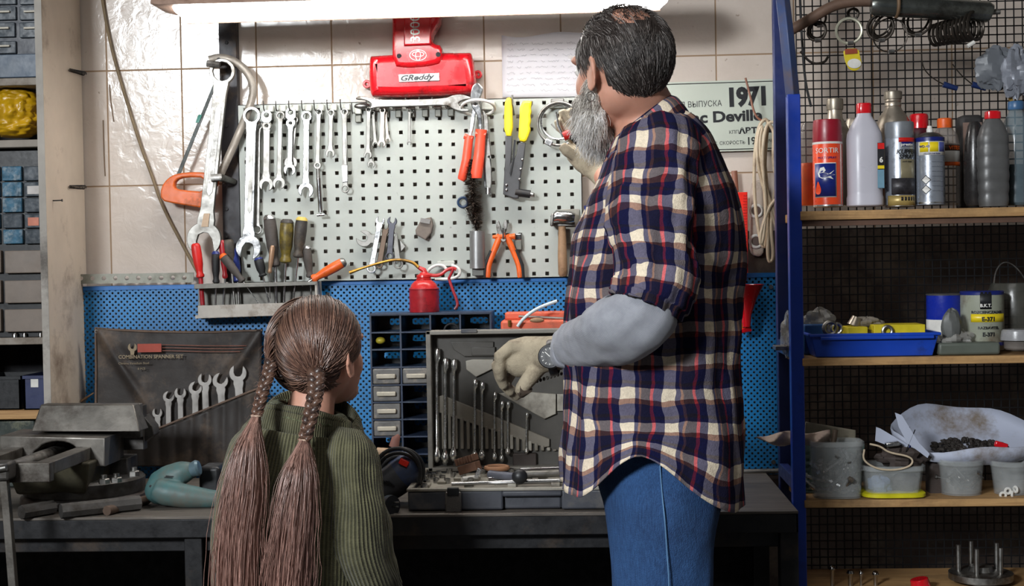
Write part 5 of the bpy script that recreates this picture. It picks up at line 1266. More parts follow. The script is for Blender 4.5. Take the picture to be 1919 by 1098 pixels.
wrp([(x, z0 + z) for x, z in smooth_loop([(-.022, .006), (-.012, .004), (-.008, .014), (-.012, .026), (-.016, .036), (-.020, .024), (-.024, .014)], 2)], ORL, 'flame_print')
wrp([(x, z0 + z) for x, z in ((-.016, .052), (-.010, .064), (-.002, .066), (.002, .058), (-.002, .054), (.008, .050), (.020, .058), (.012, .050), (.022, .048), (.012, .045), (.018, .038), (.006, .042), (-.006, .040), (-.014, .044))], WHT, 'spray_print')
# silver flask behind
t, b, k, H = can('metal_flask', 1567, 22, -.46, 0, 0, 'aluminium flask with a ribbed cap standing behind the orange spray can', 'flask')
parts(t, b, k, H, [('body', ALU, [(27, 385), (28, 380), (28, 260), (26, 245), (20, 232), (14, 222), (13, 206)]), ('cap', mat('ribbed pewter cap', (146, 138, 124), .4, .7), [(15, 206), (15.5, 200), (15.5, 190), (15, 186), (14, 185)])])
# white translucent bottle with a red cap
MILK = mat('milky plastic', (196, 194, 204), .35, 0, .06, 6, alpha=.86)
t, b, k, H = can('plastic_bottle', 1621, 33, FY, 0, 0, 'milky white bottle with a red cap, right of the orange spray can', 'bottle')
parts(t, b, k, H, [('body', MILK, [(30, 387), (32.5, 385), (32.5, 371), (31, 366), (31, 360), (31.5, 262), (30, 250), (22, 232), (13.5, 218), (12.5, 212)]), ('cap', REDPAINT, [(13, 213), (13.5, 211), (13.5, 196), (12.5, 194)])], sq=3)
o = MB(); q = b + Vector((31 * k * .62, -31 * k * 1.0, 0))
m = MB(); m.pbox(1645, 268, 1657, 352, FY - .041, .001, 0).build('label', mat('black print', (26, 26, 30), .4), t)
MB().pbox(1645, 268, 1657, 279, FY - .0415, .001).build('label_band', REDP, t); MB().pbox(1645, 310, 1657, 316, FY - .0415, .001).build('label_band', YELLOW, t)
m = MB(); text(m, '6', at(1648, 304, FY - .042), .016, bold=.0006); m.build('lettering', WHT, t, smooth=False)
MB().pbox(1645, 318, 1657, 352, FY - .0415, .001).build('label_band', mat('pale blue print', (110, 150, 170), .5), t)
# large aluminium bottle
t, b, k, H = can('metal_bottle', 1676, 34, -.44, 0, 0, 'large aluminium bottle with a screw cap behind the silver spray can', 'bottle')
parts(t, b, k, H, [('body', ALU, [(33, 385), (34, 380), (34, 250), (32, 236), (25, 218), (16, 206), (14, 200), (15, 199), (15, 194), (14, 192), (15, 190), (14, 186)]), ('cap', MC['ribbed pewter cap'], [(16, 186), (16.5, 180), (16.5, 173), (15, 171)])])
# silver spray can KUPFER SPRAY
t, b, k, H = can('spray_can', 1687, 27, FY, 0, 0, 'silver spray can lettered KUPFER SPRAY in front of the aluminium bottle', 'spray can')
parts(t, b, k, H, [('bottom_rim', STEEL, [(26, 388), (27.4, 387), (27.4, 384)]), ('body', SILVP, [(27.2, 385), (27.2, 262), (26.5, 260)]), ('cap', mat('grey silver cap', (136, 140, 146), .35, .4), [(26.5, 261), (26.5, 233), (25.5, 230), (24, 229)])])
R0_ = 27.2 * k
wraplabel(t, b, R0_, H(386), H(367), 205, 335, mat('gold label', (176, 152, 92), .35, .3)); wraplabel(t, b, R0_, H(352), H(300), 262, 330, mat('beige gold label', (150, 140, 112), .35, .3), 'picture_panel')
wraplabel(t, b, R0_ + .0002, H(366), H(335), 225, 330, mat('dark brake photo', (60, 58, 62), .4, .3, .6, 60), 'picture_panel')
wraplabel(t, b, R0_, H(268), H(260), 255, 330, REDP, 'brand_band'); wraplabel(t, b, R0_ + .0001, H(276), H(268), 265, 315, NVY, 'brand_band')
wraptext(t, b, R0_, H(275), 288, 'presto', .0085, WHT, bold=.0003, sx=1.3); wraptext(t, b, R0_, H(290), 287, 'KUPFER', .014, BLK, bold=.0004, sx=1.0, shear=.2); wraptext(t, b, R0_, H(299), 287, 'SPRAY', .013, BLK, bold=.0004, shear=.2); wraptext(t, b, R0_, H(306), 287, 'ANTI SEIZE', .0045, BLK)
for q in range(5): wraplabel(t, b, R0_ + .0003, H(377), H(370), 262 + q * 13, 270 + q * 13, BLK, 'pictogram', 4)
# blue topped silver can
t, b, k, H = can('spray_can', 1744, 26, FY - .005, 0, 0, 'silver and blue spray can with yellow print and a hazard diamond, no cap', 'spray can')
parts(t, b, k, H, [('bottom_rim', STEEL, [(25, 383), (26.4, 382), (26.4, 379)]), ('body', SILVP, [(26.2, 384), (26.2, 262)]), ('blue_band', NVY, [(26.4, 266), (26.4, 259), (25, 258)]), ('dome', STEELD, [(25, 259), (23, 256), (16, 250), (8, 248)]), ('nozzle', WHITEP, [(6, 249), (6, 242), (4.5, 240), (4, 236)])])
R1_ = 26.2 * k
wraplabel(t, b, R1_, H(292), H(267), 205, 335, WHT)
wraplabel(t, b, R1_ + .0002, H(286), H(268), 215, 250, YELLOW, 'yellow_print'); wraplabel(t, b, R1_ + .0002, H(286), H(268), 256, 290, YELLOW, 'yellow_print'); wraplabel(t, b, R1_ + .0002, H(286), H(268), 294, 325, mat('blue violet print', (90, 100, 170), .4), 'blue_print')
wraptext(t, b, R1_, H(278), 234, 'WD-40', .0075, NVY, bold=.0003)
wraptext(t, b, R1_, H(291), 265, 'MULTIFUNKTION', .0045, NVY)
for q in range(7): wraptext(t, b, R1_, H(305 + q * 9), 285, 'xmnuv arcs enou', .0036, mat('grey small print', (120, 124, 134), .5))
for zc_ in (338, 356):
    for (r_, mm, of) in ((9, BLK, 0), (7.2, WHT, .0003)):
        mq = MB(); a0 = 240; vs = []
        for dx, dz in ((-r_, 0), (0, -r_), (r_, 0), (0, r_)):
            a = R(a0) + dx / 26.2; rr = R1_ + .0011 + of; vs.append(b + Vector((cos(a) * rr, sin(a) * rr, H(zc_) + dz * k)))
        mq.add(vs, [(0, 1, 2, 3)]).build('hazard_diamond', mm, t, smooth=False)
# red capped bottle behind
t, b, k, H = can('plastic_bottle', 1724, 20, -.43, 0, 0, 'red capped dark bottle squeezed behind the two silver spray cans', 'bottle')
parts(t, b, k, H, [('body', mat('dark label bottle', (70, 24, 34), .4), [(22, 385), (23, 380), (23, 262), (20, 246), (16, 240)]), ('cap', REDPAINT, [(17, 241), (17, 218), (15, 214)])])
# clear bottle with an orange cap
CLR = mat('dusty clear plastic', (150, 142, 136), .15, 0, .2, 12, alpha=.42)
t, b, k, H = can('plastic_bottle', 1772, 24, -.47, 0, 0, 'clear bottle with an orange cap and an orange label', 'bottle')
parts(t, b, k, H, [('body', CLR, [(22, 385), (25, 382), (24, 350), (25, 330), (26, 270), (22, 252), (14, 242), (12, 238)]), ('cap', ORANGE, [(13, 240), (13.5, 236), (13.5, 224), (12, 222)])])
wraplabel(t, b, 25.5 * k, H(308), H(276), 215, 345, WHT, off=.001); wraplabel(t, b, 25.5 * k, H(284), H(273), 215, 345, mat('brown print', (64, 40, 34), .5), off=.0014); wraplabel(t, b, 25.5 * k, H(312), H(305), 215, 345, ORANGE, off=.0014); wraptext(t, b, 25.5 * k, H(282), 300, 'VITEX', .012, ORANGE, off=.002, bold=.0003)
# dark pouch / things behind
t = thing('tool_pouch', 'dark pouch with brown paper standing behind the ribbed grey bottle', 'pouch', lbase(1815, 385, -.42, 0))
a = at(1800, 215, -.42); bb = at(1846, 385, -.42); MB().bx(a.x, bb.x, -.42, -.37, SHZ[0] + .001, a.z).build('pouch_body', mat('dark canvas', (44, 42, 42), .7), t, bevel=.01)
MB().pbox(1806, 230, 1840, 300, -.425, .004).build('paper', mat('pinkish brown paper', (120, 98, 88), .7), t)
MB().tube([at(1814, 286, -.43), at(1824, 262, -.43)], .0025, 8).build('pen', WHITEP, t)
# grey ribbed bottle leaning
t, b, k, H = can('oil_bottle', 1862, 26, FY, 0, 0, 'grey ribbed oil bottle with a red cap at the right of the upper shelf', 'bottle')
ribs = []; n = 42
for i in range(n + 1):
    u = i / n; y = 387 - (387 - 228) * u; w = 24.5 + 2.2 * sin(u * 3) - (9 * max(0, u - .84) / .16) ; w += 1.3 * abs(sin(u * pi * 7.0)); ribs.append((w, y))
parts(t, b, k, H, [('body', mat('gunmetal plastic', (92, 92, 92), .4, .2, .15), ribs + [(13, 224), (12, 222)]), ('cap', REDPAINT, [(14, 223), (14.5, 220), (14, 210), (11, 208)])], sq=3, sx=1, sy=.8)
t, b, k, H = can('oil_bottle', 1828, 20, -.50, 0, 0, 'dark translucent bottle leaning behind the grey ribbed bottle', 'bottle')
parts(t, b, k, H, [('body', mat('dark smoky plastic', (40, 38, 38), .25), [(16, 385), (20, 375), (20, 300), (17, 260), (12, 235), (8, 228)])])
t, b, k, H = can('water_bottle', 1906, 28, -.50, 0, 0, 'clear blue capped bottle at the right edge of the upper shelf', 'bottle')
parts(t, b, k, H, [('body', mat('bluish clear plastic', (120, 140, 150), .12, 0, .1, alpha=.45), [(24, 385), (28, 380), (27, 306), (28, 260), (24, 232), (14, 212), (12, 205)]), ('liquid', mat('brown liquid', (42, 34, 30), .2), [(22, 384), (26, 380), (25.4, 309)]), ('cap', mat('blue cap', (62, 100, 140), .35), [(14, 206), (15, 203), (14.5, 192), (13, 190)])])
# orange bottle at the left
t, b, k, H = can('plastic_bottle', 1517, 20, -.47, 0, 0, 'orange based bottle half hidden behind the blue rack upright', 'bottle')
parts(t, b, k, H, [('body', mat('orange base', (214, 92, 34), .4), [(18, 385), (19, 380), (19, 312), (17, 306)]), ('upper_body', CLR, [(17, 308), (17, 250), (13, 236), (10, 230)])])
t, b, k, H = can('small_jar', 1602, 10, -.42, 0, 0, 'small pale metal cap visible between the flask and the milky bottle', 'jar')
parts(t, b, k, H, [('body', ALU, [(16, 385), (17, 380), (17, 240), (14, 225), (12, 222)])])

# ================================================================== shelf 2
S2 = SHZ[1]
t = thing('plastic_tray', 'long bright blue plastic tray full of parts on the middle shelf', 'tray', lbase(1640, 660, -.58, 1))
x0, x1 = at(1520, 650, -.595).x, at(1760, 650, -.595).x; zt2 = at(1640, 624, -.595).z; BLT = mat('bright blue plastic', (20, 66, 176), .4, 0, .12, 8, (30, 44, 90), 8, .3)
m = MB()
for r0, r1, z0_, z1_ in ((.012, 0, S2 + .001, zt2 - .003),):
    m.add([Vector(p) for p in ((x0 + .012, -.585, z0_), (x1 - .012, -.585, z0_), (x1 - .012, -.45, z0_), (x0 + .012, -.45, z0_), (x0, -.595, z1_), (x1, -.595, z1_), (x1, -.44, z1_), (x0, -.44, z1_),
           (x0 + .004, -.591, z1_), (x1 - .004, -.591, z1_), (x1 - .004, -.444, z1_), (x0 + .004, -.444, z1_), (x0 + .016, -.581, z0_ + .004), (x1 - .016, -.581, z0_ + .004), (x1 - .016, -.454, z0_ + .004), (x0 + .016, -.454, z0_ + .004))],
          [(3, 2, 1, 0), (0, 1, 5, 4), (1, 2, 6, 5), (2, 3, 7, 6), (3, 0, 4, 7), (4, 5, 9, 8), (5, 6, 10, 9), (6, 7, 11, 10), (7, 4, 8, 11), (8, 9, 13, 12), (9, 10, 14, 13), (10, 11, 15, 14), (11, 8, 12, 15), (12, 13, 14, 15)])
m.build('body', BLT, t, bevel=.003)
m = MB(); frm(m, x0 - .004, x1 + .004, -.600, -.437, zt2 - .007, zt2, .008); m.build('rim', BLT, t, bevel=.002)
m = MB(); m.bx(x0 + .02, x1 - .012, -.604, -.598, zt2 - .014, zt2 - .006).build('front_lip', BLT, t, bevel=.002)
tag(MB().bx(at(1507, 640, -.50).x, at(1550, 640, -.50).x, -.50, -.46, S2 + .001, at(1520, 608, -.50).z).build('blue_box', mat('dusty blue plastic', (46, 92, 150), .45), bevel=.003), 'dusty blue box behind the left end of the blue tray', 'box')
m = MB(); m.bx(at(1585, 615, -.56).x, at(1622, 615, -.56).x, -.585, -.50, S2 + .01, at(1600, 612, -.56).z)
tag(m.build('yellow_box', mat('yellow carton', (206, 186, 30), .5), bevel=.001), 'low yellow box at the left in the blue tray', 'box')
m = MB(); m.bx(at(1634, 615, -.56).x, at(1729, 615, -.56).x, -.585, -.50, S2 + .01, at(1650, 608, -.56).z)
tag(m.build('yellow_box', MC['yellow carton'], bevel=.001), 'long yellow box at the right in the blue tray', 'box')
for nm, x, y, r, mm, lb, ax in (('bearing', 1556, 615, 15, STEELD, 'dark steel bearing lying at the left of the blue tray', 0), ('bearing', 1568, 616, 12, STEEL, 'shiny bearing beside the dark one in the blue tray', 0), ('bearing', 1663, 620, 11, STEELD, 'steel bearing ring leaning before the long yellow box', 0)):
    m = MB(); m.torus(at(x, y, -.592 if x == 1663 else -.54), r * .75 * sc(-.55), [r * .28 * sc(-.55)] * 24, None, 24, 8); tag(m.build(nm, mm), lb, 'bearing')
tag(MB().tube([at(1600, 610, -.53), at(1606, 594, -.53)], [.016, .011], 16).build('aluminium_cap', ALU), 'small aluminium cap standing up out of the blue tray', 'cap')
def crumple(nm, cx, cy, Y, rx, ry, rz, m_, lab, cat, seed, amp=.25, n=18):
    rr = random.Random(seed); ph_ = [rr.uniform(0, 6) for _ in range(8)]; rings = []
    for i in range(n + 1):
        th = pi * i / n; ring = []
        for k in range(n + 4):
            a = 2 * pi * k / (n + 4)
            f = 1 + amp * (.5 * sin(3 * a + ph_[0] + th * 2) + .35 * sin(7 * a + ph_[1] - th * 3) + .3 * sin(5 * th + ph_[2] + a * 2) + .25 * rr.uniform(-1, 1))
            ring.append(at(cx, cy, Y) + Vector((rx * sin(th) * cos(a) * f, ry * sin(th) * sin(a) * f, rz * cos(th) * f)))
        rings.append(ring)
    m = MB(); loft(m, rings); zmin = min(p.z for p in m.v); return tag(m.build(nm, m_, sharp=12), lab, cat)
FILM = mat('crumpled clear film', (176, 174, 168), .25, 0, .15, 12, alpha=.5)
crumple('plastic_film', 1535, 603, -.47, .035, .02, .028, FILM, 'crumpled clear plastic film behind the blue tray', 'film', 3)
crumple('plastic_film', 1478, 628, -.52, .017, .05, .045, FILM, 'crumpled clear bag squeezed left of the blue rack upright', 'film', 4)
crumple('cloth_rag', 1625, 604, -.52, .035, .02, .012, mat('grey rag', (136, 128, 116), .9), 'small twisted grey rag on the parts in the blue tray', 'rag', 5)
crumple('clear_bag', 1790, 634, -.55, .036, .03, .020, FILM, 'small clear bag of parts right of the blue tray', 'bag', 6)
# green grey tray
m = MB(); a = at(1758, 645, -.58); bb = at(1874, 645, -.58); m.bx(a.x, bb.x, -.585, -.47, S2 + .001, at(1800, 642, -.58).z)
tag(m.build('shallow_tray', mat('murky green tray', (86, 92, 84), .5, 0, .2, 10), bevel=.006, bseg=3), 'shallow murky green tray on the middle shelf', 'tray')
def paintcan(x, r, yb, yt, Y, lab, segs):
    t, b, k, H = can('paint_can', x, r, Y, 0, 0, lab, 'paint can', i=1); parts(t, b, k, H, segs); return t, b, k, H
t, b, k, H = paintcan(1767, 31, 655, 552, -.47, 'blue and white paint can behind the blue tray', [('body', mat('blue can paint', (18, 40, 150), .3, 0, .06), [(31, 640), (32, 638), (32, 552)]), ('lower_label', WHT, [(32.3, 640), (32.3, 598)]), ('rim', mat('can rim', (120, 120, 124), .35, .7), [(32.5, 553), (33, 551), (31, 550)])])
t, b, k, H = paintcan(1838, 39, 655, 545, -.50, 'paint can with a yellow label lettered BKT E-371', [('body', mat('grey green label', (150, 154, 138), .45, 0, .2, 8, (96, 72, 54), 6, .45), [(38, 655), (39, 653), (39, 548)]), ('rim', NVY, [(39.4, 552), (39.6, 547), (38, 545)]), ('bottom_band', NVY, [(39.4, 646), (39.4, 640)])])
RB_ = 39 * k
wraplabel(t, b, RB_, H(602), H(587), 225, 330, YELLOW, 'yellow_band'); wraplabel(t, b, RB_, H(578), H(546), 250, 280, BLK, 'black_badge')
wraptext(t, b, RB_, H(574), 265, 'B.K.T.', .010, WHT, bold=.0003); wraptext(t, b, RB_, H(586), 270, 'ROZCIENCZALNIK', .0085, BLK, bold=.0002); wraptext(t, b, RB_, H(600), 272, 'E-371', .013, BLK, bold=.0006); wraptext(t, b, RB_, H(615), 272, 'RAZBAVITEL', .0085, BLK, bold=.0002); wraptext(t, b, RB_, H(628), 272, 'E-371', .012, BLK, bold=.0005)
t = crumple('dark_object', 1783, 612, -.565, .022, .015, .04, mat('murky grey lump', (90, 92, 90), .5), 'murky grey lump leaning before the two paint cans', 'lump', 8, .08)
t, b, k, H = can('glass_jar', 1905, 28, -.57, 0, 0, 'squat clear jar with a ribbed lid at the right of the middle shelf', 'jar', i=1)
parts(t, b, k, H, [('body', CLR, [(22, 655), (25, 652), (25, 636)]), ('lid', mat('dusty clear lid', (150, 150, 152), .25), [(31, 637), (31, 632), (29, 620), (26, 617)])])
t = thing('canister', 'large dark clear canister with a wire handle at the back of the middle shelf', 'canister', lbase(1900, 655, -.42, 1))
b = lbase(1905, 655, -.42, 1); k = sc(-.42); MB().lathe(b, [(46 * k, 0), (50 * k, .01), (50 * k, at(1905, 545, -.42).z - b.z), (44 * k, at(1905, 530, -.42).z - b.z)], 32).build('body', mat('dusky clear plastic', (78, 78, 72), .25, 0, .2, alpha=.6), t)
MB().tube([at(x, y, -.42) for x, y in smooth_loop([(1862, 535), (1866, 505), (1882, 488), (1905, 500), (1925, 530)], 2, False)], .0018, 6).build('wire_handle', STEELD, t)
tag(MB().bx(at(1448, 645, -.50).x, at(1486, 645, -.50).x, -.55, -.50, at(1460, 654, -.5).z, at(1460, 646, -.5).z).build('channel_bar', STEELD, bevel=.001), 'dark metal channel poking left out of the rack at the middle shelf', 'bar')

# ================================================================== shelf 3: tubs and junk
S3 = SHZ[2]
def tub(x0, x1, yt, yb, Y, dep, m_, lab, rim=True, nm='plastic_tub', tp=.85, fill=None, cat='tub', sq=4):
    k = sc(Y); cx = (x0 + x1) / 2; r = (x1 - x0) / 2 * k; c = at(cx, yb, Y + dep / 2); c.x = at(cx, yb, Y).x; c.z = S3 + .001; h = at(cx, yt, Y).z - c.z
    t = thing(nm, lab, cat, c); sy = dep / 2 / r
    MB().lathe(c, [(r * tp, 0), (r, h), (r * .97, h), (r * tp * .95, .004), (0.001, .004)], 32, None, 0, sq, 1, sy).build('body', m_, t, sharp=30)
    if rim: MB().lathe(c + Vector((0, 0, h - .012)), [(r * 1.0, 0), (r * 1.05, .003), (r * 1.05, .012), (r * 1.0, .014), (r * .97, .012), (r * .97, .002)], 32, None, 0, sq, 1, sy).build('rim', m_, t, sharp=30)
    return t, c, r, h, sy
TUBM = mat('scratched clear tub', (190, 194, 194), .25, 0, .3, 16, alpha=.26, bump=.3, bscale=30)
def screws(c, r, h, sy, n, seed, lab, cat, grp, m_, nm='bolt', ln=(.02, .04), rad=.0028):
    rr = random.Random(seed)
    for i in range(n):
        a = rr.uniform(0, 6.28); q = rr.uniform(.2, .85) * r; p = c + Vector((cos(a) * q, sin(a) * q * sy, .008 + h * rr.uniform(0, 1))); d = Vector((rr.uniform(-1, 1), rr.uniform(-.5, .5) * sy, rr.uniform(.0, 1))).normalized(); L = rr.uniform(*ln)
        m = MB().tube([p, p + d * L], rad, 6); m.tube([p + d * L, p + d * (L + .004)], rad * 1.9, 6); o = m.build(nm, m_); tag(o, lab, cat, grp)
t, c, r, h, sy = tub(1526, 1622, 830, 930, -.60, .085, TUBM, 'tall clear tub full of bolts at the left of the lower shelf', tp=.9)
screws(c, r, h * .5, sy, 40, 4, 'pale steel bolt lying inside the tall clear tub', 'bolt', 'bolts in the tall clear tub', STEEL, ln=(.03, .05), rad=.004)
tag(MB().tube([at(1560, 840, -.56), at(1566, 805, -.56)], .006, 12).build('rusty_pipe', mat('rusty pipe', (100, 84, 70), .6, .3)), 'short rusty pipe sticking out of the tall clear tub', 'pipe')
t, c, r, h, sy = tub(1624, 1737, 876, 934, -.60, .11, TUBM, 'low clear container of rags and cables beside the tall tub', tp=.86)
MB().lathe(c + Vector((0, 0, 0)), [(r * .98, 0), (r * 1.05, .002), (r * 1.05, .009), (r * .98, .011)], 32, None, 0, 4, 1, sy * .98).build('yellow_lid', mat('lemon yellow lid', (206, 198, 30), .4), t)
crumple('blue_rag', 1650, 908, -.56, .026, .018, .020, mat('pale blue rag', (120, 142, 176), .8), 'pale blue rag inside the low clear container', 'rag', 12)
crumple('brown_rag', 1695, 905, -.55, .032, .022, .022, mat('dark brown clutter', (58, 48, 44), .8), 'dark brown rag inside the low clear container', 'rag', 13)
t, c, r, h, sy = tub(1770, 1852, 866, 934, -.58, .085, TUBM, 'clear jar with a wide rim to the right of the yellow lidded container', tp=.88, sq=0)
screws(c, r, h * .45, sy, 26, 9, 'dark screw lying inside the round clear jar', 'screw', 'screws in the round clear jar', STEELD)
t, c, r, h, sy = tub(1868, 1945, 868, 936, -.58, .085, TUBM, 'clear container with white nuts at the right end of the lower shelf', tp=.82, sq=0)
for i, (x, y) in enumerate(((1889, 920), (1898, 926), (1903, 917), (1880, 928))):
    tag(MB().torus(at(x, y, -.575), .006, .003, Matrix.Rotation(i, 3, 'Z'), 14, 6).build('white_nut', WHITEP), 'white plastic nut lying in the rightmost clear container', 'nut', 'white nuts in the right container')
t = thing('perforated_basket', 'grey green plastic basket with rows of round holes behind the tall tub', 'basket', lbase(1530, 920, -.50, 2))
a = at(1500, 830, -.53); bb = at(1530, 918, -.53); m = MB(); loops = [[(1500, 832), (1620, 832), (1614, 917), (1502, 917)]]
for i in range(6):
    for j in range(9): loops.append(circ(1513 + j * 11.5, 849 + i * 12.3, 3.9, 10))
plate(m, loops, -.505, .003).build('front_wall', mat('grey green plastic', (110, 130, 124), .5), t, smooth=False)
m = MB(); q0 = at(1500, 832, -.505); q1 = at(1614, 917, -.505); m.bx(q0.x, q1.x, -.40, -.397, S3 + .001, q0.z); m.bx(q0.x, q0.x + .003, -.505, -.4, S3 + .001, q0.z); m.bx(q1.x - .003, q1.x, -.505, -.4, S3 + .001, q0.z); m.bx(q0.x, q1.x, -.505, -.4, S3 + .001, S3 + .004)
m.build('side_walls', mat('grey green plastic', (110, 130, 124)), t)
def sheet(nm, pts, nx, ny, m_, lab, cat, Yf, th=.0012):
    """pts: 4 pixel corners; Yf(u,v) depth"""
    vs = []; fs = []
    for j in range(ny + 1):
        for i in range(nx + 1):
            u, v = i / nx, j / ny; p = lerp2(lerp2(pts[0], pts[1], u), lerp2(pts[3], pts[2], u), v); y = Yf(u, v); vs.append(at(p[0], p[1] + y[1], y[0]))
    for j in range(ny):
        for i in range(nx): a = j * (nx + 1) + i; fs.append((a, a + nx + 1, a + nx + 2, a + 1))
    o = MB().add(vs, fs).build(nm, m_, sharp=180); md = o.modifiers.new('s', 'SOLIDIFY'); md.thickness = th; return tag(o, lab, cat)
sheet('paper_bag', [(1418, 812), (1555, 808), (1560, 832), (1440, 836)], 24, 8, mat('beige paper bag', (176, 158, 146), .8, 0, .12), 'crumpled beige paper bag poking out left of the blue upright', 'bag', lambda u, v: (-.56 + .03 * abs(sin(u * 9 + v * 3)) - .02 * sin(v * pi), 3 * sin(u * 11) - (12 * (1 - min(u * 4, 1)) * (v - .5))), .003)
sheet('cardboard_sheet', [(1510, 790), (1603, 806), (1603, 828), (1508, 828)], 12, 6, mat('grey cardboard', (128, 122, 106), .8), 'piece of grey cardboard standing behind the tall clear tub', 'cardboard', lambda u, v: (-.49 + .02 * sin(u * 4), 0))
# big white torn paper / box with debris
PAPB = mat('bluish white paper', (176, 182, 200), .75, 0, .1, 5, (120, 108, 96), 6, .35)
rings = []; n = 40
t = thing('paper_bowl', 'open white paper wrapping with dark debris lying across the tubs', 'paper', at(1810, 865, -.50))
cx, cy = 1815, 800; m = MB(); rn = random.Random(21)
for (sx_, yb_, yf_, sy_) in ((1.0, 770, 836, 1.0), (.97, 788, 852, .96), (.86, 812, 861, .8), (.6, 830, 862, .55), (.2, 842, 860, .2)):
    ring = []
    for k in range(n):
        a = 2 * pi * k / n; X_ = 140 * sx_ * cos(a); Yd = .10 * sy_ * sin(a)
        p = at(cx + X_ * (1 + .04 * sin(5 * a)), (yb_ + yf_) / 2 - (yf_ - yb_) / 2 * sin(a) + (7 * sin(a * 2 + .6) + 5 * sin(5 * a)) * (sx_ > .9), -.46); p.y = -.46 + Yd; ring.append(p)
    rings.append(ring)
loft(m, rings, (False, True)); o = m.build('sheet', PAPB, t, sharp=180); md = o.modifiers.new('s', 'SOLIDIFY'); md.thickness = .002
m = MB(); q = [(1677, 773), (1690, 778), (1722, 830), (1742, 850), (1738, 858), (1700, 830), (1684, 800)]
plate(m, [q], -.57, .002).build('torn_flap', PAPB, t)
rr = random.Random(4); m = MB()
for i in range(160):
    aa_ = rr.uniform(0, 6.28); q_ = sqrt(rr.random()); p = at(cx + 72 * q_ * cos(aa_), 838 - 10 * q_ * sin(aa_), -.46); p.y = -.46 + .05 * q_ * sin(aa_); m.ell(p, (rr.uniform(.003, .012), rr.uniform(.003, .010), rr.uniform(.002, .008)), Matrix.Rotation(rr.random() * 3, 3, 'Z'), 6, 4)
o = m.build('metal_debris', mat('dark shavings', (44, 38, 34), .7, .2, .5, 60), sharp=10); tag(o, 'dark metal shavings heaped in the white paper wrapping', 'shavings', None, 'stuff')
tag(MB().box(at(1876, 834, -.535), (.030, .012, .014), Matrix.Rotation(.3, 3, 'Y')).build('red_clip', REDPAINT, bevel=.003), 'small red plastic clip at the edge of the white paper wrapping', 'clip')
m = MB(); plate(m, [[(1642, 800), (1650, 803), (1716, 842), (1706, 850), (1640, 826)]], -.54, .002); tag(m.build('paper_card', PAPB), 'small folded white card leaning left of the paper wrapping', 'card')
tag(MB().tube([at(x, y, -.605) for x, y in smooth_loop([(1620, 842), (1617, 860), (1630, 872), (1650, 880), (1680, 881), (1706, 874), (1712, 862), (1700, 854), (1665, 848), (1650, 836), (1630, 832)], 2, False)], .0022, 6).build('white_cable', CBL), 'loop of white cable over the edge of the low clear container', 'cable')
tag(MB().tube([at(1700, 860, -.56), at(1708, 825, -.56), at(1703, 800, -.56)], .0022, 6).build('blue_cable_tie', NVY), 'dark blue cable tie sticking up over the low container', 'cable tie')
tag(MB().tube([at(1697, 848, -.57), at(1715, 805, -.57)], .0012, 5).build('thin_stick', DARK), 'thin dark wire crossing the blue cable tie', 'wire')
tag(MB().box(at(1672, 832, -.56), (.03, .02, .010), Matrix.Rotation(-.1, 3, 'Y')).build('metal_bracket', STEEL, bevel=.002), 'shiny metal bracket lying on top of the cluttered container', 'bracket')
crumple('dark_clutter', 1690, 858, -.55, .05, .025, .022, mat('dark brown clutter', (58, 48, 44), .8), 'dark tangle of parts heaped on the low clear container', 'clutter', 17, .4)
tag(MB().box(at(1752, 895, -.50), (.034, .05, .075)).build('brown_block', mat('dark brown clutter', (58, 48, 44), .8), bevel=.006), 'dark brown block standing between the low container and the round jar', 'block')

# ================================================================== bottom shelf, partly out of frame
def hub(x, y, rs, Y, lab):
    b = at(x, y, Y); b.z = zlow + .001; k = sc(Y); t = thing('wheel_hub', lab, 'hub', b); H = lambda yy: at(x, yy, Y).z - b.z
    MB().lathe(b, [(rs * .6 * k, 0), (rs * .6 * k, H(y + 14)), (rs * k, H(y + 10)), (rs * k, H(y - 2)), (rs * .9 * k, H(y - 4)), (rs * .4 * k, H(y - 5)), (rs * .35 * k, H(y - 14)), (rs * .2 * k, H(y - 15))], 36).build('flange', STEELD, t)
    for i in range(5):
        a = 2 * pi * i / 5 + .5; p = b + Vector((cos(a) * rs * .68 * k, sin(a) * rs * .68 * k, H(y - 2))); MB().tube([p, p + Vector((0, 0, .062))], .0055, 10).build('wheel_stud', STEELD, t)
hub(1838, 1074, 58, -.50, 'wheel hub with tall upright studs on the bottom shelf, right')
G6 = 'chrome knobs on the bottom shelf'
for i, (x, y, r) in enumerate(((1560, 1070, 6), (1594, 1078, 7), (1641, 1080, 6), (1614, 1080, 4))):
    b = at(x, 1105, -.52); b.z = zlow; tag(MB().lathe(b, [(r * .0008, 0), (r * .0008, at(x, y, -.52).z - b.z), (r * .0013, at(x, y - 4, -.52).z - b.z), (r * .0009, at(x, y - 9, -.52).z - b.z), (.001, at(x, y - 11, -.52).z - b.z)], 14).build('chrome_stud', CHROME), ('leftmost', 'second', 'rightmost', 'short third')[i] + ' shiny stud standing on the bottom rack shelf', 'stud', G6)
tag(MB().tube([at(1728, 1110, -.56), at(1722, 1084, -.56)], [.024, .020], 20).build('red_disc', REDPAINT, bevel=.002), 'bright red round disc lying tilted on the bottom shelf', 'cap')

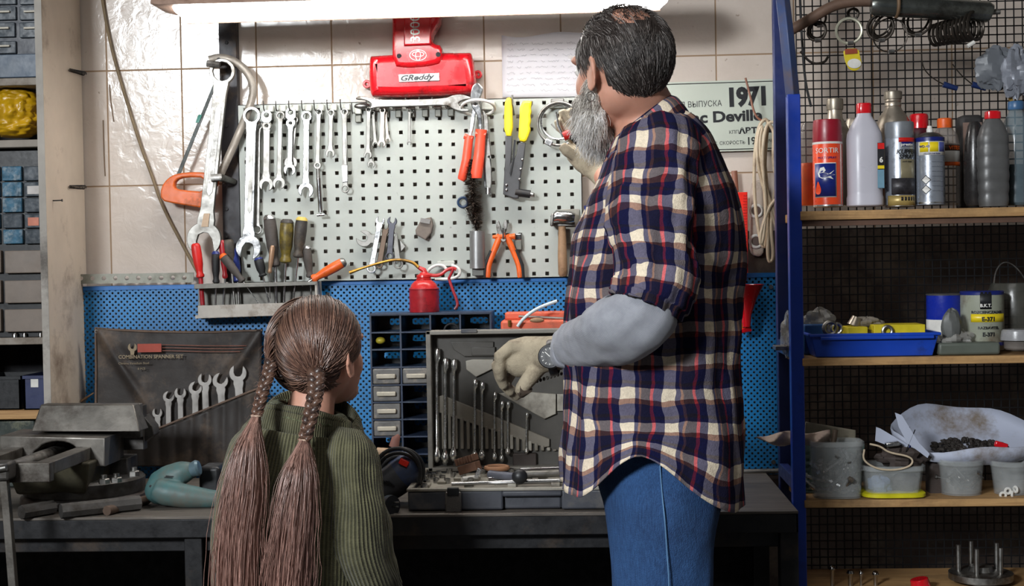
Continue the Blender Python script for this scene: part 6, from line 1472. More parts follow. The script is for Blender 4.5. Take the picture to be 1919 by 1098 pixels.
# ================================================================== hanging clamps at the top of the rack
GH = 'hose clamps hung on the rack mesh'
def clampring(x, y, r, Y, m_, lab, n=3, tilt=.3, rad=.0028):
    t = thing('hose_clamp', lab, 'hose clamp', at(x, y + r, Y))
    for i in range(n):
        MB().torus(at(x + i * 1.5, y - i * 1.5, Y + .012 * i), (r - i * .8) * sc(Y), [rad] * 26, Matrix.Rotation(tilt * (i - 1), 3, 'Z') @ Matrix.Rotation(.2 * i, 3, 'X'), 26, 7).build('band', m_, t)
    MB().tube([at(x - 3, y + r, Y - .004), at(x + 8, y + r - 1, Y - .004)], .005, 8).build('screw', STEEL, t)
DKS = mat('oily dark clamp', (64, 58, 52), .4, .7, .3, 20)
clampring(1534, 35, 13, -.41, DKS, 'small dark hose clamp at the top left of the mesh', 2)
clampring(1530, 59, 17, -.42, DKS, 'dark hose clamp cluster below the small top left one', 3)
clampring(1591, 58, 23, -.43, mat('pale clamp', (170, 168, 150), .4, .4), 'large pale hose clamp with a yellow tag hung near the top', 1, .1, .0036)
clampring(1598, 27, 10, -.41, DKS, 'small dark clamp hooked above the pale tagged clamp', 2)
clampring(1662, 17, 11, -.42, STEELD, 'short shiny clamp against the left end of the chrome cylinder', 2)
clampring(1650, 52, 24, -.43, DKS, 'bunch of dark clamps left of the middle of the mesh', 4, .35)
clampring(1668, 66, 31, -.44, DKS, 'wide thin dark clamp hanging lowest in the middle bunch', 1, .1, .0018)
clampring(1718, 40, 26, -.42, DKS, 'dark clamp bunch right under the chrome cylinder', 3, .5)
for i in range(9): 
    pass
t = thing('clamp_stack', 'thick stack of dark hose clamps nested like a coil at the top right', 'hose clamps', at(1800, 90, -.45))
for i in range(11):
    u = i / 10; MB().torus(at(1752 + 76 * u, 66 - 18 * u, -.40 - .06 * u), (19 + 7 * u) * sc(-.45), [.0036] * 26, Matrix.Rotation(.75, 3, 'Z'), 26, 7).build('band', DKS, t)
tag(MB().tube([at(1813, 87, -.50), at(1826, 79, -.50)], .005, 8).build('clamp_screw', WHITEP), 'pale screw of the clamp stack', 'screw')
t = thing('yellow_tag', 'yellow tag with a round white sticker hanging from the pale clamp', 'tag', at(1597, 133, -.45))
m = MB(); plate(m, [smooth_loop([(1580, 92), (1609, 90), (1612, 108), (1616, 120), (1608, 132), (1596, 133), (1588, 126), (1582, 110)], 1)], -.44, .003, .0008).build('card', mat('yellow tag card', (206, 184, 30), .5), t)
m = MB(); plate(m, [circ(1601, 119, 13, 24, 9)], -.443, .001).build('sticker', WHITEP, t)
m = MB(); plate(m, [[(1583, 92), (1606, 91), (1607, 100), (1584, 102)]], -.443, .001).build('red_print', mat('brown red print', (140, 60, 30), .5), t)
t = thing('chrome_cylinder', 'long dusty chrome cylinder lying across the top of the mesh', 'cylinder', at(1750, 40, -.44))
MB().tube([at(1632, 10, -.47), at(1640, 10, -.47), at(1850, 22, -.44), at(1858, 24, -.44)], [.019, .0235, .0245, .019], 28).build('barrel', mat('dusty chrome', (120, 124, 120), .25, .85, .2, 12, (60, 56, 52), 8, .4), t)
MB().tube([at(1858, 23, -.44), at(1874, 22, -.44)], .006, 10).build('rod_end', STEELD, t); MB().torus(at(1680, 10, -.47), .026, [.004] * 20, Matrix.Rotation(pi / 2, 3, 'Z'), 20, 8).build('rust_band', mat('rusty wire', (110, 86, 62)), t)
for i, (x, w) in enumerate(((1668, 0), (1760, 0))):
    pass
crumple('grey_bag', 1868, 128, -.42, .050, .018, .046, mat('grey foil bag', (104, 108, 114), .4, 0, .2, 8), 'crumpled grey foil bag hung at the top right of the mesh', 'bag', 31, .2, 26)
crumple('foil_bag', 1905, 135, -.44, .032, .016, .052, mat('pale foil bag', (136, 140, 150), .3, .2, .3, 16), 'shiny pale foil bag at the right edge over the grey bag', 'bag', 32, .3, 26)
tag(MB().ell(at(1900, 178, -.42), (.014, .01, .02)).build('amber_bulb', mat('amber plastic', (150, 122, 60), .4)), 'amber drop shaped cap behind the blue capped bottle', 'cap')
for j, (x0_, y0_, pts) in enumerate(((0, 0, [(1727, 90), (1728, 125), (1745, 145), (1768, 158)]), (0, 0, [(1785, 120), (1800, 140), (1822, 158)]))):
    t = thing('test_lead', ('left', 'right')[j] + ' thin lead with a dark blue plug hanging on the mesh', 'lead', at(pts[-1][0], pts[-1][1], -.36))
    MB().tube([at(x, y, -.36) for x, y in smooth_loop(pts, 2, False)], .0015, 6).build('wire', DKS, t)
    e = pts[-1]; MB().tube([at(e[0], e[1], -.36), at(e[0] + 26, e[1] + 8, -.36)], [.0075, .006], 10).build('plug', mat('dark blue plug', (26, 44, 90), .4), t)
tag(MB().tube([at(x, y, -.36) for x, y in smooth_loop([(1499, -10), (1502, 60), (1508, 150), (1520, 200)], 2, False)], .003, 6).build('black_cable', RUBBER), 'black cable hanging down the mesh beside the blue upright', 'cable')
tag(MB().tube([at(x, y, -.36) for x, y in smooth_loop([(1500, 96), (1520, 120), (1545, 118), (1552, 106)], 2, False)], .003, 6).build('bent_wire', DKS), 'small bent dark wire hooked at the left of the mesh', 'wire')

# ================================================================== people
from mathutils import noise as mn
def mkskin(name, a, b):
    t = NT(name); t.base(t.ramp(t.noise(9, 5), [(.3, lin(a)), (.7, lin(b))])); t.b.inputs['Roughness'].default_value = .5
    t.b.inputs['Subsurface Weight'].default_value = .12; t.b.inputs['Subsurface Radius'].default_value = (.012, .004, .002); t.b.inputs['Subsurface Scale'].default_value = .3
    t.bump(t.noise(220, 4), .15, .0006); return t.m
SKIN = mkskin('weathered skin', (178, 126, 106), (200, 148, 126)); SKING = mkskin('child skin', (206, 150, 126), (222, 170, 148))
def plaid_mat():
    t = NT('plaid flannel'); uv = t.new('ShaderNodeUVMap'); U, V, _ = t.sep(uv.outputs[0])
    nz = t.math('MULTIPLY', t.math('SUBTRACT', t.noise(7, 3), .5), .040)
    CRm = lin((232, 216, 192)); NV_ = lin((16, 18, 56)); RD = lin((190, 30, 46)); BR = lin((104, 60, 50)); DK = lin((24, 20, 34))
    def yarn(c, p, stops):
        f = t.math('FRACT', t.math('DIVIDE', t.math('ADD', c, nz), p)); return t.ramp(f, stops, 'CONSTANT')
    warp = yarn(U, .067, [(0, CRm), (.30, NV_), (.52, RD), (.60, DK), (.84, BR), (.90, NV_)])
    weft = yarn(V, .063, [(0, CRm), (.32, BR), (.47, NV_), (.80, DK), (.9, NV_)])
    ar = t.mix(.5, warp, weft); ml = t.mix(1.0, warp, weft, 'MULTIPLY'); gm = t.new('ShaderNodeGamma'); gm.inputs[1].default_value = .5; t.L(ml, gm.inputs[0]); c = t.mix(.82, ar, gm.outputs[0])
    fz = t.ramp(t.noise(240, 4, .7), [(.3, (.78, .78, .78)), (.7, (1.1, 1.1, 1.1))]); c = t.mix(1.0, c, fz, 'MULTIPLY')
    t.base(c); t.b.inputs['Roughness'].default_value = .95; t.b.inputs['Specular IOR Level'].default_value = .2
    t.bump(t.math('ADD', t.noise(14, 5, .6), t.math('MULTIPLY', t.noise(420, 3), .18)), .6, .012); return t.m
PLAID = plaid_mat()
def knit_mat(name, a, b, p, strength, axis=0, fine=.0045):
    t = NT(name); uv = t.new('ShaderNodeUVMap'); S = t.sep(uv.outputs[0]); c = S[axis]; d = S[1 - axis]
    w = t.math('SINE', t.math('MULTIPLY', c, 2 * pi / p)); z = t.math('SINE', t.math('MULTIPLY', d, 2 * pi / fine))
    h = t.math('ADD', w, t.math('MULTIPLY', z, .18)); h = t.math('ADD', h, t.noise(300, 3))
    col = t.ramp(t.math('ADD', t.math('MULTIPLY', w, .22), t.noise(30, 6)), [(.2, lin(a)), (.75, lin(b))])
    t.base(col); t.b.inputs['Roughness'].default_value = .95; t.b.inputs['Sheen Weight'].default_value = .12; t.bump(h, strength, .002); return t.m
SWEAT = knit_mat('olive green rib knit', (62, 61, 42), (112, 109, 80), .0064, .8, 0, .0026)
SWEATC = knit_mat('olive ribbed collar', (62, 66, 46), (112, 116, 86), .0095, 1.0, 0, .0026)
GREYK = knit_mat('grey melange jersey', (126, 128, 136), (162, 164, 172), .0016, .25)
GLOVE = mat('dirty knitted glove', (168, 156, 134), .95, 0, .18, 30, (110, 98, 82), 14, .45, .9, 320, .0015)
def denim():
    t = NT('blue denim'); f = t.ramp(t.noise(5, 6), [(.3, lin((10, 34, 72))), (.72, lin((44, 88, 144)))])
    mp = t.new('ShaderNodeMapping'); mp.inputs['Scale'].default_value = (60, 60, 3); t.L(t.tc.outputs['Object'], mp.inputs[0])
    g = t.noise(12, 4, .6, mp.outputs[0]); c = t.mix(.45, f, t.ramp(g, [(.3, lin((12, 34, 72))), (.7, lin((66, 112, 168)))]))
    t.base(c); t.b.inputs['Roughness'].default_value = .85; t.bump(t.math('ADD', t.noise(11, 6), t.math('MULTIPLY', t.noise(500, 3), .3)), .8, .012); return t.m
DENIM = denim(); DENIMD = mat('dark denim pocket', (20, 30, 52), .9)
def hairmat(name, rgb, rough=.38, tip=None):
    t = NT(name); c = lin(rgb)
    col = t.ramp(t.noise(60, 4), [(.3, tuple(x * .7 for x in c[:3])), (.7, tuple(min(1, x * 1.25) for x in c[:3]))])
    if tip:
        X, Y, Z = t.sep(t.tc.outputs['Object']); uv = t.new('ShaderNodeUVMap'); U, V, _ = t.sep(uv.outputs[0])
        col = t.mix(V, col, lin(tip))
    t.base(col); t.b.inputs['Roughness'].default_value = rough; t.b.inputs['Specular IOR Level'].default_value = .6; return t.m
HM = [hairmat('dark hair', (50, 43, 40), .45), hairmat('dark grey hair', (92, 84, 80), .45), hairmat('silver hair', (160, 154, 150), .45)]
HB = [hairmat('white beard hair', (252, 248, 242), .7), hairmat('grey beard hair', (222, 216, 208), .7), hairmat('dark beard hair', (150, 142, 134), .7)]
HG = [hairmat('brown hair', (92, 68, 56), .33, (150, 112, 98)), hairmat('light brown hair', (124, 94, 76), .33, (176, 136, 120)), hairmat('deep brown hair', (62, 46, 40), .36, (122, 90, 78))]
HGT = [hairmat('rosy brown tail hair', (136, 102, 90), .35, (168, 128, 116)), hairmat('pale rosy tail hair', (164, 126, 112), .35, (190, 150, 138)), hairmat('deep rosy tail hair', (100, 72, 62), .38, (140, 104, 94))]

def strand(mb, pts, r0, r1, mi):
    n = len(pts); vs = []; uv = []
    t0 = (pts[-1] - pts[0]); up = t0.orthogonal().normalized() if t0.length > 1e-6 else Vector((0, 1, 0))
    for i, p in enumerate(pts):
        t = (pts[min(i + 1, n - 1)] - pts[max(i - 1, 0)]); 
        if t.length < 1e-9: t = Vector((0, 0, -1))
        t.normalize(); up = (up - t * up.dot(t))
        if up.length < 1e-5: up = t.orthogonal()
        up.normalize(); b = t.cross(up); u = i / (n - 1); r = r0 + (r1 - r0) * u
        for k in range(3):
            a = 2.0944 * k; vs.append(p + b * (cos(a) * r) + up * (sin(a) * r)); uv.append((k / 3, u))
    fs = []
    for i in range(n - 1):
        for k in range(3): l = (k + 1) % 3; fs.append((i * 3 + k, i * 3 + l, i * 3 + 3 + l, i * 3 + 3 + k))
    mb.add(vs, fs, mi, uv)

def loftLR(keys, nr=48, ns=64, amp=0.0, fseed=0.0, expo=2.2, cap=(True, True), mod=None, fx=3.0, fv=6.0):
    """keys: (t, xl, yl, xr, yr, Y, ry) with Y either one depth; returns MB with UVs in metres"""
    T0, T1 = keys[0][0], keys[-1][0]; raw = []
    for i in range(nr + 1):
        t = T0 + (T1 - T0) * i / nr; xl, yl, xr, yr, Y, ry = interp(keys, t); raw.append((t, at(xl, yl, Y), at(xr, yr, Y), ry))
    C_ = [(a + b) / 2 for _, a, b, _ in raw]; rings = []; uvs = []; v = 0; per = 0
    perim = sum((b - a).length + 2 * r for _, a, b, r in raw) / len(raw) * 1.5
    for i, (t, a, b, ry) in enumerate(raw):
        tan = (C_[min(i + 1, nr)] - C_[max(i - 1, 0)]); tan.normalize(); ax = (b - a) / 2; dv = tan.cross(ax); dv.normalize()
        if i: v += (C_[i] - C_[i - 1]).length
        ring = []; uv = []
        for k in range(ns):
            an = 2 * pi * k / ns; q = 1 / ((abs(cos(an)) ** expo + abs(sin(an)) ** expo) ** (1 / expo))
            p = C_[i] + ax * (cos(an) * q) + dv * (ry * sin(an) * q)
            if amp:
                nz = mn.noise(Vector((cos(an) * fx * .6 + fseed, sin(an) * fx * .6, v * fv))) + .5 * mn.noise(Vector((cos(an) * fx * 1.6, sin(an) * fx * 1.6 + fseed, v * fv * 2.2)))
                p += (p - C_[i]).normalized() * (nz * amp)
            if mod: p = mod(t, an, p)
            ring.append(p); uv.append((an / (2 * pi) * perim, v))
        rings.append(ring); uvs.append(uv)
    # duplicate the seam column so that the pattern does not smear
    for r_, u_ in zip(rings, uvs): r_.append(r_[0].copy()); u_.append((perim, u_[0][1]))
    mb = MB(); loft(mb, rings, (False, False), 0, uvs, closed=False)
    n = ns + 1
    def capf(i, flip):
        idx = [i * n + k for k in range(ns)]; mb.f.append(idx[::-1] if flip else idx); mb.mi.append(0)
    if cap[0]: capf(0, True)
    if cap[1]: capf(nr, False)
    return mb

def head_parts(mb, O, F, Lt, U, S, neckpts, neckr, child=False):
    def P(f, l, u): return O + (F * f + Lt * l + U * u) * S
    Rm = Matrix((F, Lt, U)).transposed()
    E = lambda f, l, u, a, b, c: mb.ell(P(f, l, u), (a * S, b * S, c * S), Rm, 28, 18)
    E(-.01, 0, .02, .098, .077, .092); E(.035, 0, -.045, .060, .058, .072); E(.060, 0, -.095, .032, .034, .026); E(-.0, 0, -.045, .07, .062, .055)
    for s_ in (-1, 1):
        E(.066, s_ * .038, .018, .024, .026, .012); E(.050, s_ * .034, -.034, .032, .028, .040)
    nf = .7 if child else 1
    mb.tube([P(.084, 0, .012), P(.094 + .002 * nf, 0, -.006), P(.098 + .012 * nf, 0, -.028), P(.098, 0, -.040)], [.007 * S, .008 * S, .0112 * S * nf, .009 * S * nf], 12)
    for s_ in (-1, 1): E(.097, s_ * .011 * nf, -.036, .008, .007 * nf, .006)
    E(.092, 0, -.062, .010, .024, .006); E(.090, 0, -.073, .010, .020, .007)
    mb.tube(neckpts, neckr, 24)
    for s_ in (-1, 1):   # ears
        c = P(-.004, s_ * .080, -.018); RE = Rm @ Matrix.Rotation(-s_ * .45, 3, 'Z')
        mb.ell(c, (.019 * S, .0055 * S, .034 * S), RE, 18, 12); mb.ell(P(.003, s_ * .077, -.038), (.011 * S, .006 * S, .014 * S), RE, 12, 8)
        pts = [c + RE @ Vector((.017 * cos(a), .004 * s_, .031 * sin(a))) * S for a in [R(-100) + R(280) * i / 14 for i in range(15)]]
        mb.tube(pts, .0038 * S, 8)
    return P, Rm
def eyes(P, Rm, S, par, iris):
    for s_ in (-1, 1):
        m = MB(); m.ell(P(.078, s_ * .033, -.002), (.0125 * S,) * 3, Rm, 16, 10); e = m.build('eye', mat('eye white', (226, 222, 216), .2), par)
        m = MB(); m.ell(P(.0885, s_ * .033, -.002), (.003 * S, .0058 * S, .0058 * S), Rm, 12, 8); m.build('iris', mat(iris, (70, 60, 50), .2), e)

# ---------------------------------------------------------------- the man
YM = -1.0; AM = R(47); F = Vector((-cos(AM), sin(AM), 0)); U = Vector((0, 0, 1)); Lt = U.cross(F); S = 1.0
O = at(1164, 126, YM - .02)
nk = [O + F * -.02 + U * -.03, at(1205, 200, YM), at(1213, 250, YM), at(1218, 300, YM)]
body = MB()
P, Rm = head_parts(body, O, F, Lt, U, S, nk, [.060, .060, .066, .08])
# trunk and arms inside the clothes, one continuous surface
body.tube([at(1215, 285, YM), at(1236, 345, YM), at(1234, 450, YM), at(1228, 600, YM), at(1225, 760, YM), at(1230, 860, YM)], [.06, .088, .115, .11, .11, .10], 24)
body.tube([at(1230, 300, YM - .08), at(1225, 420, -1.19), at(1228, 545, -1.22), at(1160, 612, -1.21), at(1100, 642, -1.10), at(1050, 662, -.93), at(1020, 668, -.88)], [.055, .052, .038, .036, .030, .026, .026], 16)
body.tube([at(1225, 310, YM + .07), at(1235, 380, -.79), at(1215, 420, -.66), at(1165, 370, -.50), at(1133, 328, -.42)], [.055, .05, .042, .034, .03], 16)
bd = fuse(body, .0045, 4)
man = bd.build('person', SKIN, origin=(at(1225, 1000, YM).x, YM, 0), sharp=180)
tag(man, 'grey bearded person in a plaid flannel shirt reaching into the tool case', 'person')
eyes(P, Rm, S, man, 'brown iris')

# jeans
legk = [(0, 1085, 770, 1368, 770, -1.00, .11), (1, 1090, 830, 1366, 830, -1.00, .125), (2, 1110, 885, 1362, 885, -1.01, .13), (3, 1130, 945, 1352, 945, -1.04, .115), (4, 1142, 1020, 1341, 1020, -1.05, .10), (5, 1148, 1098, 1335, 1098, -1.05, .095), (6, 1156, 1250, 1318, 1250, -1.04, .08), (7, 1170, 1400, 1305, 1400, -1.02, .068), (8, 1172, 1560, 1310, 1560, -1.0, .065), (9, 1172, 1730, 1305, 1730, -1.0, .062)]
jm = loftLR(legk, 60, 48, .008, 3.1, 2.0)
legk2 = [(0, 1100, 800, 1360, 800, -.98, .11), (2, 1130, 900, 1352, 900, -.93, .13), (4, 1150, 1020, 1330, 1020, -.88, .10), (6, 1165, 1250, 1315, 1250, -.85, .08), (7, 1180, 1400, 1310, 1400, -.84, .068), (9, 1185, 1705, 1312, 1705, -.83, .062)]
j2 = loftLR(legk2, 40, 40, .008, 9.1, 2.0); allj = MB(); allj.v = list(jm.v); allj.f = list(jm.f); allj.mi = list(jm.mi); allj.add(j2.v, j2.f)
jf = fuse(allj, .010, 3); jeans = jf.build('jeans', DENIM, man, sharp=180)
def surf(keys, t, an, off=.002, expo=2.0):
    xl, yl, xr, yr, Y, ry = interp(keys, t); a = at(xl, yl, Y); b = at(xr, yr, Y); return (a + b) / 2 + (b - a) / 2 * cos(an) * (1 + off * 6) + Vector((0, -ry - off, 0)) * abs(sin(an))
sm = MB().tube([surf(legk, 1 + 8 * i / 30, pi / 2 + .05 * sin(i * .3) - .02, .006) for i in range(31)], .0014, 6); sm.build('side_seam', mat('pale blue seam', (92, 132, 172), .8), jeans)
pk = [(1305, 905), (1350, 935), (1342, 968), (1318, 958), (1303, 935)]
m = MB(); plate(m, [[(p[0], p[1]) for p in pk]], -1.075, .004, .001); m.build('back_pocket', DENIMD, jeans)
for nm, yy, x in (('shoe', -1.0, 1215), ('shoe', -.83, 1225)):
    a = at(x, 1700, yy); fl = Vector((-.85, .5, 0)); q = MB(); q.tube([Vector((a.x, yy, 0)) + fl * d + Vector((0, 0, z)) for d, z in ((-.09, .045), (-.05, .055), (.03, .055), (.12, .04), (.18, .03), (.2, .028))], [.035, .05, .052, .045, .038, .022], 16, flat=1); 
    for v in q.v: v.z = max(v.z, .001)
    q.build(nm, mat('brown leather', (70, 48, 34), .5), man)

# shirt
def hemy(x):    # pixel row of the shirt hem, camera side
    return interp([(1040, 900), (1062, 912), (1090, 912), (1120, 885), (1155, 850), (1185, 832), (1215, 838), (1250, 862), (1300, 905), (1345, 935), (1372, 945), (1400, 935)], x)[0]
tk = [(0, 1152, 268, 1264, 204, YM, .065), (.5, 1142, 288, 1282, 208, YM, .085), (1, 1132, 305, 1302, 216, YM, .115), (2, 1120, 338, 1330, 244, YM, .165), (3, 1105, 372, 1353, 292, YM, .19), (4, 1090, 412, 1373, 348, YM, .19), (5, 1074, 452, 1386, 420, YM, .18), (6, 1066, 505, 1391, 500, YM, .16),
      (7, 1062, 600, 1391, 600, YM, .145), (8, 1060, 700, 1388, 700, YM, .145), (9, 1057, 770, 1396, 780, YM, .155), (10, 1053, 830, 1395, 840, YM, .178), (11, 1050, 905, 1390, 905, YM, .182)]
kM = sc(YM)
def hemmod(t, an, p):
    if t <= 9: return p
    u = (t - 9) / 2; z9 = at(1220, 775, YM).z; x_px = 1220 + cos(an) * 172
    zh = at(x_px, hemy(x_px), YM).z; zf = z9 + (zh - z9) * u
    return Vector((p.x, p.y, p.z * (1 - min(u * 3, 1)) + zf * min(u * 3, 1)))
sh = loftLR(tk, 110, 96, .015, 1.7, 2.15, (False, False), hemmod, 4.0, 6.0).build('shirt', PLAID, man, sharp=180)
md = sh.modifiers.new('s', 'SOLIDIFY'); md.thickness = .003
ck = [(0, 1150, 262, 1256, 180, YM, .074), (1, 1143, 276, 1268, 184, YM, .083), (2, 1136, 292, 1282, 200, YM, .094), (3, 1131, 305, 1292, 214, YM, .104)]
co = loftLR(ck, 10, 64, .002, 4, 2.1, (False, False)).build('collar', PLAID, sh, sharp=180); md = co.modifiers.new('s', 'SOLIDIFY'); md.thickness = .004
def rumple(t, an, p): return p + Vector((0, 0, .004 * sin(t * 9 + 2 * an)))
slk = [(0, 1192, 240, 1282, 226, -1.085, .02), (.4, 1172, 256, 1304, 244, -1.10, .05), (1, 1157, 282, 1317, 276, -1.12, .072), (2, 1147, 325, 1318, 322, -1.135, .082), (3, 1140, 372, 1312, 378, -1.15, .083), (4, 1138, 420, 1306, 432, -1.17, .08), (5, 1146, 468, 1303, 482, -1.185, .078), (6, 1153, 510, 1308, 525, -1.20, .076), (7, 1150, 538, 1296, 570, -1.21, .074), (8, 1148, 552, 1274, 603, -1.215, .071)]
sl = loftLR(slk, 70, 64, .015, 7.7, 2.1, (True, False), rumple, 3.0, 9.0).build('sleeve', PLAID, sh, sharp=180); md = sl.modifiers.new('s', 'SOLIDIFY'); md.thickness = .003
slr = [(0, 1165, 300, 1260, 300, -.90, .07), (1, 1190, 350, 1290, 350, -.80, .075), (2, 1180, 400, 1270, 420, -.68, .07), (3, 1160, 370, 1210, 430, -.60, .06)]
sr = loftLR(slr, 20, 40, .008, 2.7, 2.1, (True, False)).build('sleeve', PLAID, sh, sharp=180)
def cuffmod(t, an, p): return p
unk = [(0, 1176, 520, 1276, 556, -1.212, .046), (1, 1158, 551, 1266, 592, -1.216, .054), (1.4, 1142, 556, 1272, 612, -1.22, .062), (2, 1122, 565, 1252, 636, -1.215, .060), (3, 1100, 580, 1215, 657, -1.18, .056), (4, 1078, 595, 1162, 678, -1.10, .050), (5, 1062, 606, 1120, 687, -1.03, .045), (6, 1056, 612, 1102, 690, -.99, .043), (6.4, 1052, 614, 1097, 694, -.98, .046), (6.8, 1055, 619, 1090, 690, -.97, .040), (7.2, 1055, 620, 1090, 694, -.968, .044), (7.5, 1061, 628, 1084, 686, -.963, .036)]
un = loftLR(unk, 70, 48, .006, 5.5, 2.0, (True, False), None, 2.0, 14.0).build('undershirt_sleeve', GREYK, man, sharp=180); md = un.modifiers.new('s', 'SOLIDIFY'); md.thickness = .002
unr = [(0, 1180, 385, 1230, 430, -.63, .045), (1, 1150, 345, 1190, 400, -.52, .040), (2, 1128, 325, 1158, 360, -.45, .036)]
loftLR(unr, 14, 32, .003, 5.5, 2.0).build('undershirt_sleeve', GREYK, man, sharp=180)
# pocket flap line on the chest
m = MB().tube([at(x, y, YM - .035 - .11 * min(1, max(0, (x - 1092) / 60))) for x, y in ((1096, 386), (1104, 420), (1115, 455), (1128, 484))], .002, 6); m.build('pocket_seam', mat('navy print', (22, 36, 110)), sh)

# gloved left hand in the case
HYm = -.84
g = MB()
g.tube([at(1052, 661, -.925), at(1040, 662, -.91), at(1018, 664, -.88), at(990, 668, -.85), at(962, 672, -.84), at(950, 676, -.835)], [.034, .036, .038, .043, .040, .030], 20, flat=.75, nrm=(0, 1, 0))
for i, (kx, ky, yy, mx, my, tx, ty) in enumerate(((962, 652, -.868, 936, 668, 938, 706), (958, 664, -.85, 931, 686, 944, 722), (962, 676, -.828, 936, 704, 956, 734), (968, 690, -.808, 946, 718, 968, 742))):
    g.tube([at(kx + 18, ky, yy), at(kx - 4, ky - 2, yy), at(mx, my, yy), at((mx + tx) / 2, (my + ty) / 2 + 2, yy + .008), at(tx, ty, yy + .02), at(tx + 8, ty - 4, yy + .028)], [.013, .0145, .0135, .0125, .0115, .009], 14)
g.tube([at(1008, 690, -.878), at(990, 712, -.888), at(978, 728, -.885), at(974, 738, -.88)], [.018, .0165, .0145, .0115], 14)
gl = fuse(g, .0032, 3).build('glove', GLOVE, man, sharp=180)
m = MB().tube([at(974, 736, -.8805), at(984, 729, -.886), at(975, 729, -.886)], [.0125, .0155, .0150], 12); m.build('dark_thumb_tip', mat('dirty thumb', (70, 58, 48), .8), gl)
m = MB()
for i in range(9): m.ell(at(1000 + i * 6.5, 716 - i * 2.0, -.868 + .0 * i), (.0032, .004, .0042), None, 8, 6)
m.build('rubber_grip_dots', mat('dark dots', (62, 58, 52), .7), gl)
# watch
WY = -.972; wc = at(1031, 668, WY)
w = thing('wrist_watch', 'dark round wrist watch', 'watch', wc); 
bpy.data.objects.remove(w)
wn = (Vector((-.12, -1, .12))).normalized(); wq = wn.to_track_quat('Z', 'Y').to_matrix()
m = MB().lathe(wc, [(.0215, -.008), (.0245, -.005), (.0245, .002), (.0225, .004), (.0205, .004), (.0205, .003)], 32, wq); wt = m.build('watch', DARK, man)
MB().lathe(wc + wn * .0035, [(.0188, 0), (.0185, .001)], 28, wq).build('dial', BLACKP, wt)
m = MB()
for i in range(12):
    a = 2 * pi * i / 12; p = wc + wn * .0052 + wq @ Vector((cos(a) * .0155, sin(a) * .0155, 0)); m.box(p, (.0034, .0012, .0006), wq @ Matrix.Rotation(a, 3, 'Z'))
for a, L in ((.6, .010), (2.4, .013)): m.box(wc + wn * .0054 + wq @ Vector((cos(a) * L / 2, sin(a) * L / 2, 0)), (L, .0013, .0006), wq @ Matrix.Rotation(a, 3, 'Z'))
m.build('markers', WHITEP, wt)
ax0 = at(1090, 650, -1.03); ax1 = at(1020, 667, -.88); axd = (ax1 - ax0).normalized(); c0 = wc - wn * .042
e1 = wn; e2 = axd.cross(wn).normalized(); m = MB().tube([c0 + (e1 * cos(a) + e2 * sin(a)) * .0345 for a in [2 * pi * i / 30 for i in range(30)]], .0085, 8, closed=True, flat=.3, nrm=None)
m.build('watch_strap', BLACKP, wt)

# gloved right hand at the pegboard
g = MB(); RY = -.36
g.tube([at(1140, 338, -.44), at(1122, 318, -.41), at(1105, 298, -.38), at(1090, 278, -.36), at(1080, 266, -.35)], [.030, .032, .042, .044, .034], 20, flat=.6, nrm=(0, 1, 0))
for i, pts in enumerate((((1084, 268), (1066, 252), (1050, 238), (1044, 224)), ((1090, 258), (1072, 236), (1058, 220), (1052, 206)), ((1100, 256), (1084, 232), (1072, 216), (1066, 204)), ((1108, 264), (1098, 240), (1090, 224), (1084, 214)))):
    g.tube([at(x, y, RY + .01 * i - .006 * j) for j, (x, y) in enumerate(pts)], [.015, .0135, .0125, .0095], 12)
g.tube([at(1095, 292, -.37), at(1076, 290, -.38), at(1062, 282, -.39), at(1052, 272, -.39)], [.018, .016, .0145, .011], 12)
fuse(g, .0035, 3).build('glove', GLOVE, man, sharp=180)
t = thing('utility_knife', 'small tool with a red and black grip held in the raised gloved hand', 'tool', at(1066, 262, -.41))
MB().tube([at(1056, 256, -.405), at(1070, 250, -.405)], .011, 10).build('red_grip', REDP, t); MB().tube([at(1070, 252, -.405), at(1090, 268, -.405)], [.010, .013], 10).build('black_grip', RUBBER, t)
MB().tube([at(1056, 256, -.405), at(1046, 236, -.405), at(1042, 210, -.40)], [.004, .003, .0025], 8).build('steel_shank', STEEL, t)

# hair of the man
rn = random.Random(42)
def ell_pt(d, C0, rad, Rm): # point on ellipsoid along local direction
    q = Vector((d.x / rad[0], d.y / rad[1], d.z / rad[2])); return C0 + Rm @ (d / q.length), q.length
CR0 = P(-.01, 0, .02); RAD = (.098 * S, .077 * S, .092 * S)
def loc(p): q = Rm.transposed() @ (p - O); return q / S
def man_hair_ok(q):   # q local (f,l,u)
    f, l, u = q
    if u < -.062: return 0
    if f > .055 and u < .072: return 0
    if f > .018 and u < .015: return 0
    if abs(l) > .05 and -.03 < f < .03 and u < .018: return 0
    if f > -.02 and u < -.02: return 0
    d = sqrt((f + .042) ** 2 + (l - .016) ** 2)
    if u > .05 and d < .044: return .20
    if u > .085 and f > .01: return .6
    return 1
cap = MB(); tmp = MB(); tmp.ell(CR0, tuple(r + .005 for r in RAD), Rm, 60, 40)
for f_ in tmp.f:
    c = sum((tmp.v[i] for i in f_), Vector()) / len(f_)
    if man_hair_ok(loc(c)) >= .5: cap.f.append(list(f_)); cap.mi.append(0)
cap.v = tmp.v; used = sorted({i for f_ in cap.f for i in f_}); mp_i = {j: i for i, j in enumerate(used)}
cap.v = [tmp.v[i] for i in used]; cap.f = [[mp_i[i] for i in f_] for f_ in cap.f]
hm = MB(); cnt = 0
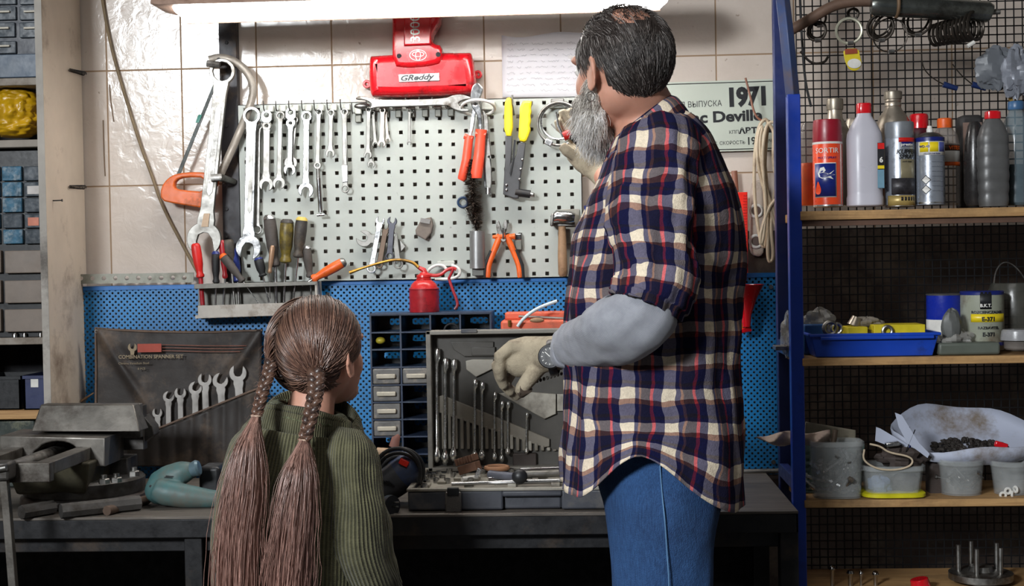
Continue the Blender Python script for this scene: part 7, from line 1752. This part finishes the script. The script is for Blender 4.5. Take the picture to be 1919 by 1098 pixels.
while cnt < 6500:
    d = Vector((rn.gauss(0, 1), rn.gauss(0, 1), rn.gauss(0, 1))).normalized(); p, _ = ell_pt(d, CR0, RAD, Rm); w_ = man_hair_ok(loc(p))
    if rn.random() > w_: continue
    cnt += 1
    q = loc(p); down = Vector((-1.0, .5 * (1 if q.y > 0 else -1), -.35)) if q.z > .06 else Vector((-.55, 0, -1.0))
    flow = Rm @ (down + Vector((rn.uniform(-.18, .18), rn.uniform(-.18, .18), rn.uniform(-.12, .12))))
    L = rn.uniform(.022, .05) * (.5 if w_ < .2 else 1); pts = [p - (p - CR0).normalized() * .002]; cur = p; lift = .004
    for s_ in range(5):
        n_ = (cur - CR0).normalized(); tn = flow - n_ * flow.dot(n_); 
        if tn.length < .05: tn = n_.orthogonal()
        tn.normalize(); cur = cur + tn * (L / 5); 
        dl = Rm.transposed() @ (cur - CR0); e, _ = ell_pt(dl.normalized(), CR0, RAD, Rm); lift += .0010 + rn.uniform(-.0006, .0009)
        cur = e + (e - CR0).normalized() * lift; pts.append(cur.copy())
    x = rn.random(); strand(hm, pts, .0009, .0003, 0 if x < .58 else 1 if x < .92 else 2)
hair = hm.build('hair', HM, man, sharp=180); cap.build('hair_roots', HM[0], hair, sharp=180)
# beard
bm = MB(); core = MB(); E_ = lambda f, l, u, a, b, c: core.ell(P(f, l, u), (a, b, c), Rm, 24, 16)
E_(.066, 0, -.088, .034, .046, .036); E_(.058, 0, -.118, .034, .042, .034); E_(.03, .045, -.095, .026, .020, .034); E_(.03, -.045, -.095, .026, .020, .034); E_(.050, .042, -.075, .034, .022, .036); E_(.050, -.042, -.075, .034, .022, .036); E_(.022, .056, -.048, .020, .014, .034); E_(.022, -.056, -.048, .020, .014, .034)
cf = fuse(core, .005, 4); cf.build('beard_root', HB[1], man, sharp=180); vs_ = cf.v
for i in range(5200):
    p = vs_[rn.randrange(len(vs_))]; q = loc(p)
    c = P(.05, 0, -.09); n_ = (p - c).normalized(); fl = (n_ * .7 + Vector((0, 0, -1.0)) + F * .25 + Vector((rn.uniform(-.45, .45), rn.uniform(-.45, .45), rn.uniform(-.2, .3)))).normalized()
    L = rn.uniform(.006, .016) if q.z > -.085 else rn.uniform(.012, .034); cv = Vector((rn.uniform(-1, 1), rn.uniform(-1, 1), 0)) * .004
    pts = [p + fl * (L * u) + cv * sin(u * 3) + Vector((0, 0, -.008 * u * u)) for u in (0, .35, .7, 1)]
    x = rn.random(); side = abs(q.y) > .045 and q.z > -.08
    strand(bm, pts, .0006, .00025, (2 if x < .5 else 1) if side else (0 if x < .62 else 1 if x < .92 else 2))
bm.build('beard', HB, man, sharp=180)
# brow tuft, earring
mb_ = MB()
for i in range(120):
    s_ = rn.choice((-1, 1)); p = P(.084 + rn.uniform(-.004, .004), s_ * rn.uniform(.018, .052), .024 + rn.uniform(-.003, .003)); strand(mb_, [p, p + (F * .7 + Lt * s_ * .6 + U * .3).normalized() * .008], .0005, .0002, 0)
mb_.build('eyebrow', HB[1], man, sharp=180)
e0 = P(-.002, .084, -.056)
er = MB().torus(e0 + Vector((0, 0, -.006)), .009, [.001] * 20, Matrix.Rotation(.6, 3, 'Z'), 20, 6).build('earring', CHROME, man)
MB().tube([e0 + Vector((0, 0, -.014)), e0 + Vector((.001, 0, -.034))], [.0012, .0008], 6).build('pendant', CHROME, er)

# ---------------------------------------------------------------- the girl
YG = -1.0; AG = R(60); tilt = R(10)
F = Vector((cos(AG) * cos(tilt), sin(AG) * cos(tilt), sin(tilt))); Lt = Vector((-sin(AG), cos(AG), 0)); U = F.cross(Lt); S = .965
O = at(597, 661, YG); body = MB()
P, Rm = head_parts(body, O, F, Lt, U, S, [O + U * -.04 - F * .02, at(588, 735, YG - .01), at(580, 780, YG - .01), at(575, 830, YG)], [.048, .043, .048, .06], True)
body.tube([at(574, 800, YG), at(568, 860, YG), at(560, 960, YG), at(555, 1100, YG), at(555, 1250, YG)], [.05, .09, .10, .10, .11], 20)
body.tube([at(660, 830, YG - .03), at(672, 920, YG - .05), at(678, 1010, YG - .05), at(685, 1085, YG - .02), at(705, 1135, YG + .08), at(715, 1150, YG + .14)], [.04, .04, .035, .03, .026, .022], 14)
body.tube([at(470, 830, YG), at(455, 920, YG - .02), at(450, 1010, YG - .02), at(446, 1085, YG), at(450, 1135, YG + .1), at(455, 1150, YG + .14)], [.04, .04, .035, .03, .026, .022], 14)
for x0_ in (718, 458):
    for i in range(4): body.tube([at(x0_ - 8 + i * 6, 1150, YG + .14), at(x0_ - 10 + i * 7, 1158, YG + .18), at(x0_ - 10 + i * 7, 1172, YG + .20)], [.009, .008, .006], 8)
    body.tube([at(x0_ - 14, 1146, YG + .12), at(x0_ - 24, 1156, YG + .15), at(x0_ - 22, 1166, YG + .165)], [.010, .008, .006], 8)
    body.ell(at(x0_, 1149, YG + .13), (.026, .036, .016))
bd = fuse(body, .004, 4)
girl = bd.build('person', SKING, origin=(at(560, 1000, YG).x, YG, 0), sharp=180)
tag(girl, 'child with two long braids in an olive green knitted sweater', 'person')
eyes(P, Rm, S, girl, 'brown iris')
gk = [(0, 501, 764, 655, 794, YG - .01, .070), (.6, 490, 769, 666, 799, YG - .01, .076), (1.2, 472, 781, 682, 811, YG, .086), (2, 452, 806, 698, 842, YG, .098), (3, 434, 848, 706, 890, YG, .108), (4, 416, 900, 706, 930, YG, .112), (5, 404, 960, 704, 980, YG, .115), (6, 399, 1030, 702, 1040, YG, .118), (7, 398, 1098, 702, 1098, YG, .12), (8, 400, 1230, 700, 1230, YG, .125), (8.3, 415, 1262, 685, 1262, YG, .115)]
sw = loftLR(gk, 90, 88, .010, 12.3, 2.1, (False, False), None, 2.6, 5.0).build('sweater', SWEAT, girl, sharp=180); md = sw.modifiers.new('s', 'SOLIDIFY'); md.thickness = .004
gc = [(0, 524, 748, 632, 776, YG - .01, .052), (.5, 510, 750, 645, 779, YG - .01, .060), (1.3, 503, 758, 652, 787, YG - .01, .067), (2, 499, 767, 658, 797, YG - .01, .072)]
cl = loftLR(gc, 12, 64, 0, 0, 2.0, (False, False)).build('collar', SWEATC, sw, sharp=180); md = cl.modifiers.new('s', 'SOLIDIFY'); md.thickness = .007
def knitfold(t, an, p): return p + Vector((.002 * sin(t * 3 + an), 0, 0))
gs = [(0, 628, 800, 682, 808, YG - .035, .03), (.4, 618, 822, 703, 838, YG - .04, .055), (1, 612, 868, 713, 884, YG - .045, .064), (2, 608, 930, 720, 942, YG - .05, .066), (3, 606, 1000, 731, 1004, YG - .045, .066), (4, 616, 1060, 742, 1050, YG - .03, .064), (5, 640, 1098, 748, 1078, YG, .058), (6, 668, 1132, 752, 1100, YG + .05, .046), (7, 686, 1148, 748, 1124, YG + .09, .036)]
s1 = loftLR(gs, 60, 48, .008, 22.0, 2.1, (True, False), knitfold, 2.5, 9.0).build('sleeve', SWEAT, sw, sharp=180); md = s1.modifiers.new('s', 'SOLIDIFY'); md.thickness = .004
gs2 = [(0, 458, 800, 508, 800, YG - .02, .03), (.5, 432, 830, 505, 830, YG - .025, .055), (1, 418, 880, 505, 880, YG - .03, .062), (2, 404, 950, 500, 950, YG - .03, .065), (3, 396, 1030, 498, 1030, YG - .02, .065), (4, 400, 1098, 490, 1098, YG + .02, .058), (5, 416, 1140, 480, 1140, YG + .07, .042)]
s2 = loftLR(gs2, 50, 48, .008, 32.0, 2.1, (True, False), knitfold, 2.5, 9.0).build('sleeve', SWEAT, sw, sharp=180); md = s2.modifiers.new('s', 'SOLIDIFY'); md.thickness = .004
for nm, x, yy in (('trouser_leg', 505, YG - .0), ('trouser_leg', 610, YG + .0)):
    tt = MB().tube([at(x, 1240, yy), at(x, 1400, yy), at(x, 1560, yy), at(x, 1730, yy)], [.075, .06, .05, .045], 20); tt.build(nm, mat('dark leggings', (36, 38, 46), .9), girl)
    a = at(x, 1600, yy); q = MB().tube([Vector((a.x, yy + d, z)) for d, z in ((-.07, .04), (-.03, .045), (.04, .045), (.12, .03), (.15, .025))], [.03, .042, .042, .036, .02], 14)
    for v in q.v: v.z = max(v.z, .001)
    q.build('shoe', WHITEP, girl)

# hair of the girl: strands combed from a parting to the two ties
CR0 = P(-.01, 0, .02); RAD = (.098 * S, .077 * S, .092 * S); OFF = .009
def onhead(d, off): e, _ = ell_pt(d.normalized(), CR0, RAD, Rm); return e + (e - CR0).normalized() * off
GLt = at(512, 672, YG - .055); GRt = at(591, 703, YG - .098)
part_n = Vector((1, .10, 0.0)).normalized()
def girl_ok(q):
    f, l, u = q
    if f > .062 and u < .060: return False
    if f > .030 and u < .016: return False
    if f > -.02 and abs(l) > .045 and u < .0: return False
    if u < -.078: return False
    return True
tmp = MB(); tmp.ell(CR0, tuple(r + .006 for r in RAD), Rm, 60, 40)
# the back of the skull bulges over the neck
cap = MB(); fs_ = [f_ for f_ in tmp.f if girl_ok(loc(sum((tmp.v[i] for i in f_), Vector()) / len(f_)))]
used = sorted({i for f_ in fs_ for i in f_}); mi_ = {j: i for i, j in enumerate(used)}; cap.v = [tmp.v[i] for i in used]; cap.f = [[mi_[i] for i in f_] for f_ in fs_]; cap.mi = [0] * len(cap.f)
hg = MB(); cnt = 0; rn = random.Random(77)
partx = at(538, 620, YG - .1).x; PARTP = P(0, 0, .11)
def right_side(p): # parting plane runs from the crown down the middle of the back of the head
    l = loc(p); return l.y < .012
while cnt < 5200:
    d = Vector((rn.gauss(0, 1), rn.gauss(0, 1), rn.gauss(0, 1))).normalized(); p, _ = ell_pt(d, CR0, RAD, Rm); q = loc(p)
    if not girl_ok(q): continue
    rs = right_side(p); G_ = GRt if rs else GLt
    cnt += 1; d0 = (Rm.transposed() @ (p - CR0)).normalized(); d1 = (Rm.transposed() @ (G_ - CR0)).normalized(); ang = d0.angle(d1); n = 12; pts = []
    ly = rn.uniform(0, 1); ju = rn.uniform(-1, 1)
    for i in range(n + 1):
        u = i / n; sl = (d0 * sin((1 - u) * ang) + d1 * sin(u * ang)) / max(sin(ang), 1e-4)
        # comb downwards first, then gather
        sl = sl + (Rm.transposed() @ Vector((0, 0, -.25))) * sin(pi * u) * .55 * min(1, ang) if rs and q.x > 0 else sl + (Rm.transposed() @ Vector((0, 0, -.12))) * sin(pi * u) * .5
        w_ = .004 + (.006 + .004 * ly) * sin(pi * min(u * 1.1 + .12, 1)) + .0006 * ju
        pt = onhead(sl, w_)
        if u > .75: pt = pt.lerp(G_ + Vector((rn.uniform(-.004, .004), rn.uniform(-.004, .004), rn.uniform(-.004, .004))), ((u - .75) / .25) ** 2)
        pts.append(pt)
    x = rn.random(); strand(hg, pts, .00115, .0009, 0 if x < .5 else 1 if x < .72 else 2)
# flyaway hairs
for i in range(160):
    d = Vector((rn.gauss(0, 1), rn.gauss(0, 1), abs(rn.gauss(0, 1)))).normalized(); p = onhead(d, .010); dr = Vector((rn.uniform(-1, 1), rn.uniform(-1, 1), rn.uniform(-.3, .8))).normalized(); L = rn.uniform(.01, .035)
    strand(hg, [p + dr * L * u + Vector((0, 0, -.02 * u * u)) for u in (0, .3, .6, 1)], .0003, .0001, 1)
hair = hg.build('hair', HG, girl, sharp=180); cap.build('hair_roots', HG[2], hair, sharp=180)
def braid(path, w0, w1, turns):
    m = MB(); n = 90
    for k in range(3):
        pts = []; rr = []
        for i in range(n + 1):
            u = i / n; x, y, Y, = interp(path, u); w = w0 + (w1 - w0) * u; ph = u * turns * 2 * pi + k * 2 * pi / 3
            c = at(x, y, Y); pts.append(c + Vector((sin(ph) * w * .62, sin(2 * ph) * w * .42, 0))); rr.append(w * .60)
        m.tube(pts, rr, 10, mi=k % 2 * 2)
        for s_ in range(26):   # fine hairs on each lock
            a0 = 2 * pi * s_ / 26; q = []
            for i in range(0, n + 1, 2):
                u = i / n; w = w0 + (w1 - w0) * u; q.append(pts[i] + Vector((cos(a0 + u * 6), sin(a0 + u * 6) * .9, 0)) * (w * .60))
            strand(m, q, .0007, .0007, rn.choice((0, 1, 2)))
    for s_ in range(50):
        u = rn.random(); x, y, Y = interp(path, u); c = at(x, y, Y); dr = Vector((rn.uniform(-1, 1), rn.uniform(-1, .2), rn.uniform(-.6, .6))).normalized(); strand(m, [c + dr * .008, c + dr * .018, c + dr * .024 + Vector((0, 0, -.006))], .0003, .0001, 1)
    return m
pL = [(0, 512, 664, YG - .062), (.3, 505, 694, YG - .085), (.65, 492, 735, YG - .115), (1, 481, 778, YG - .135)]
pR = [(0, 592, 694, YG - .100), (.3, 592, 728, YG - .122), (.65, 583, 775, YG - .132), (1, 571, 824, YG - .138)]
b1 = braid(pL, .0125, .0095, 3.4).build('braid', HG, hair, sharp=180)
b2 = braid(pR, .0150, .0110, 3.4).build('braid', HG, hair, sharp=180)
TIE = mat('pale hair tie', (196, 170, 150), .5)
for (x, y, Y) in ((481, 779, YG - .135), (571, 824, YG - .138), (592, 700, YG - .105)):
    m = MB().torus(at(x, y, Y), .0095, [.002] * 20, Matrix.Rotation(pi / 2, 3, 'X'), 20, 8); m.build('hair_tie', TIE, hair)
def tail(keys, ns_, seed):
    rr = random.Random(seed); m = MB()
    core = []
    for i in range(15):
        u = i / 14; xl, yl, xr, yr, Y, ry = interp(keys, u * keys[-1][0]); a = at(xl, yl, Y); b = at(xr, yr, Y); c = (a + b) / 2; hx = (b - a) / 2 * .8
        core.append([c + hx * cos(2 * pi * k / 16) + Vector((0, ry * .8 * sin(2 * pi * k / 16), 0)) for k in range(16)])
    loft(m, core, (True, True), 2)
    for s_ in range(ns_):
        a0 = rr.uniform(0, 2 * pi); rho = sqrt(rr.uniform(.35, 1)) * .96; wob = rr.uniform(0, 6); am = rr.uniform(.0, .12); end = rr.uniform(.86, 1.0); stray = rr.random() < .09
        pts = []
        for i in range(19):
            u = i / 18 * end; xl, yl, xr, yr, Y, ry = interp(keys, u * keys[-1][0]); a = at(xl, yl, Y); b = at(xr, yr, Y); c = (a + b) / 2; hx = (b - a) / 2
            aa = a0 + .5 * sin(u * 3 + wob) * .5; q = rho * (1 + am * sin(u * 9 + wob)) * (1 + (.9 * u * rr.uniform(.8, 1) if stray else 0))
            pts.append(c + hx * cos(aa) * q + Vector((0, ry * sin(aa) * q, 0)))
        x = rr.random(); strand(m, pts, .0010 if not stray else .0005, .0006, 0 if x < .45 else 1 if x < .75 else 2)
    return m
kL = [(0, 474, 776, 488, 782, YG - .137, .008), (1, 458, 806, 489, 810, YG - .145, .02), (2, 440, 840, 492, 846, YG - .155, .028), (3, 420, 910, 494, 914, YG - .165, .032), (4, 410, 1000, 484, 1000, YG - .17, .034), (5, 407, 1098, 480, 1098, YG - .17, .034), (6, 412, 1240, 470, 1240, YG - .16, .028), (6.6, 420, 1300, 455, 1300, YG - .155, .015)]
kR = [(0, 563, 822, 579, 828, YG - .14, .009), (1, 549, 848, 585, 852, YG - .148, .022), (2, 532, 884, 590, 888, YG - .158, .030), (3, 517, 950, 588, 954, YG - .166, .034), (4, 507, 1030, 581, 1030, YG - .17, .036), (5, 502, 1098, 576, 1098, YG - .17, .036), (6, 505, 1240, 560, 1240, YG - .16, .03), (6.6, 515, 1300, 545, 1300, YG - .155, .015)]
tail(kL, 1500, 5).build('hair_tail', HGT, hair, sharp=180)
tail(kR, 1500, 6).build('hair_tail', HGT, hair, sharp=180)
